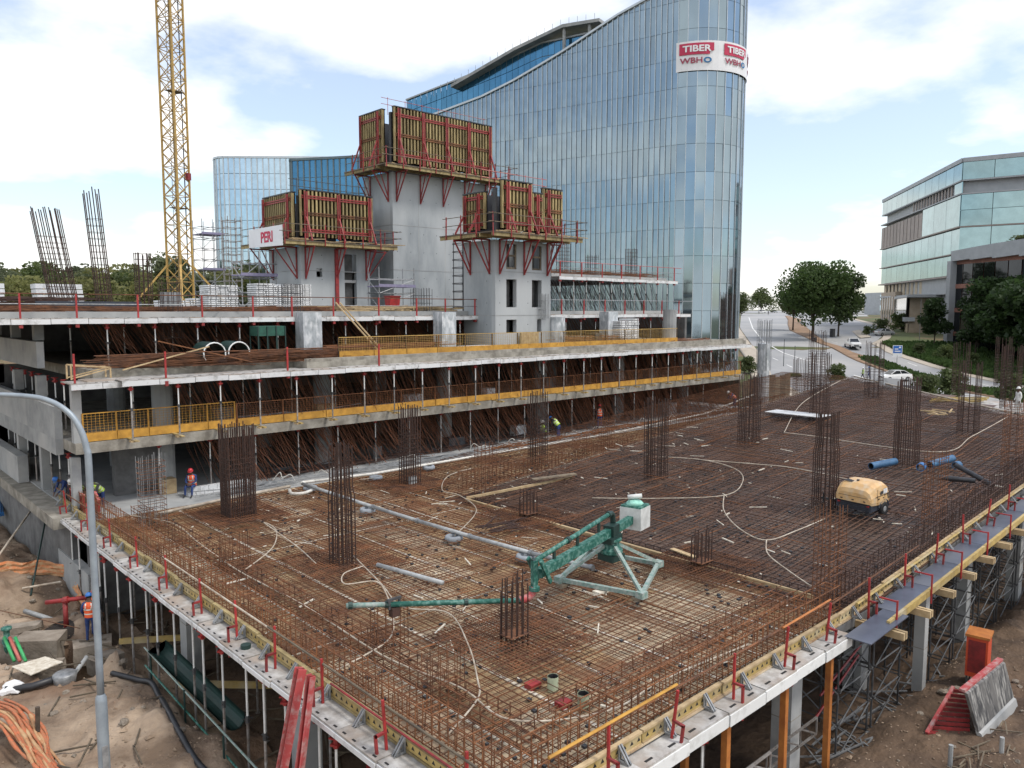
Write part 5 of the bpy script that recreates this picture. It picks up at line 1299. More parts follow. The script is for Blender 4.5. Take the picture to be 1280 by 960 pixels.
hose('white hose curving down the rising deck left of the compressor',[(28.7,17.71),(26.89,16.57),(25.41,14.96),(24.96,13.65),(26.6,13.3),(28.31,13.14)])
hose('white hose from the junction to the right edge wall cage',[(24.96,13.65),(23.79,12.93),(22.8,11.6),(21.92,10.33)])
hose('white line across the far part of the deck',[(41.02,21.56),(41.04,19.68),(40.89,13.5),(45.25,13.24),(51.43,13.24)])
hose('white line along the far end of the deck',[(41.02,21.56),(50,25),(60,27)],.025)
hose('straight white line along the far edge of the deck',[(xe(27)-.3,27),(xe(20)-.3,20),(xe(13)-.3,13),(xe(9.6)-.3,9.6)],.05)
for i,(x0,x1,y) in enumerate(((23,39,24.6),(24,36,20.4),(26,44,18.2))): pass
q=random.Random(55); lb_=MB()
for _ in range(420):
    x,y=q.uniform(8.8,40),q.uniform(9.5,33); 
    if x>xe(y): continue
    a=q.random()*6; l=q.choice((.06,.08,.15,.35,.7)); w_=q.uniform(.02,.06); z=zr(x,y)+q.choice((.02,.26)); lb_.bar((x,y,z),(x+l*math.cos(a),y+l*math.sin(a),z+q.uniform(0,.03)),w_,w_*.6)
tag(lb_.build('timber_litter','strip'),'small wood offcuts and litter scattered over the rebar deck','litter',kind='stuff')
lb_=MB()
for _ in range(900):
    x,y=q.uniform(8.8,34),q.uniform(9.5,33); s_=q.uniform(.03,.05); z=zr(x,y)+q.choice((.03,.2)); lb_.box(x-s_,x+s_,y-s_,y+s_,z,z+.05)
tag(lb_.build('bar_spacers','black_plastic'),'small dark spacers dotted between the bars of the deck','spacers',kind='stuff')
lb_=MB()
for _ in range(220):
    x,y=q.uniform(8.8,48),q.uniform(9.5,33); 
    if x>xe(y): continue
    l=q.uniform(1.0,5); a=q.choice((0,0,PI/2))+q.gauss(0,.09); z=.27; x2,y2=x+l*math.cos(a),y+l*math.sin(a)
    if not(9.5<y2<33 and x2<xe(y2)): continue
    lb_.bar((x,y,zr(x,y)+z),(x2,y2,zr(x2,y2)+z+.02),.02)
tag(lb_.build('loose_bars','rust_light'),'loose bars lying askew on top of the rebar mat','rebar',kind='stuff')
# concrete placing boom
def boom():
    t=thing('placing_boom','green concrete placing boom on a square four legged base','placing boom',(18.4,15.3,.3))
    z=.42; c=[(16.7,15.9),(17.5,13.4),(20.1,14.75),(19.5,17.2)]
    for i in range(4):
        a,b_=c[i],c[(i+1)%4]; MB().bar((*a,z),(*b_,z),.12,.12).build('base_beam','green_worn',t)
        MB().bar((*a,z+.05),(18.4+(a[0]-18.4)*.14,15.3+(a[1]-15.3)*.14,1.28),.10,.10).build('base_leg','green_worn',t)
        MB().box(a[0]-.13,a[0]+.13,a[1]-.13,a[1]+.13,z-.09,z+.10).build('corner_plate','green_worn',t)
    MB().lathe([(.0,1.0),(.30,1.0),(.36,1.05),(.36,1.15),(.27,1.22),(.24,1.40),(.32,1.44),(.32,1.50),(0,1.5)],(18.4,15.3,0),14).build('mast','green_paint',t,smooth=False)
    MB().box(18.1,18.7,15.0,15.6,.82,1.02).build('mast_foot','green_dark',t)
    E=(14.1,14.35,1.55); Mh=(18.4,15.3,1.72); Cw=(20.05,15.68,1.78)
    u=(Vector(Cw)-Vector(E)).normalized(); side=Vector((-u.y,u.x,0)).normalized()
    p0=Vector(E)+u*.2; MB().bar(p0,Vector(Mh)+u*1.55,.20,.25).build('main_beam','green_paint',t)
    hub=MB(); hub.bar(Vector(Mh)-u*.4+Vector((0,0,-.22)),Vector(Mh)+u*.35+Vector((0,0,-.22)),.42,.18); hub.bar(Vector(Mh)-u*.2,Vector(Mh)+u*.2,.36,.42); hub.build('slew_head','green_dark',t)
    pa=Vector(E)+Vector((0,0,.36))+side*.05; pb=Vector(Mh)-u*.1+Vector((0,0,.55))+side*.05
    MB().pipe([tuple(pa),tuple(pb)],.07,10).build('upper_pipe','green_paint',t,smooth=True)
    MB().pipe(curve([tuple(pb),tuple(pb+u*.22+Vector((0,0,-.05))),tuple(pb+u*.3+Vector((0,0,-.35)))],4),.09,9).build('pipe_bend','green_dark',t,smooth=True)
    b=MB()
    for k in (.25,.55,.85):
        q=pa.lerp(pb,k); b.bar(q+Vector((0,0,-.05)),q+Vector((0,0,-.36)),.07)
    b.build('pipe_stay','green_dark',t)
    for k in (.0,.42,1.0): 
        q=pa.lerp(pb,k); MB().cyl(q-u*.06,q+u*.06,.10,10).build('coupling','green_dark',t)
    e=MB(); e.bar(Vector(E)+Vector((0,0,-.32)),Vector(E)+Vector((0,0,.42)),.12,.16); e.bar(Vector(E)+side*.2+Vector((0,0,.45)),Vector(E)+u*.5+side*.2+Vector((0,0,-.3)),.07,.12); e.bar(Vector(E)-side*.2+Vector((0,0,.45)),Vector(E)+u*.5-side*.2+Vector((0,0,-.3)),.07,.12); e.cyl(Vector(E)+Vector((0,0,-.4)),Vector(E)+Vector((0,0,-.30)),.15,12); e.build('elbow_joint','green_paint',t)
    T=Vector((9.5,16.2,1.42)); e0=Vector(E)+Vector((0,0,-.42)); v=(T-e0); v.z=0; v.normalize()
    MB().pipe(curve([tuple(e0+Vector((0,0,.1))),tuple(e0+Vector((0,0,-.12))+v*.12),tuple(e0+Vector((0,0,-.2))+v*.42)],4),.10,9).build('red_bend','red_pale',t,smooth=True)
    a0=e0+Vector((0,0,-.2))+v*.42; MB().cyl(a0,a0.lerp(T,.78),.068,10).build('arm_pipe','green_paint',t,smooth=True); MB().cyl(a0.lerp(T,.78),T,.064,10).build('arm_end','green_worn',t,smooth=True)
    for k in (.0,.33,.78,.98): q=a0.lerp(T,k); w_=(T-a0).normalized(); MB().cyl(q-w_*.05,q+w_*.05,.092,10).build('coupling','green_dark',t)
    q=a0.lerp(T,.74); g=MB(); g.box(q.x-.11,q.x+.11,q.y-.09,q.y+.09,q.z-.30,q.z-.08); g.build('valve','rust_dark',t); g=MB(); g.bar(q+Vector((-.15,0,-.1)),q+Vector((-.15,0,.16)),.05); g.bar(q+Vector((.15,0,-.1)),q+Vector((.15,0,.16)),.05); g.bar(q+Vector((-.2,0,.14)),q+Vector((.2,0,.14)),.06); g.build('clamp','galv_dark',t)
    cw=Vector(Cw); R_=Matrix.Rotation(math.atan2(u.y,u.x),3,'Z')
    def obox(x0,x1,y0,y1,z0,z1): 
        b=MB().box(x0,x1,y0,y1,z0,z1); b.v=[tuple(R_@Vector(v_)+cw) for v_ in b.v]; return b
    obox(-.36,.36,-.38,.38,-.33,.38).build('counterweight','counterweight',t)
    obox(-.34,.34,-.36,.36,.38,.44).build('counterweight_lid','green_paint',t)
    MB().blob((cw.x,cw.y,cw.z+.47),.29,.29,.13,3,.35).build('aqua_bag','aqua_cloth',t,smooth=True)
    MB().pipe([(cw.x-.2,cw.y+.15,cw.z+.68),(cw.x+.15,cw.y-.15,cw.z+.72)],.08,8).build('sack','counterweight',t,smooth=True)
    for i,(x,y) in enumerate(((16.75,15.75),(17.55,13.5),(17.1,14.6))):
        tag(MB().box(x-.22,x+.22,y-.14,y+.14,.26,.335).build('packing_board','strip' if i==2 else 'plank_dark',base=(x,y,.25)),['brown packing board under the left corner of the boom base','packing board under the front corner of the boom base','pale packing board under the near beam of the boom base'][i],'board')
boom()
# compressor
def compressor():
    x,y=30.45,12.6; z=zr(30.45)+.12; t=thing('compressor','beige towable compressor with a dark blue lower body and two wheels','compressor',(x,y,z)); OFF[t.name]=(0,0,0)
    t.rotation_euler=(R(0),-math.atan(.075),R(-8)); t.scale=(.86,.86,.92)
    # long axis along local x: canopy of sections
    sec=[(-.80,.80,.62,1.02),(-.74,.86,.58,1.18),(-.45,.90,.55,1.36),(.05,.91,.54,1.42),(.45,.90,.54,1.38),(.66,.86,.55,1.26),(.72,.80,.58,1.02)]
    b=MB()
    for sx_,hw,zb,zt in sec:
        prof=[(-hw,zb),(-hw-.02,zb+.12),(-hw,zb+(zt-zb)*.45),(-hw*.9,zt-.12),(-hw*.70,zt-.02),(0,zt+.02),(hw*.70,zt-.02),(hw*.9,zt-.12),(hw,zb+(zt-zb)*.45),(hw+.02,zb+.12),(hw,zb)]
        b.v+= [(sx_,a,c) for a,c in prof]
    n=11
    for i in range(len(sec)-1):
        for k in range(n-1): b.f.append([i*n+k,i*n+k+1,(i+1)*n+k+1,(i+1)*n+k]); b.m.append(0)
        b.f.append([i*n+n-1,i*n,(i+1)*n,(i+1)*n+n-1]); b.m.append(0)
    b.f.append(list(range(n))); b.m.append(0); b.f.append([(len(sec)-1)*n+k for k in range(n-1,-1,-1)]); b.m.append(0)
    b.f=[f[::-1] for f in b.f]
    b.build('canopy','amber',t,smooth=False)
    l=MB(); l.box(-.76,.68,-.84,.84,.30,.64); l.bar((-.7,-.6,.27),(.6,-.6,.27),.1); l.bar((-.7,.6,.27),(.6,.6,.27),.1); l.build('lower_body','dark_blue',t)
    s=MB()
    for k in range(4): s.box(-.775,-.76,-.72,.72,.34+k*.07,.37+k*.07)
    s.build('louvre','black_plastic',t)
    sm=MB(); sm.box(-.815,-.70,-.82,.82,.60,.63); sm.box(-.5,.6,-.925,-.915,.90,.92); sm.box(-.805,-.795,-.7,.7,.86,.875); sm.build('seam','black_plastic',t)
    for yy in (-.86,.86):
        w=MB().lathe([(.0,-.09),(.14,-.09),(.17,-.10),(.26,-.10),(.30,-.06),(.30,.06),(.26,.10),(.17,.10),(.14,.09),(0,.09)],(.18,yy,.30),16,'y'); wo=w.build('wheel','tyre',t,smooth=True)
        MB().lathe([(0,-.105),(.08,-.105),(.14,-.085),(.15,.085),(.08,.105),(0,.105)],(.18,yy,.30),12,'y').build('rim','galv',wo)
        fd=MB(); fd.pipe([(.18+.38*math.cos(a),yy,.33+.38*math.sin(a)) for a in [R(10+i*20) for i in range(9)]],.07,6); fd.build('mudguard','dark_blue',t)
    dt=MB()
    for xx in (-.35,.22): dt.box(xx,xx+.012,-.925,-.908,.60,1.2)
    for k in range(6): dt.box(.44,.60,-.922,-.906,.70+k*.045,.72+k*.045)
    dt.box(-.3,-.2,-.93,-.91,.78,.82); dt.box(.05,.15,-.93,-.91,.78,.82)
    for yy in (-.55,0,.55): dt.box(-.815,-.80,yy-.05,yy+.05,.70,.74)
    for k in range(5): dt.box(-.45+k*.08,-.41+k*.08,.25,.65,1.375,1.392)
    dt.build('vent','black_plastic',t)
    li=MB()
    for yy in (-.7,.7): li.box(-.775,-.765,yy-.07,yy+.07,.5,.58)
    li.build('marker_light','red_bright',t)
    MB().cyl((-.2,.1,1.38),(-.2,.1,1.46),.06,10).build('exhaust','black_plastic',t)
    MB().box(.12,.42,-.922,-.912,.96,1.16).build('label_plate','sign_white',t); MB().box(-.12,.06,-.924,-.914,.95,1.10).build('label_plate','galv_dark',t)
    h=MB(); h.bar((-.1,.8,.30),(-.3,1.9,.34),.09); h.cyl((-.3,1.8,.05),(-.3,1.8,.6),.035,6); h.cyl((-.35,1.8,.06),(-.25,1.8,.06),.1,10); h.build('drawbar','galv_dark',t)
    MB().cyl((-.55,-.5,0),(-.55,-.5,.3),.04,6).build('support_leg','galv_dark',t)
compressor()
q=random.Random(23)
for i in range(9):
    x=16+i*4.2+q.uniform(-1.2,1.2); j_=lambda: q.uniform(-.15,.15); hose_=MB().pipe(curve([(x,35.9,.1),(x+.2+j_(),35.7,.45+j_()),(x+.5+j_(),35.5,.3+j_()),(x+.75+j_(),35.35,.45+j_()),(x+1.0+j_(),35.2,.12)],4),.022,5)
    tag(hose_.build('conduit_end','white_pipe',base=(x,35.5,0)),'white conduit end curling up beside the walkway','conduit','conduit ends along the walkway')
def tube(name,label,p,q,r,mat,cat='pipe',wall=True,grp=None):
    b=MB(); p=Vector(p); q=Vector(q); d_=(q-p).normalized(); b.cyl(p,q,r,12,cap=not wall)
    if wall:
        b.k=1; b.cyl(p+d_*.001,q-d_*.001,r*.84,12,cap=False)
        u=Vector((0,0,1)); a=d_.cross(u).normalized(); c=d_.cross(a)
        for e in (p,q):
            n=len(b.v)
            for rr_ in (r,r*.84):
                for k in range(12): b.v.append(tuple(e+(a*math.cos(2*PI*k/12)+c*math.sin(2*PI*k/12))*rr_))
            b.k=0
            for k in range(12): b.f.append([n+k,n+(k+1)%12,n+12+(k+1)%12,n+12+k]); b.m.append(0)
            b.k=1
    return tag(b.build(name,[mat,'black_plastic'],base=tuple(p),smooth=True),label,cat,grp)
tube('blue_pipe','short thick blue pipe lying between the compressor and the cage behind it',(36.2,14.7,1.40),(37.7,14.2,1.50),.17,'blue_pipe')
tube('blue_pipe','longer blue pipe lying at the right edge behind the light wall cage',(37.9,12.75,1.52),(39.6,12.35,1.66),.17,'blue_pipe')
tube('blue_pipe','stub of blue pipe at the near end of the longer blue pipe',(37.3,12.95,1.45),(37.55,12.95,1.48),.19,'blue_bright'); tube('blue_pipe','stub of blue pipe beside the longer blue pipe, right of it',(38.6,11.9,1.5),(38.85,11.85,1.52),.19,'blue_pipe')
tube('black_pipe','black pipe lying flat on the mat at the right',(36.0,11.75,1.38),(36.3,10.4,1.40),.11,'black_plastic'); tube('black_pipe','black pipe leaning across the flat one at the right',(37.4,11.5,1.75),(36.1,9.7,1.35),.11,'black_plastic')
for i,(x,y,l) in enumerate(((12.14,11.75,'pale green sleeve standing on the deck near the front corner, left of two'),(12.05,10.75,'pale green sleeve standing on the deck near the front corner, right of two'))): tube('sleeve',l,(x,y,.02),(x,y,.36),.13,'pale_green','sleeve')
for i,(x,y,l) in enumerate(((11.9,12.15,'small red block beside the left sleeve'),(11.8,11.1,'small red block beside the right sleeve'))): tag(MB().box(x-.16,x+.16,y-.12,y+.12,.02,.14).build('red_block','red_steel',base=(x,y,0)),l,'block')
tag(MB().box(45.0,46.5,21.4,25.0,0,.04).build('white_board','white_panel',base=(0,0,0)),'long white boards lying at the far end of the deck','board').location=(0,0,zr(45.8)+.42)
q=random.Random(3); tb=MB()
for i in range(7): x,y=49.8+q.random()*1.6,15.4+q.random()*1.2; a=q.random()*3; tb.bar((x,y,zr(x)+.35),(x+1.2*math.cos(a),y+1.2*math.sin(a),zr(x)+.45),.09,.05)
tag(tb.build('timber_offcuts','timber',base=(50,16,2)),'small heap of pale timber pieces near the far right cage','timber',kind='stuff')
tag(MB().bar((41.5,30.2,.3),(45.8,28.9,.5),.25,.06).build('plank','strip',base=(42,30,0)),'pale plank on the strip beside the ramp in the middle distance','plank'); tag(MB().bar((25.0,25.6,.7),(27.2,24.9,.75),.3,.06).build('plank','plank_dark',base=(26,25,0)),'dark plank on the ramp edge near the light wall cage','plank'); tag(MB().bar((21.9,15.5,.36),(21.7,14.4,.36),.2,.04).build('plank','timber',base=(22,15,0)),'short pale plank beside the dark stub on the pour strip','plank')
heap('bar_bundle','small bundle of grey bars on the mat left of the small stub',19.4,20.2,20.9,22.4,.3,.36,14,'rust_dark',(1.2,2),.02,.2,seed=12)
for i in range(1): pass
# far end: deck of grey panels, hoarding, boards
gd=thing('grey_deck','grey formwork deck at the far right end beyond the rebar','deck',(56,16,2.3)); me=MB().box(.02,1.48,.02,1.48,-.08,0).mesh('deck_panel','panel_top')
for i in range(4):
    for j in range(4): inst('deck_panel',me,gd,(54.6+i*1.5,12.6+j*1.5,2.35))
hd=thing('hoarding','grey sheet hoarding leaning along the road behind the deck','hoarding',(41,90,-2),None,True)
for i in range(8): MB().add([(38.2+i*.9,93.2-i*.9,-2.1),(39.05+i*.9,92.35-i*.9,-2.1),(39.15+i*.9,92.45-i*.9,.25-.02*i),(38.3+i*.9,93.3-i*.9,.25-.02*i),(38.25+i*.9,93.25-i*.9,-2.1),(39.1+i*.9,92.4-i*.9,-2.1),(39.2+i*.9,92.5-i*.9,.25-.02*i),(38.35+i*.9,93.35-i*.9,.25-.02*i)],MB.BOXF).build('sheet','concrete_dark',hd)
tag(MB().box(60.0,60.1,22.5,24.0,2.0,3.5).build('white_screen','white_panel',base=(58,23,2)),'small white board standing at the far end before the shrub','board')
yb=thing('timber_pile','yellow timber beams piled on the far right deck','timber pile',(58,19,2.6))
for i in range(6): MB().bar((55.5+.3*i,18.9,2.5+.1*(i%2)),(57.6+.35*i,16.5,2.55+.1*(i%2)),.12).build('beam','yellow_beam',yb)
# ------------------------------------------------------------------ edge formwork of the deck
def edge_left():
    t=thing('edge_formwork','dirty white formwork panels with red clamps along the left edge of the deck','formwork',(7.75,9,-.3)); st=1.5
    b=MB().box(0,.62,.012,st-.012,-.05,0); b.k=1; b.box(-.03,.03,.012,st-.012,-.17,-.051); b.k=2
    for k in range(4): b.box(.06,.10,st*(k+.3)/4,st*(k+.6)/4,0,.010)
    me=b.mesh('formwork_panel',['panel_top','white_panel','black_mark'])
    for i in range(20): inst('formwork_panel',me,t,(7.74+.02*math.sin(i*2),9.2+i*st,-.06+random.uniform(-.015,.015)))
def zw(x): return max(-.03,.052*(x-21.5))
def edge_right():
    t=thing('edge_formwork','white formwork panels with a deep white fascia along the near right edge of the deck','formwork',(8.4,7.95,-.3)); st=1.5
    b=MB().box(.012,st-.012,0,.52,-.05,0); b.k=1; b.box(.012,st-.012,-.03,.03,-.31,-.051); b.k=2
    for k in range(2): b.box(st*(k+.3)/2,st*(k+.3)/2+.22,.10,.15,0,.010)
    me=b.mesh('formwork_panel',['panel_top','white_steel','black_mark'])
    for i in range(8): inst('formwork_panel',me,t,(8.3+i*st,8.55+.03*(i%3==0),-.05+random.uniform(-.015,.015)))
    t2=thing('side_platform','blue grey plywood walkway outside the right edge of the rising deck','walkway',(20,7.6,-.1))
    me=MB().box(.01,2.49,0,.70,-.03,0).mesh('plywood_sheet','blue_ply')
    for i in range(16):
        x=20.0+i*2.5; o=inst('plywood_sheet',me,t2,(x,8.17+random.uniform(-.03,.03)-(.25 if i==0 else 0),zw(x)),(0,-math.atan((zw(x+2.5)-zw(x))/2.5),0))
    for i in range(14):
        x=21.6+i*2.7; MB().bar((x,8.12,zw(x)-.02),(x+2.68,8.12,zw(x+2.7)-.02),.09,.2).build('edge_beam','yellow_beam',t2)
    me=MB().box(-.05,.05,-.42,1.6,-.2,0).mesh('cantilever_beam','timber')
    for i in range(17):
        x=21.6+i*1.9
        for dx in (0,.16): inst('cantilever_beam',me,t2,(x+dx,8.1,zw(x)-.14))
edge_left(); edge_right()
def hbeam_thing(label,group,L,axis='y',brk=2):
    t=thing('stop_end_beam',label,'timber beam',(0,0,0),group)
    def bx(b,a0,a1,c0,c1,z0,z1): return b.box(c0,c1,a0,a1,z0,z1) if axis=='y' else b.box(a0,a1,c0,c1,z0,z1)
    w=MB(); bx(w,.01,L-.01,-.02,.02,-.06,.14); w.build('web','yellow_beam',t)
    f=MB(); bx(f,.01,L-.01,-.05,.05,.141,.19); bx(f,.01,L-.01,-.05,.05,-.11,-.061); f.build('flange','wood_beam' if axis=='y' else 'timber',t)
    m=MB(); n=int(L/.22); s=-1
    for k in range(n):
        a=.12+k*.22; o=s*.0215
        vs=[(a,o,.0),(a+.11,o,.0),(a+.055,o,.09)]; vs=[(y_,x_,z_) if axis=='y' else (x_,y_,z_) for x_,y_,z_ in vs]; m.add(vs,[(0,1,2)])
    m.build('web_mark','black_mark',t)
    for k in range(brk):
        a=L*(k+.5)/brk; b=MB()
        def P(x,o,z): return (o,x,z) if axis=='y' else (x,o,z)
        for da in (-.035,.035):
            b.bar(P(a+da,-.06,.2),P(a+da,-.30,-.10),.035); b.bar(P(a+da,-.07,-.1),P(a+da,-.07,.20),.03); b.bar(P(a+da,-.05,-.1),P(a+da,-.32,-.1),.035)
        b.build('stop_bracket','galv',t)
    return t
hb=hbeam_thing('yellow stop end beam with white brackets along the left edge of the deck','stop end beams along the left edge',2.9)
hb.location=(8.36,9.9,.08)
for i in range(1,10): dup(hb,(8.36+.03*math.sin(i*3),9.9+i*2.92,.08+.02*math.sin(i*5)),random.gauss(0,.006))
hr_=hbeam_thing('yellow stop end beam with white brackets along the near right edge of the deck','stop end beams along the right edge',2.9,'x',2)
hr_.location=(9.0,9.08,.08)
for i in range(1,18):
    x=9.0+i*2.92; 
    if x<20: dup(hr_,(x,9.08,.08),random.gauss(0,.006))
    else:
        o=dup(hr_,(x,9.08,zw(x)+(.10 if x<22 else .14)),0,'yellow stop end beam with white brackets along the walkway of the rising deck','stop end beams along the walkway'); o.rotation_euler=(0,-math.atan((zw(x+2.9)-zw(x))/2.9),0)
# red guard posts with clamps
def red_post(label,group,axis):
    t=thing('guard_post',label,'guard post',(0,0,0),group)
    MB().box(-.024,.024,-.024,.024,-.38,1.0).build('post','red_bright',t)
    b=MB()
    if axis=='y': b.box(-.25,-.2,-.03,.03,-.45,.35); b.box(-.25,.03,-.03,.03,.30,.35); b.box(-.25,.03,-.03,.03,-.2,-.15)
    else: b.box(-.03,.03,-.25,-.2,-.45,.35); b.box(-.03,.03,-.25,.03,.30,.35); b.box(-.03,.03,-.25,.03,-.2,-.15)
    b.build('clamp','red_steel',t)
    return t
g1=red_post('red guard post clamped to the left edge formwork','red guard posts along the left edge','y'); g1.location=(8.1,9.9,.0)
for i,y in enumerate([12.4,14.9,17.2,19.4,21.8,24.6,27.4,30.4,33.4,36.6]): 
    o=dup(g1,(8.1,y,.0)); o.rotation_euler=(random.gauss(0,.06),random.gauss(-.03,.05),0)
g2=red_post('red guard post clamped to the near right edge formwork','red guard posts along the near right edge','x'); g2.location=(10.6,8.82,.0)
for x in (12.6,14.9,17.2,19.4): dup(g2,(x,8.82,.0)).rotation_euler=(random.gauss(0,.05),random.gauss(0,.05),0)
for i in range(13):
    x=22.0+i*2.6; dup(g2,(x,8.82,zw(x)),0,'red guard frame on the walkway of the rising deck','red guard frames along the walkway').rotation_euler=(random.gauss(0,.04),random.gauss(0,.04),0)
    tag(MB().box(x-.025,x+.025,8.03,8.07,zw(x)-.35,zw(x)+.55).box(x-.02,x+.02,8.07,8.55,zw(x)+.5,zw(x)+.54).build('guard_stile','red_bright',base=(x,8.05,0)),'outer red stile of the walkway guard','guard post','outer red stiles along the walkway')
# rails along the deck edges
rail('dark tube rail along the near part of the left edge',(8.08,9.6,.85),(8.08,17.5,.9),'plank_dark',.028); rail('pale tube rail along the middle of the left edge',(8.08,17.2,.88),(8.08,24.8,.9),'conduit',.025); rail('brown tube rail along the far part of the left edge',(8.08,24.6,.9),(8.08,38,.85),'rust',.025)
rail('red tube rail low on the left edge near the corner',(8.25,10.2,.35),(8.25,14.8,.38),'red_steel',.026)
rail('bright yellow tube rail at the near right edge',(9.0,8.8,1.0),(12.7,8.8,1.05),'toe_board',.032); rail('orange tube rail at the right edge before the pour strip',(17.0,8.8,1.0),(19.5,8.8,1.05),'orange_steel',.028); rail('brown tube rail along the near right edge',(12.4,8.85,.95),(17.4,8.85,.95),'rust',.025); rail('brown tube rail along the walkway',(19.5,8.95,.75),(26,8.95,1.1),'rust',.025)
rail('long yellow timber rail along the walkway of the rising deck',(21.5,8.95,.36),(30,8.95,.80),'yellow_beam',.045); rail('long yellow timber rail at the far end of the walkway',(30.1,8.95,.81),(50,8.95,1.85),'yellow_beam',.045)
# props under the deck
GP='props under the left edge of the deck'
prop_row(3.75,-4.12,[8.0]*1,9.9,'grey steel prop with a red head under the left edge of the deck',GP)
PR=[o for o in COL.objects if o.get('group')==GP][0]
for i,y in enumerate([11.2,12.6,14.0,15.1,16.4,17.8,18.9,20.1,21.4,22.6,23.9,25.2,26.5,27.8,29.2,30.5,31.9,33.2,34.6,36.0]): dup(PR,(8.0+random.uniform(-.12,.12),y,-4.12),i)
for i in range(60):
    x=9.8+(i%4)*2.1+random.uniform(-.3,.3); y=10.5+(i//4)*1.75; dup(PR,(x,y,-4.12),i,'grey steel prop in the dark under the deck','props in the dark under the deck')
PRr=make_prop(3.7,'grey steel prop with a red head under the near right edge of the deck','props under the near right edge'); PRr.location=(9.2,8.75,-4.0)
for x in (10.6,12.2,13.6): dup(PRr,(x,8.75,-4.0),x)
def orange_prop(label,loc,h):
    t=thing('orange_prop',label,'prop',loc); OFF[t.name]=(0,0,0)
    MB().box(-.075,.075,-.075,.075,.05,h).build('leg','orange_steel',t); MB().box(-.13,.13,-.13,.13,0,.05).build('base_plate','orange_steel',t)
for x,y,l in ((17.2,8.8,'orange heavy prop directly under the white fascia, second from the walkway'),(19.6,8.8,'orange heavy prop where the white fascia meets the walkway'),(14.6,8.8,'orange heavy prop under the white fascia left of the scaffolds'),(15.4,10.4,'orange heavy prop standing back under the deck, left of the pale column'),(17.6,10.6,'orange heavy prop standing back under the deck, close to the pale column'),(13.2,10.8,'orange heavy prop far back at the left under the near right edge')): orange_prop(l,(x,y,-4.0),3.65)
# concrete columns below the deck
for x,y,zt,l,hw in ((18.9,9.6,-.33,'pale concrete column under the near right edge beside the orange props',.28),(26.0,8.75,.0,'tall slim pale concrete column under the walkway',.16),(25.6,10.6,-.1,'wider dark column behind the slim pale one',.3),(31.6,9.3,.3,'concrete column under the walkway behind the tall slim one',.25),(38,9.2,.7,'concrete column under the walkway near the right border',.25),(9.6,18.6,-.32,'pale column under the left edge behind the green channel',.3),(9.6,26.8,-.32,'column under the left edge behind the worker in blue',.3),(9.4,12.6,-.32,'column under the left edge near the red beams',.3),(36,12,.5,'column deep under the rising deck',.3)):
    t=thing('concrete_column',l,'column',(x,y,-4.1)); MB().box(x-hw,x+hw,y-hw,y+hw,-4.1,zt).build('shaft','concrete',t)
    MB().box(x-hw-.002,x+hw+.002,y-hw-.002,y+hw+.002,-2.2,-2.17).build('pour_joint','concrete_edge',t)
# shoring scaffolds below
q=random.Random(8); 
for i,(x,y) in enumerate([(20.4,8.9),(22.7,8.9),(22.2,12.2),(27.0,8.8),(25.4,12.6),(29.3,8.8),(31.9,8.8),(34.2,8.8),(36.6,8.8),(39,8.8),(41.4,8.8),(34,13),(13.6,12.4),(16.4,12.8),(19.6,13.2),(29.6,12.0),(28,15),(24,15.5),(32,15)]):
    t=scaffold('shoring_scaffold','steel shoring scaffold bay under the right side of the deck',x,x+2.0,y,y+1.4,-4.0,max(-.35,.05*(x-22)-.35),.95,1,'galv_dark','shoring scaffolds under the deck',r=.03)
for i,(x,l) in enumerate([(13.2,'light lattice girder lying under the near right edge, left one'),(15.6,'light lattice girder lying under the near right edge, right one')]):
    b=MB(); p=Vector((x,10.2,-3.6)); r_=Vector((x+3.6,8.9,-2.1))
    b.bar(p,r_,.05); o=Vector((0,0,-.45)); b.bar(p+o,r_+o,.05)
    for k in range(7): a=p.lerp(r_,k/7); c=p.lerp(r_,(k+1)/7); b.bar(a,c+o,.035); b.bar(c+o,c,.035)
    tag(b.build('lattice_girder','prop_steel',base=tuple(p)),l,'girder')
for p,r_,l in (((19.9,9.3,-2.6),(22.6,9.3,-1.6),'red diagonal tube in the scaffolding, lower of two'),((20.0,9.2,-1.9),(24.8,9.2,-.6),'red diagonal tube in the scaffolding, upper of two'),((27.5,9.2,-1.3),(31,9.2,-.3),'red diagonal tube beyond the tall pale column')): rail(l,p,r_,'red_steel',.035,'brace_tube')
lp=thing('lower_platform','lower yellow timber platform at the right border beneath the walkway','walkway',(36,6.8,-.6))
for i in range(5): MB().bar((33.5+i*2.5,6.6,-.75+i*.18),(35.95+i*2.5,6.6,-.6+i*.18),.1,.2).build('edge_beam','yellow_beam',lp); MB().box(33.6+i*2.5,33.75+i*2.5,6.2,7.6,-1.0+i*.18,-.82+i*.18).build('cross_beam','yellow_beam',lp)
for i in range(5): MB().box(33.5+i*2.5,35.95+i*2.5,6.7,7.5,-.72+i*.18,-.68+i*.18).build('plywood_sheet','blue_ply',lp)
for i in range(3): MB().box(34.2+i*3,34.26+i*3,6.5,6.56,-1+i*.2,.6+i*.2).build('guard_post','red_bright',lp)
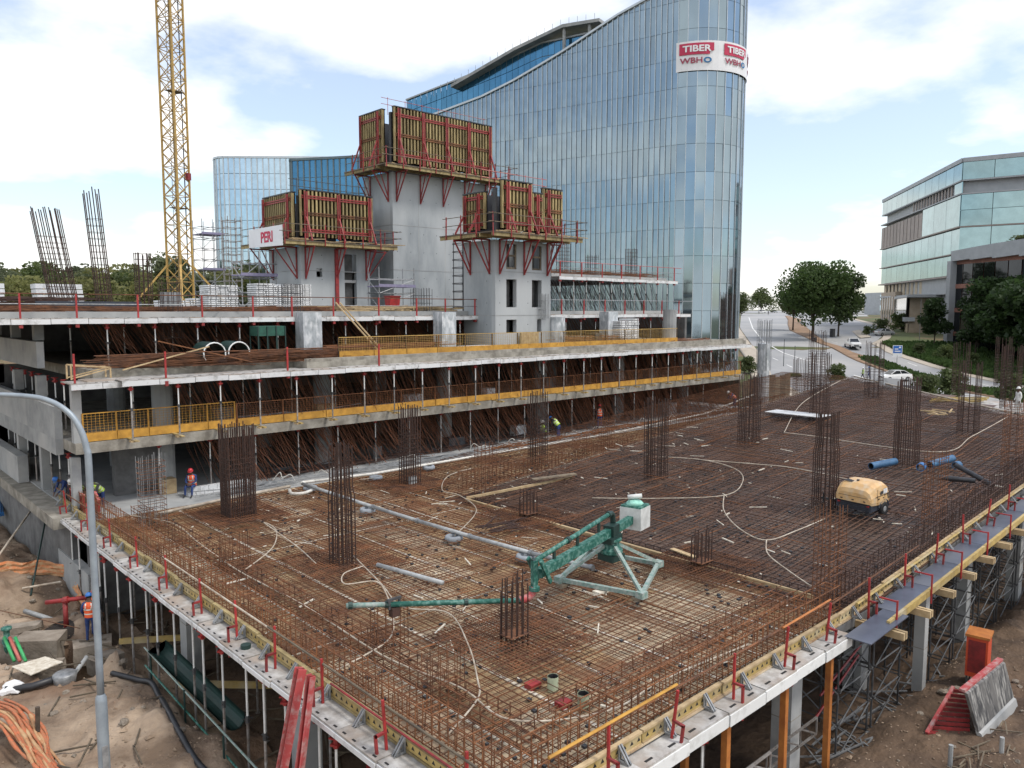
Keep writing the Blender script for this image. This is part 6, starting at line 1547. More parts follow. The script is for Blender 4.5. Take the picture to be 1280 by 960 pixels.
# ------------------------------------------------------------------ right yard
bx_=thing('red_cabinet','orange red steel cabinet on thin legs in the excavation at the right','cabinet',(27.3,7.45,-3.6)); OFF[bx_.name]=(0,0,0); bx_.rotation_euler=(0,0,R(8))
MB().box(-.38,.38,-.30,.30,.55,1.85).build('body','red_orange',bx_); MB().box(-.42,.42,-.34,.34,1.85,1.93).build('roof','orange_steel',bx_); MB().box(-.385,-.38,-.24,.24,.7,1.75).build('door','red_steel',bx_)
b=MB()
for x in(-.33,.33):
    for y in(-.25,.25): b.bar((x,y,0),(x,y,.56),.05)
b.build('legs','galv_dark',bx_)
sp=thing('form_panel','large stained steel form panel leaning over a red ribbed frame','form panel',(25.2,6.8,-3.4))
def lerp3(p,q_,k): return tuple(p[i]+(q_[i]-p[i])*k for i in range(3))
bl,br,tl,tr_=(23.56,6.30,-3.35),(26.32,6.19,-3.25),(23.33,6.66,-2.0),(26.17,6.51,-1.95)
def slabq(c,th,up): 
    return MB().add([(x,y-th*.9,z-th*.3) for x,y,z in c]+[(x,y+th*.1,z+th*.1) for x,y,z in c],[(3,2,1,0),(4,5,6,7),(0,1,5,4),(1,2,6,5),(2,3,7,6),(3,0,4,7)])
slabq([lerp3(bl,tl,.22),lerp3(br,tr_,.22),tr_,tl],.10,0).build('plate','stained',sp)
slabq([bl,br,lerp3(br,tr_,.20),lerp3(bl,tl,.20)],.16,0).build('lower_edge','concrete',sp)
MB().bar((tl[0]-.03,tl[1]+.05,tl[2]+.03),(tr_[0]+.03,tr_[1]+.05,tr_[2]+.03),.16,.07).build('top_edge','red_pale',sp)
for i in range(10):
    k=i/9; MB().bar(lerp3((22.95,7.35,-3.32),(24.4,7.25,-2.55),k),lerp3((23.62,6.55,-3.32),(24.5,6.85,-2.5),k),.05,.09).build('rib','red_steel',sp)
MB().bar((22.85,7.40,-3.34),(24.5,7.28,-2.5),.09,.12).build('side_rail','red_pale',sp); MB().bar((22.85,7.40,-3.36),(23.7,6.5,-3.36),.09,.12).build('side_rail','red_steel',sp)
q=random.Random(20); rb_=[MB().blob((0,0,.1),1,.8,.6,s,.4).mesh('rock','rock') for s in range(4)]
rockpts=[(26.2,7.75,.30),(25.7,7.9,.2),(27.4,7.1,.16)]+[(q.uniform(20,29),q.uniform(3.5,8),q.uniform(.05,.14)) for _ in range(40)]+[(q.uniform(3.2,8.0),q.uniform(19,44),q.uniform(.05,.17)) for _ in range(70)]
for i,(x,y,s) in enumerate(rockpts):
    o=inst('rock',rb_[i%4],None,(x,y,gz(x,y)),(0,0,q.random()*6),(s,s,s)); left=x<9
    if i==0: tag(o,'biggest pale rock at the foot of the tall pale column','rock')
    elif i==1: tag(o,'second pale rock beside the biggest one','rock')
    else: tag(o,'small stone lying on the brown earth of the left yard' if left else 'small stone lying on the earth of the excavation at the right','stone','stones of the left yard' if left else 'stones of the excavation')
cb_=MB(); q=random.Random(41)
def clod(x,y,z,s):
    n=len(cb_.v); a=q.random()*6; P=[(1,0,0),(0,1,0),(-1,0,0),(0,-1,0),(0,0,.7),(0,0,-.6)]
    cb_.v+=[(x+s*(c*math.cos(a)-d_*math.sin(a))*q.uniform(.7,1.3),y+s*(c*math.sin(a)+d_*math.cos(a))*q.uniform(.7,1.3),z+s*e*q.uniform(.7,1.3)) for c,d_,e in P]
    for f in ((0,1,4),(1,2,4),(2,3,4),(3,0,4),(1,0,5),(2,1,5),(3,2,5),(0,3,5)): cb_.f.append([n+i for i in f]); cb_.m.append(0)
for _ in range(3800):
    x,y=q.uniform(2.5,9.0),q.uniform(17,48)
    if noise.noise((x*.9,y*.9,5))>-.05: clod(x,y,gz(x,y),q.uniform(.015,.05)*(1+2*(q.random()>.95)))
for _ in range(2200):
    x,y=q.uniform(17,34),q.uniform(2,9); clod(x,y,gz(x,y),q.uniform(.012,.04)*(1+2*(q.random()>.95)))
tag(cb_.build('earth_clods','dirt'),'loose clods of brown earth over the yard','earth',kind='stuff')
heap('debris_heap','heap of pale sticks and broken boards on the earth at the bottom right',20.8,24.6,4.9,6.3,-3.35,-3.15,60,'plank_dark',(.3,1.1),.016,.9,'debris',31)
heap('rubble','scattered grey timber and tubes in the excavation under the walkway',20,28,7.6,9.6,-3.75,-3.6,70,'galv',(.5,2.2),.02,.8,'debris',32)
heap('rubble','scattered rusty bars and timber under the left side of the deck',8.8,12,12,36,-4.15,-4.0,60,'plank_dark',(.4,1.8),.022,1.0,'debris',33)
for i,(x,y) in enumerate(((21.6,6.4),(23.0,5.6))): tag(MB().cyl((x,y,-3.6),(x,y,-2.75),.06,8).build('stake','concrete',base=(x,y,-3.5)),['grey stake in the debris at the bottom right, left one','grey stake in the debris at the bottom right, right one'][i],'stake')
# ------------------------------------------------------------------ left yard
lpx,lpy=5.07,20.51
def lamp():
    t=thing('lamp_post','tall grey street lamp post with a long curved arm at the left','lamp post',(lpx,lpy,-3.4)); OFF[t.name]=(0,0,0)
    MB().lathe([(.14,0),(.14,2.3),(.13,2.4),(.085,2.5)],(0,0,0),12).build('base_section','lamp_grey',t,smooth=True)
    pts=[(0,0,2.45),(0,0,6.5),(0,0,8.35)]; cv=[]
    dx,dy=-RX,-RY; 
    prof=[(0,8.35),(.03,8.75),(.14,9.15),(.36,9.52),(.72,9.80),(1.2,9.98),(1.8,10.05),(2.6,10.08),(3.4,10.1)]
    P=pts+[(a*dx*.86-FX*0*a,a*dy*.86,z-.1) for a,z in prof[1:]]
    n=len(P); MB().pipe(curve(P,4),[.085-.03*i/((n-1)*4) for i in range((n-1)*4+1)],10).build('arm','lamp_grey',t,smooth=True)
    e=P[-1]; MB().lathe([(0,-.07),(.14,-.06),(.2,0),(.12,.08),(0,.1)],(e[0]+dx*.3,e[1]+dy*.3,e[2]),10).build('lantern','lamp_grey',t,smooth=True)
    MB().box(-.07,.07,-.145,-.135,.6,1.2).build('access_door','galv',t)
lamp()
hs=[(6.97,26.73),(7.3,26.1),(7.49,25.65),(7.65,25.0),(7.6,24.2),(7.49,23.46),(7.3,22.4),(7.2,21.35),(7.17,19.82),(7.3,18.0)]
pipe('black_hose','thick black hose winding over the earth in front of the props',curve([(x,y,gz(x,y)+.09) for x,y in hs],5),.085,'black_plastic','hose')
pipe('black_pipe','black pipe lying from the grey bucket to the left border',[(4.2,27.9,gz(4.2,27.9)+.12),(4.9,27.65,gz(4.9,27.65)+.13),(5.5,27.42,gz(5.5,27.42)+.15)],.12,'black_plastic')
tag(MB().lathe([(.0,0),(.30,0),(.36,.42),(.30,.46),(0,.5)],(0,0,0),12).build('grey_drum','galv',smooth=True),'grey drum half buried in front of the pit','drum').location=(5.75,27.35,gz(5.75,27.35)-.05)
vt=thing('red_pipe_tee','red pipe tee sticking up from the earth, its arm pointing at the worker','pipe',(6.9,32.0,-3.3)); MB().pipe([(6.88,32.05,-3.5),(6.88,32.05,-2.25)],.09,8).build('stem','red_steel',vt,smooth=True); MB().pipe([(6.35,32.5,-2.3),(7.6,31.45,-2.12)],.085,8).build('arm','red_bright',vt,smooth=True); MB().cyl((6.84,32.09,-2.24),(6.98,31.97,-2.2),.13,10).build('coupling','red_steel',vt)
pipe('grey_pipe','grey pipe lying in the earth hole',[(6.2,35.6,-3.5),(6.9,34.2,-3.65)],.1,'grey_pipe'); pipe('grey_pipe','second grey pipe crossing the pit behind the drum',[(5.9,27.8,-3.6),(6.7,28.6,-3.2)],.07,'grey_pipe')
for x,y,a,w,dd,h,zt,l in ((5.85,31.1,.15,1.5,.95,1.0,-2.98,'big brown concrete block with a tall face at the edge of the pit'),(4.6,31.6,.3,1.2,.8,.8,-3.0,'long flat concrete block at the left border beside the pit'),(5.5,29.95,.1,1.7,.5,.5,-3.45,'long concrete step low in the pit'),(7.25,30.05,.5,1.25,1.0,.7,-3.27,'flat concrete slab the worker stands on'),(5.6,33.0,.25,1.3,.6,.5,-3.12,'pale flat slab below the earth hole'),(7.3,28.7,.9,1.0,.8,.6,-3.35,'broken concrete lump behind the lamp post')):
    q2=random.Random(int(x*9)); vs=[]
    for k in range(3):
        for sx_,sy_ in ((-1,-1),(1,-1),(1,1),(-1,1)): vs.append((sx_*w/2*(1+q2.uniform(-.07,.03)),sy_*dd/2*(1+q2.uniform(-.1,.05)),-h*(1-k/2)+q2.uniform(-.03,.03)))
    o=tag(MB().add(vs,[(3,2,1,0),(8,9,10,11)]+[(k*4+i,k*4+(i+1)%4,k*4+4+(i+1)%4,k*4+4+i) for k in range(2) for i in range(4)]).build('concrete_block','rock'),l,'block'); o.location=(x,y,zt); o.rotation_euler=(q2.uniform(-.05,.05),q2.uniform(-.05,.05),HR+a)
heap('yard_debris','broken timber, tubes and scraps scattered over the left yard',4.2,7.6,21,34,-3.25,-3.1,46,'plank_dark',(.3,1.3),.02,1.2,'debris',61)
rail('thin bent bar standing across the pit',(5.0,33.8,-2.6),(7.0,30.6,-2.9),'rust',.015,'bent_bar'); rail('pale tube lying above the earth hole',(6.4,36.9,-2.95),(7.6,35.9,-2.7),'conduit',.05,'tube')
def dark_patch(x0,y0,ra,rb,name):  # near-black sheet laid just above the ground
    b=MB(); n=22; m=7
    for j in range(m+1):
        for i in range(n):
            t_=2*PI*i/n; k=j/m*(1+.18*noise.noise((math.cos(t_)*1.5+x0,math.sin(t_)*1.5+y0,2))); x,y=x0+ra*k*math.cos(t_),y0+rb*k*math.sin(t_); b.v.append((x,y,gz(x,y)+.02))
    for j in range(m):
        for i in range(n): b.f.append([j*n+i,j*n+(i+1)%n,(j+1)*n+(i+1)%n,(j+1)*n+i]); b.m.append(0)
    tag(b.build(name,'dirt_shade',smooth=True),kind='structure')
dark_patch(6.55,35.0,.85,.8,'pit_shade'); dark_patch(6.2,29.0,.75,1.1,'pit_shade'); dark_patch(6.6,31.9,.5,.9,'dark_earth')  # shade of the two pits painted as dark sheets; last one a dark patch
for i,(mt,dx_) in enumerate((('blue_x',0),('red_steel',.12),('green_y',.24))): pass
for i,(mt,l) in enumerate((('pale_red','red cable pipe in the pit at the left'),('bright_green','bright green cable pipe beside the red one, right'),('bright_green','bright green cable pipe beside the red one, left'))):
    dx_=(.0,.14,-.14)[i]; pipe('cable_pipe',l,[(4.9+dx_,31.0-dx_,-2.75),(4.98+dx_,29.9-dx_,-3.25)],.055,mt)
tag(MB().lathe([(.0,0),(.14,0),(.16,.5),(.10,.56),(.10,.8),(.17,.84),(.17,.92),(0,.95)],(0,0,0),10).build('green_valve','green_paint',smooth=True),'dark green valve at the head of the coloured cable pipes','valve').location=(4.85,31.2,-3.35)
o=tag(MB().add([(-.6,-.45,0),(.55,-.5,.03),(.65,.4,.0),(-.5,.5,.05),(-.6,-.45,.03),(.55,-.5,.06),(.65,.4,.03),(-.5,.5,.08)],MB.BOXF).build('board','strip'),'pale board lying flat at the near side of the pit','board'); o.location=(5.25,28.75,-3.12); o.rotation_euler=(.05,.08,.5)
tag(MB().blob((4.38,27.9,gz(4.38,27.9)+.14),.3,.22,.17,6,.6).build('white_sack','sign_white',base=(4.38,27.9,-3.3)),'crumpled white sack on the earth at the left border','sack')
tag(MB().pipe([(4.18,23.35,-3.6),(4.2,23.35,-2.5),(4.22,23.36,-2.05)],.06,7).build('stake','bark',base=(4.18,23.35,-3.5)),'weathered wooden stake standing beside the orange net','stake')
def net(label,path,h,mat='orange_net',sag=.1):
    b=MB(); q=random.Random(len(path)); P=curve(path,5); rows=6
    for i,p in enumerate(P):
        for k in range(rows+1): b.v.append((p[0]+q.gauss(0,.03),p[1]+q.gauss(0,.03),p[2]+h*k/rows*(1+.12*math.sin(i*1.3))))
    w=rows+1
    for i in range(len(P)-1):
        for k in range(rows): 
            b.f.append([i*w+k,(i+1)*w+k,(i+1)*w+k+1,i*w+k+1]); b.m.append(0 if k%2 else 1)
    o=tag(b.build('barrier_net',[mat,'orange_pale'],base=P[0]),label,'net'); so_=o.modifiers.new('thickness','SOLIDIFY'); so_.thickness=.02; return o
net('orange and pale striped safety net stretched behind the earth hole',[(4.6,40.2,-2.95),(6.02,39.3,-3.0),(7.2,38.6,-3.0),(8.1,37.2,-3.05),(8.0,35.2,-3.4),(7.9,33.4,-3.5)],.62)
b=MB(); q=random.Random(5)
for i in range(17):
    b.k=i%3%2; w0=lambda k: q.gauss(0,k)
    P=[(3.0+.055*i+w0(.04),25.0+.04*i+w0(.08)),(3.35+.05*i+w0(.05),24.1+w0(.08)),(3.65+.04*i+w0(.06),23.2+w0(.05)),(3.85+.03*i+w0(.06),22.4),(3.95+.03*i+w0(.05),21.7)]
    hh=[.55-.02*abs(i-8)+q.random()*.25,.50+q.random()*.25,.32+q.random()*.2,.16+q.random()*.12,.05]
    b.pipe(curve([(x,y,gz(x,y)+h_) for (x,y),h_ in zip(P,hh)],4),[.03+.03*q.random() for _ in range(17)],5)
tag(b.build('net_pile',['orange_net2','orange_pale'],base=(3.6,23.8,-3.3),smooth=True),'folded heap of bright orange net at the bottom left corner','net')
b=MB()
for i in range(14): b.cyl((7.5+.09*(i%5),49.2+.03*i,-2.55+.1*(i//5)),(8.3+.08*(i%5),54.5,-2.2+.1*(i//5)),.055,7)
tag(b.build('pipe_bundle','blue_bright',base=(8,50,-2.6)),'bundle of blue pipes at the left border below the building','pipes')
pipe('tube','long pale tube leaning from the earth to the corner of the deck',[(5.2,38.0,-2.5),(8.2,42.5,-.6)],.045,'conduit','tube'); pipe('tube','dark green prop slanting down below the left corner of the deck',[(7.9,39.5,-.8),(6.6,36.5,-3.2)],.04,'green_dark','tube')
tag(MB().box(8.05,8.4,33.5,38.2,-4.1,-1.9).build('low_wall','concrete',base=(8.2,36,-4)),'low grey concrete wall below the left corner of the deck','wall')
ch=thing('green_channel','dark green curved form lying below the left edge, its pale end facing the lamp post','formwork',(8.1,23,-2.7)); b=MB(); n=8
p0,p1=Vector((7.95,25.3,-2.3)),Vector((8.55,20.8,-3.2))
for e,p in enumerate((p0,p1)):
    for ro in (.30,.26):
        for k in range(n+1): a=PI+PI*k/n+.35; b.v.append((p.x+ro*math.cos(a),p.y,p.z+ro*math.sin(a)+.2))
w=n+1
for k in range(n):
    b.f+=[[k,k+1,2*w+k+1,2*w+k],[w+k+1,w+k,3*w+k,3*w+k+1],[k+1,k,w+k,w+k+1]]; b.m+=[0,0,0]
b.build('shell','green_dark',ch)
b=MB()
for k in range(n): 
    a=PI+PI*k/n+.35; c_=PI+PI*(k+1)/n+.35; b.add([(p0.x+.0*math.cos(a),25.31,p0.z+.2+.0),(p0.x+0.31*math.cos(a),25.31,p0.z+0.31*math.sin(a)+.2),(p0.x+0.31*math.cos(c_),25.31,p0.z+0.31*math.sin(c_)+.2)],[(0,1,2),(2,1,0)])
b.build('pale_end','white_panel',ch)
gr=thing('green_rail','thin green guard rail sloping along the foot of the left edge','rail',(8,22,-3)); 
for dz in (0,-.6): MB().cyl((7.75,25.9,-2.3+dz),(7.95,17.6,-3.0+dz),.03,6).build('rail','green_worn' if dz==0 else 'green_paint',gr)
for y in (25.5,22.6,19.8): MB().cyl((7.8,y,-4),(7.8,y,-2.25+(y-25.9)*.085),.03,6).build('post','green_dark',gr)
for i,(xt,yt,xb,yb_,l) in enumerate(((7.62,14.95,6.65,15.3,'red and white weathered steel beam leaning on the left edge, left of two'),(7.62,14.5,6.45,13.9,'red and white weathered steel beam leaning on the left edge, right of two'))):
    t=thing('steel_beam',l,'steel beam',(xb,yb_,-4.1)); p=Vector((xb,yb_,-4.1)); r_=Vector((xt,yt,.88))
    MB().bar(p,r_,.05,.16,up=(1,0,0)).build('web','red_steel',t); 
    for s in (-.085,.085): MB().bar(p+Vector((0,s,0)),r_+Vector((0,s,0)),.035,.17,up=(0,0,1)).build('flange','red_pale',t)
for i,(x0,y0,x1,y1,z,l) in enumerate(((7.9,29.2,10.5,28.0,-3.2,'yellow beam lying under the left edge behind the worker'),(8.3,24.5,11,22.4,-3.2,'yellow beam lying under the left edge behind the green channel'))): tag(MB().bar((x0,y0,z),(x1,y1,z-.2),.1,.2).build('timber_beam','yellow_beam',base=(x0,y0,z)),l,'timber beam')
tag(MB().cyl((8.05,18.75,-.3),(8.05,18.75,.05),.13,10).build('dark_bucket','green_dark',base=(8.05,18.75,-.3)),'small dark bucket standing on the left edge formwork','bucket')
# ------------------------------------------------------------------ people
def person(label,joints,loc,rz,shirt,trouser,vest=None,hat='hat_blue',scale=1.0,face=True,group=None):
    """one skinned body from a dict of joints (x right, y ahead, z up)"""
    J={k:Vector(v) for k,v in joints.items()}
    rad={'pelvis':.135,'belly':.130,'chest':.150,'neck':.058,'head0':.072,'head1':.088,'head2':.062,'shl':.075,'shr':.075,'ell':.048,'elr':.048,'wrl':.033,'wrr':.033,'hal':.040,'har':.040,'hil':.098,'hir':.098,'knl':.065,'knr':.065,'anl':.043,'anr':.043,'tol':.038,'tor':.038}
    E=[('pelvis','belly'),('belly','chest'),('chest','neck'),('neck','head0'),('head0','head1'),('head1','head2')]
    for s in 'lr': E+=[('chest','sh'+s),('sh'+s,'el'+s),('el'+s,'wr'+s),('wr'+s,'ha'+s),('pelvis','hi'+s),('hi'+s,'kn'+s),('kn'+s,'an'+s),('an'+s,'to'+s)]
    # five fingers on each hand
    fing=[]
    for s in 'lr':
        h=J['ha'+s]; w=J['wr'+s]; d_=(h-w).normalized(); sd=d_.cross(Vector((0,1,0))); sd=sd.normalized() if sd.length>.1 else Vector((1,0,0)); dn=d_.cross(sd)
        for i,(o,l) in enumerate(((-.030,.075),(-.010,.088),(.010,.082),(.029,.066))):
            k='f%s%d'%(s,i); J[k+'a']=h+sd*o+d_*.045; J[k+'b']=h+sd*o+d_*(.045+l*.6)+dn*.012; J[k+'c']=h+sd*o*.9+d_*(.045+l*.9)+dn*.035
            E+=[('ha'+s,k+'a'),(k+'a',k+'b'),(k+'b',k+'c')]; rad.update({k+'a':.011,k+'b':.0095,k+'c':.008})
        k='t'+s; J[k+'a']=h-sd*.045+d_*.0; J[k+'b']=h-sd*.065+d_*.05+dn*.01; E+=[('ha'+s,k+'a'),(k+'a',k+'b')]; rad.update({k+'a':.012,k+'b':.009})
    names=list(J); me=bpy.data.meshes.new('person_body'); me.from_pydata([tuple(J[n]) for n in names],[(names.index(a),names.index(b_)) for a,b_ in E],[])
    ob=bpy.data.objects.new('tmp_body',me); COL.objects.link(ob); ob.modifiers.new('s','SKIN'); 
    for i,n in enumerate(names):
        sv=me.skin_vertices[0].data[i]; r=rad[n]; sv.radius=(r,r*.82) if n in('chest','belly','pelvis') else (r,r); sv.use_root=(n=='pelvis')
    m=ob.modifiers.new('u','SUBSURF'); m.levels=1; m.render_levels=1
    dg=bpy.context.evaluated_depsgraph_get(); bd=bpy.data.meshes.new_from_object(ob.evaluated_get(dg)); bpy.data.objects.remove(ob)
    bd.name='body'; bd.materials.clear()
    for mm in (shirt,trouser,'skin','black_plastic'): bd.materials.append(M[mm])
    segs=[('pelvis','chest',0),('hil','knl',1),('hir','knr',1),('knl','anl',1),('knr','anr',1),('anl','tol',3),('anr','tor',3),('neck','head2',2),('shl','ell',0),('shr','elr',0),('ell','wrl',0),('elr','wrr',0),('wrl','hal',2),('wrr','har',2),('pelvis','hil',1),('pelvis','hir',1),('hal','fl1c',2),('har','fr1c',2),('chest','shl',0),('chest','shr',0)]
    for p in bd.polygons:
        c=p.center; best=(9,0)
        for a,b_,mi in segs:
            A_,B_=J[a],J[b_]; t_=max(0,min(1,(c-A_).dot(B_-A_)/max(1e-6,(B_-A_).length_squared))); dd=(c-A_.lerp(B_,t_)).length
            if dd<best[0]: best=(dd,mi)
        p.material_index=best[1]; p.use_smooth=True
    t=thing('person',label,'person',(0,0,0),group); t.location=loc; t.rotation_euler=(0,0,rz); t.scale=(scale,)*3
    inst('body',bd,t)
    h1=J['head1']; up=(J['head2']-J['neck']).normalized(); fw=Vector((0,1,0)); fw=(fw-up*fw.dot(up)).normalized(); sd=fw.cross(up)
    Rm=Matrix((sd,fw,up)).transposed()
    def HB(b,name,mat,sm=True): b.v=[tuple(Rm@Vector(v)+h1) for v in b.v]; return b.build(name,mat,t,smooth=sm)
    hb_=MB().lathe([(.0,.135),(.045,.130),(.085,.105),(.108,.06),(.115,.015),(.112,.0)],(0,-.005,.01),14); HB(hb_,'hard_hat',hat); 
    br=MB().lathe([(.110,.0),(.130,-.006),(.131,-.012),(.110,-.010)],(0,-.005,.02),14); br.v=[(x,y*(1.32 if y>0 else 1.0),z) for x,y,z in br.v]; HB(br,'hat_brim',hat)
    HB(MB().add([(-.012,.075,-.01),(.012,.075,-.01),(.016,.083,-.05),(-.016,.083,-.05),(0,.108,-.045)],[(0,1,4),(1,2,4),(2,3,4),(3,0,4)]),'nose','skin')
    HB(MB().box(-.045,-.02,.074,.082,-.012,.0).box(.02,.045,.074,.082,-.012,.0),'eyes','hair',False); HB(MB().box(-.024,.024,.070,.078,-.085,-.077),'mouth','cloth_dark',False); HB(MB().blob((-.088,0,-.03),.014,.024,.035,1,0).blob((.088,0,-.03),.014,.024,.035,1,0),'ears','skin'); HB(MB().lathe([(.094,.0),(.092,-.04),(.07,-.075),(.0,-.08)],(0,-.022,.02),10),'hair','hair')
    if vest:
        a,c=J['pelvis'],J['chest']; ax=(J['neck']-a); v=MB(); n=14; rows=[]; rt=(J['shr']-J['shl']).normalized(); axn=ax.normalized(); fr_=axn.cross(rt).normalized()
        for f,(wx,wy) in ((-.02,(.185,.145)),(.25,(.180,.142)),(.5,(.190,.150)),(.72,(.205,.150)),(.86,(.170,.118)),(.95,(.10,.085))):
            for k in range(n): an=2*PI*k/n; v.v.append(tuple(a+ax*f+rt*wx*math.cos(an)+fr_*wy*math.sin(an)))
            rows.append(f)
        for i in range(5):
            for k in range(n): v.f.append([i*n+k,i*n+(k+1)%n,(i+1)*n+(k+1)%n,(i+1)*n+k]); v.m.append(0)
        v.build('vest',vest,t,smooth=True)
        st=MB()
        for f,wx,wy in ((.18,.187,.149),(.46,.194,.154)):
            base=len(st.v)
            for ff in (f,f+.075):
                for k in range(n): an=2*PI*k/n; st.v.append(tuple(a+ax*ff+rt*wx*math.cos(an)+fr_*wy*math.sin(an)))
            for k in range(n): st.f.append([base+k,base+(k+1)%n,base+n+(k+1)%n,base+n+k]); st.m.append(0)
        for s_ in (-1,1): 
            for f_ in (-1,1): st.bar(a+ax*.5+rt*.1*s_+fr_*.142*f_,a+ax*.90+rt*.09*s_+fr_*.105*f_,.045,.012,up=fr_)
        st.build('reflective_strip','reflective',t,smooth=True)
    return t
STAND=dict(pelvis=(0,0,.95),belly=(0,.0,1.12),chest=(0,.01,1.36),neck=(0,.0,1.52),head0=(0,.01,1.60),head1=(0,.02,1.68),head2=(0,.015,1.75),shl=(-.19,0,1.42),shr=(.19,0,1.42),ell=(-.26,-.02,1.15),elr=(.26,-.02,1.15),wrl=(-.27,.08,.92),wrr=(.27,.08,.92),hal=(-.27,.10,.85),har=(.27,.10,.85),hil=(-.10,0,.90),hir=(.10,0,.90),knl=(-.11,.02,.49),knr=(.12,.03,.49),anl=(-.12,-.02,.09),anr=(.13,-.01,.09),tol=(-.13,.15,.04),tor=(.15,.16,.04))
SIT=dict(pelvis=(0,0,.50),belly=(0,.03,.66),chest=(0,.10,.88),neck=(0,.14,1.03),head0=(0,.17,1.10),head1=(0,.20,1.17),head2=(0,.21,1.24),shl=(-.18,.10,.94),shr=(.18,.10,.94),ell=(-.24,.2,.70),elr=(.24,.2,.70),wrl=(-.10,.38,.62),wrr=(.10,.38,.62),hal=(-.06,.44,.60),har=(.06,.44,.60),hil=(-.10,.03,.47),hir=(.10,.03,.47),knl=(-.15,.45,.50),knr=(.16,.45,.50),anl=(-.15,.50,.10),anr=(.17,.48,.10),tol=(-.16,.66,.04),tor=(.19,.64,.04))
WALK=dict(STAND,knl=(-.1,.18,.50),anl=(-.1,.22,.10),tol=(-.1,.38,.06),anr=(.1,-.28,.14),knr=(.1,-.06,.49),tor=(.1,-.14,.05),wrl=(-.26,-.08,.93),hal=(-.26,-.08,.86),wrr=(.26,.22,.96),har=(.26,.26,.90))
BEND=dict(STAND,chest=(0,.30,1.24),belly=(0,.12,1.1),neck=(0,.44,1.32),head0=(0,.5,1.36),head1=(0,.57,1.39),head2=(0,.62,1.43),shl=(-.19,.32,1.27),shr=(.19,.32,1.27),ell=(-.24,.42,.98),elr=(.24,.42,.98),wrl=(-.14,.58,.80),wrr=(.14,.58,.80),hal=(-.12,.62,.74),har=(.12,.62,.74))
LOOK=dict(STAND,ell=(-.27,.0,1.16),wrl=(-.24,.16,.95),hal=(-.23,.2,.89),head1=(-.02,.05,1.67),head2=(-.03,.06,1.74))
zst=-3.27
person('worker in blue overalls, orange vest and blue hard hat standing at the pit',LOOK,(7.2,30.0,zst),HR+R(12),'overall_blue','overall_blue','vest_orange','hat_blue',1.0)
person('worker with a red hard hat half hidden behind the lamp post',STAND,(7.48,30.45,zst),HR+R(-10),'cloth_dark','overall_blue','vest_orange','hat_red',.98)
person('worker with blue hard hat at the left deck corner, leftmost of three',BEND,(8.7,38.6,-.25),HR+R(150),'overall_blue','cloth_dark',None,'hat_blue')
person('worker with white hard hat and lime vest at the left deck corner, middle of three',BEND,(9.0,37.9,-.25),HR+R(170),'cloth_dark','cloth_dark','vest_lime','hat_white')
person('worker with red hard hat and lime vest at the left deck corner, right of three',BEND,(9.5,36.7,-.2),HR+R(160),'cloth_dark','overall_blue','vest_lime','hat_red')
person('worker in an orange vest seated on white blocks at the edge of the walkway',SIT,(13.2,36.0,.04),HR+R(180),'overall_blue','overall_blue','vest_orange','hat_red')
person('worker in a lime vest seated behind the column cage in the middle of the walkway',SIT,(36.2,36.0,.04),HR+R(150),'cloth_dark','cloth_dark','vest_lime','hat_white')
person('worker in a lime vest bending on the walkway right of the seated one',BEND,(36.9,35.3,.04),HR+R(60),'cloth_dark','overall_blue','vest_lime','hat_blue')
person('worker in a red vest standing alone in the lowest storey',STAND,(42.3,36.4,.04),HR+R(190),'cloth_dark','overall_blue','vest_orange','hat_red')
person('worker in blue at the far end of the walkway behind the last column cage',BEND,(57,34.4,.4),HR+R(100),'overall_blue','overall_blue','vest_orange','hat_white')
x,y=wpt(49.4,109.1); person('pedestrian in a lime vest walking along the road edge, left of two',WALK,(x,y,tz(109.1)+.08),HR+R(60),'cloth_dark','cloth_dark','vest_lime','hat_white')
x,y=wpt(50.6,109.8); person('pedestrian in blue walking along the road edge, right of two',WALK,(x,y,tz(109.8)+.08),HR+R(70),'overall_blue','overall_blue',None,'hat_blue')
person('worker in white at the far right end of the deck beside the grey panels',STAND,(52.3,13.0,2.5),HR+R(90),'hat_white','hat_white',None,'hat_white',.9)
for i,(r,g) in enumerate(((110,335),(107,300))): x,y=wpt(r,g); person('tiny person far away on the bright road',WALK,(x,y,tz(g)+.1),HR,'cloth_dark','cloth_dark',None,'hair',1.0,group='people far away on the road')
wb=thing('white_blocks','row of white blocks under the seated worker on the walkway','blocks',(13.5,36,.03)); me=MB().box(.01,.39,0,.2,0,.19).mesh('block','white_panel')
for i in range(8): inst('block',me,wb,(12.9+i*.4,35.9,.035)); 
for i in range(7): inst('block',me,wb,(13.1+i*.4,35.92,.228))
for i,(x,y) in enumerate(((9.0,35.4),(8.6,36.8))):
    t=thing('red_frame_panel',['red ribbed form panel standing before the three workers','second red ribbed form panel at the left corner of the deck'][i],'form panel',(x,y,-.3)); OFF[t.name]=(0,0,0); t.rotation_euler=(0,0,R(80+i*12))
    for k in range(6): MB().box(-.9+k*.36,-.84+k*.36,-.04,.04,0,1.1).build('rib','red_steel',t)
    for z in (0,.5,1.05): MB().box(-.9,.96,-.05,.05,z,z+.07).build('rail','red_pale' if z>1 else 'red_steel',t)
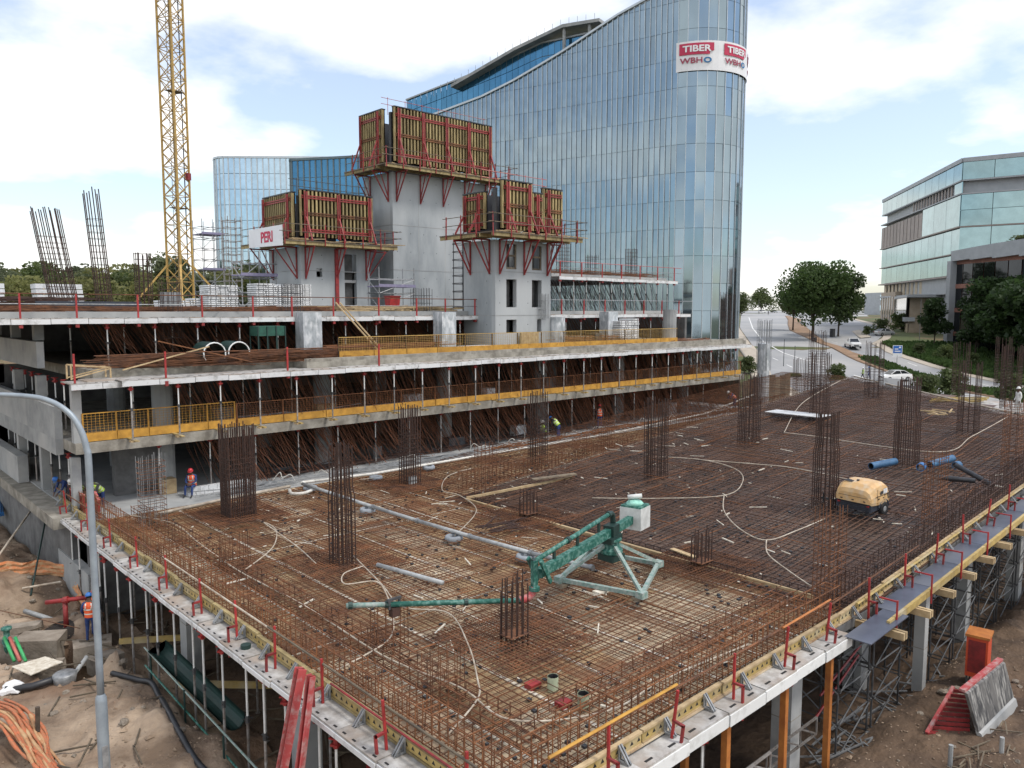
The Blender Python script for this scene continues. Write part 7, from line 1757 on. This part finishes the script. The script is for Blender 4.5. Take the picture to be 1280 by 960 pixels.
# ------------------------------------------------------------------ vehicles, sign, poles
def car(name,label,r,g,ang,kind='sedan',mat='car_white'):
    z=tz(g)+.07; t=thing(name,label,'car',(0,0,0)); x,y=wpt(r,g); t.location=(x,y,z); t.rotation_euler=(0,0,HR+ang)
    sec={'sedan':[(-2.2,.55,.78),(-2.12,.48,.98),(-1.5,.46,1.05),(-.9,.46,1.06),(.9,.46,.98),(1.6,.46,.90),(2.1,.48,.78),(2.22,.52,.66)],'pickup':[(-2.6,.6,1.0),(-2.5,.55,1.16),(-.6,.55,1.18),(.3,.55,1.18),(1.3,.55,1.14),(1.9,.55,1.10),(2.5,.56,1.0),(2.6,.6,.8)],'van':[(-2.3,.5,1.1),(-2.25,.45,1.25),(-.5,.45,1.25),(1.0,.45,1.2),(1.8,.45,1.05),(2.3,.48,.8)]}[kind]
    b=MB(); w={'sedan':.88,'pickup':.93,'van':.9}[kind]
    for sx_,zb,zt in sec:
        k=1 if abs(sx_)<1.9 else .9; b.v+=[(sx_,-w*k,zb-.22),(sx_,-w*k*1.02,(zb+zt)/2-.05),(sx_,-w*k*.94,zt),(sx_,w*k*.94,zt),(sx_,w*k*1.02,(zb+zt)/2-.05),(sx_,w*k,zb-.22)]
    n=6
    for i in range(len(sec)-1):
        for k in range(n): b.f.append([i*n+k,(i+1)*n+k,(i+1)*n+(k+1)%n,i*n+(k+1)%n]); b.m.append(0)
    b.f.append(list(range(n))); b.f.append([(len(sec)-1)*n+k for k in range(n-1,-1,-1)]); b.m+=[0,0]
    b.build('body',mat,t,smooth=False)
    x0,x1,x2,x3,zr_,zb={'sedan':(-1.85,-1.0,.35,1.15,1.46,1.0),'pickup':(-.75,-.45,.55,1.3,1.72,1.15),'van':(-2.2,-2.0,.8,1.6,1.9,1.2)}[kind]
    P=[(x0,-w*.9,zb),(x3,-w*.9,zb),(x3,w*.9,zb),(x0,w*.9,zb),(x1,-w*.72,zr_),(x2,-w*.72,zr_),(x2,w*.72,zr_),(x1,w*.72,zr_)]
    MB().add(P,MB.BOXF).build('windows','car_glass',t)
    MB().box(x1-.03,x2+.03,-w*.74,w*.74,zr_-.01,zr_+.035).build('roof',mat,t)
    pb_=MB()
    for s in (-1,1):
        for a_,c_ in (((x0,zb),(x1,zr_)),((x3,zb),(x2,zr_)),(((x0+x3)/2-.1,zb),((x1+x2)/2,zr_))): pb_.bar((a_[0],s*w*.905,a_[1]),(c_[0],s*w*.735,c_[1]),.07)
    pb_.build('pillars',mat,t)
    for sx_ in (sec[0][0]+.85,sec[-1][0]-.85):
        for s in (-1,1):
            wo=MB().lathe([(0,-.1),(.2,-.1),(.31,-.1),(.33,-.05),(.33,.05),(.31,.1),(.2,.1),(0,.1)],(sx_,s*(w-.06),.33),14,'y').build('wheel','tyre',t,smooth=True)
            MB().lathe([(0,-.11),(.18,-.105),(.19,.105),(0,.11)],(sx_,s*(w-.06),.33),10,'y').build('rim','galv',wo)
    f=sec[-1][0]; 
    for s in (-1,1): MB().box(f-.06,f+.01,s*.62-.16,s*.62+.16,.68,.82).build('headlight','sign_white',t); MB().box(sec[0][0]-.01,sec[0][0]+.05,s*.65-.12,s*.65+.12,.75,.9).build('taillight','red_bright',t)
    MB().box(f-.02,f+.02,-.4,.4,.52,.70).build('grille','black_plastic',t); MB().box(f-.03,f+.03,-w*.85,w*.85,.32,.46).build('bumper','black_plastic' if kind=='pickup' else mat,t)
    return t
car('parked_car','white saloon car on the near carriageway behind the far column cages',53.6,108.5,R(190),'sedan')
car('pickup','white pickup coming down the far carriageway beside the median',60.9,139,R(-100),'pickup')
car('parked_car','silver car turning at the kerb near the stone block',80.5,168.5,R(20),'sedan','car_silver')
car('van','white van far up the carriageway behind the median trees',108,262,R(-110),'van')
for i,(r,g,k,m) in enumerate(((148,462,'van','car_white'),(158,470,'sedan','car_silver'),(140,440,'sedan','car_white'),(168,455,'van','car_silver'),(150,400,'sedan','car_white'))): car('distant_car',['white van far up the road at the crest','silver saloon far up the road right of the white van','white saloon far up the road left of the white van','grey van far up the road close to the median tree','white saloon in the open part of the bright road'][i],r,g,R(40*i),k,m)
s=thing('road_sign','blue and white road sign on a post at the edge of the median','sign',(60.0,121,tz(121)),None,True); z=tz(121)
MB().cyl((60.0,121,z),(60.0,121,z+2.0),.05,8).build('post','galv',s); MB().box(59.25,60.75,120.96,121.0,z+1.7,z+3.5).build('board','sign_white',s); MB().box(59.33,60.67,120.945,120.958,z+2.3,z+3.42).build('blue_panel','sign_blue',s); MB().box(59.55,60.1,120.93,120.944,z+2.85,z+3.0).box(59.55,60.45,120.93,120.944,z+2.5,z+2.66).box(60.2,60.5,120.93,120.944,z+3.05,z+3.3).build('symbol','sign_white',s)
for i,(r,g,h,l) in enumerate(((42.7,122,4.3,'thin grey pole at the footpath beside the glass tower, left of two'),(41.5,114,4.4,'thin grey pole at the footpath beside the glass tower, right of two'),(78.5,150,8.5,'slim lamp pole at the kerb before the stone block'),(120,380,7,'far lamp pole beside the crest of the road'))): tag(MB().cyl((0,0,0),(0,0,h),.06,6,.045).build('pole','galv_dark' if i<2 else 'galv'),l,'pole').location=(*wpt(r,g),tz(g))
for i,(r,g,z0,z1) in enumerate(((61.3,149,1.0,2.6),(58.6,151,.0,.8))): x,y=wpt(r,g); tag(MB().box(-.5,.5,-.3,.3,z0,z1).build('utility_box','black_plastic'),['dark box standing by the trunk of the big median tree','low dark box on the median soil beside the big tree'][i],'box').location=(x,y,tz(g)+.2)
hdg=thing('planter','bed of low plants on the footpath corner before the poles','planter',(40.5,115,tz(115)),None,True); MB().lathe([(0,.3),(.9,.3),(1.1,0)],(41.2,113.2,tz(113)+.15),12).build('bed','grass',hdg)

ORD=['first','second','third','fourth','fifth','sixth','seventh','eighth','ninth','tenth','eleventh','twelfth','thirteenth','fourteenth','fifteenth','sixteenth','seventeenth','eighteenth','nineteenth','twentieth','twenty-first','twenty-second','twenty-third','twenty-fourth','twenty-fifth','twenty-sixth','twenty-seventh','twenty-eighth','twenty-ninth','thirtieth']
def number_row(group, key, text):
    os_=sorted([o for o in COL.objects if o.get('group')==group and o.parent is None], key=key)
    for i,o in enumerate(os_):
        if i<len(ORD): o['label']=text%ORD[i]
kx_=lambda o:o.location.x
ky_=lambda o:o.location.y
number_row('props under the left edge of the deck',ky_,'%s grey prop under the left deck edge, counted from the near end')
number_row('red guard posts along the left edge',ky_,'%s red guard post on the left deck edge, counted from the near corner')
number_row('stop end beams along the left edge',ky_,'%s yellow beam with white brackets on the left deck edge, from the near corner')
number_row('stop end beams along the right edge',kx_,'%s yellow beam on the near right deck edge, counted from the near corner')
number_row('stop end beams along the walkway',kx_,'%s yellow beam beside the blue grey walkway, counted from its near end')
number_row('red guard frames along the walkway',kx_,'%s red guard frame on the blue grey walkway, counted from its near end')
number_row('outer red stiles along the walkway',kx_,'%s outer red stile of the blue grey walkway, counted from its near end')
number_row('red guard posts along the near right edge',kx_,'%s red guard post on the near right deck edge, from the near corner')
number_row('shoring scaffolds under the deck',kx_,'%s shoring scaffold from the left under the right side of the deck')
number_row('props under the small upper floor',kx_,'%s slim prop from the left under the small upper floor before the glass tower')
number_row('props along the second floor edge',kx_,'%s red headed prop from the left under the second floor edge')
number_row('props inside the middle storey',kx_,'%s inner prop from the left in the middle storey behind the orange rail')
number_row('props inside the lowest storey',kx_,'%s prop from the left in the lowest storey beside the walkway')
number_row('props along the top floor edge',kx_,'%s red headed prop from the left under the top floor edge')
number_row('props right of the cores',kx_,'%s prop from the left under the top floor right of the cores')
number_row('props deep under the top floor',kx_,'%s prop from the left in the dark under the top floor')
number_row('props under the near right edge',kx_,'%s grey prop under the near right deck edge, from the near corner')
number_row('cantilever beams of the middle storey',kx_,'%s yellow beam end from the left sticking out of the middle storey')
number_row('red guard posts on the top floor edge',kx_,'%s red guard post from the left on the top floor edge')
number_row('red guard posts right of the cores',kx_,'%s red guard post from the left on the top floor right of the cores')
number_row('red guard posts on the small upper floor',kx_,'%s red guard post from the left on the small upper floor')
number_row('red guard posts on the second floor edge',kx_,'%s red guard post from the left on the second floor edge')
number_row('props along the left side',ky_,'%s prop in the open left side of the lowest storey, from the near corner')
number_row('props in the left side of the middle storey',ky_,'%s prop in the left side of the middle storey, from the near corner')
number_row('far trees behind the site on the left',lambda o:(o.location.x*RX+o.location.y*RY)/(o.location.x*FX+o.location.y*FY),'%s far tree from the left in the belt behind the top floor')
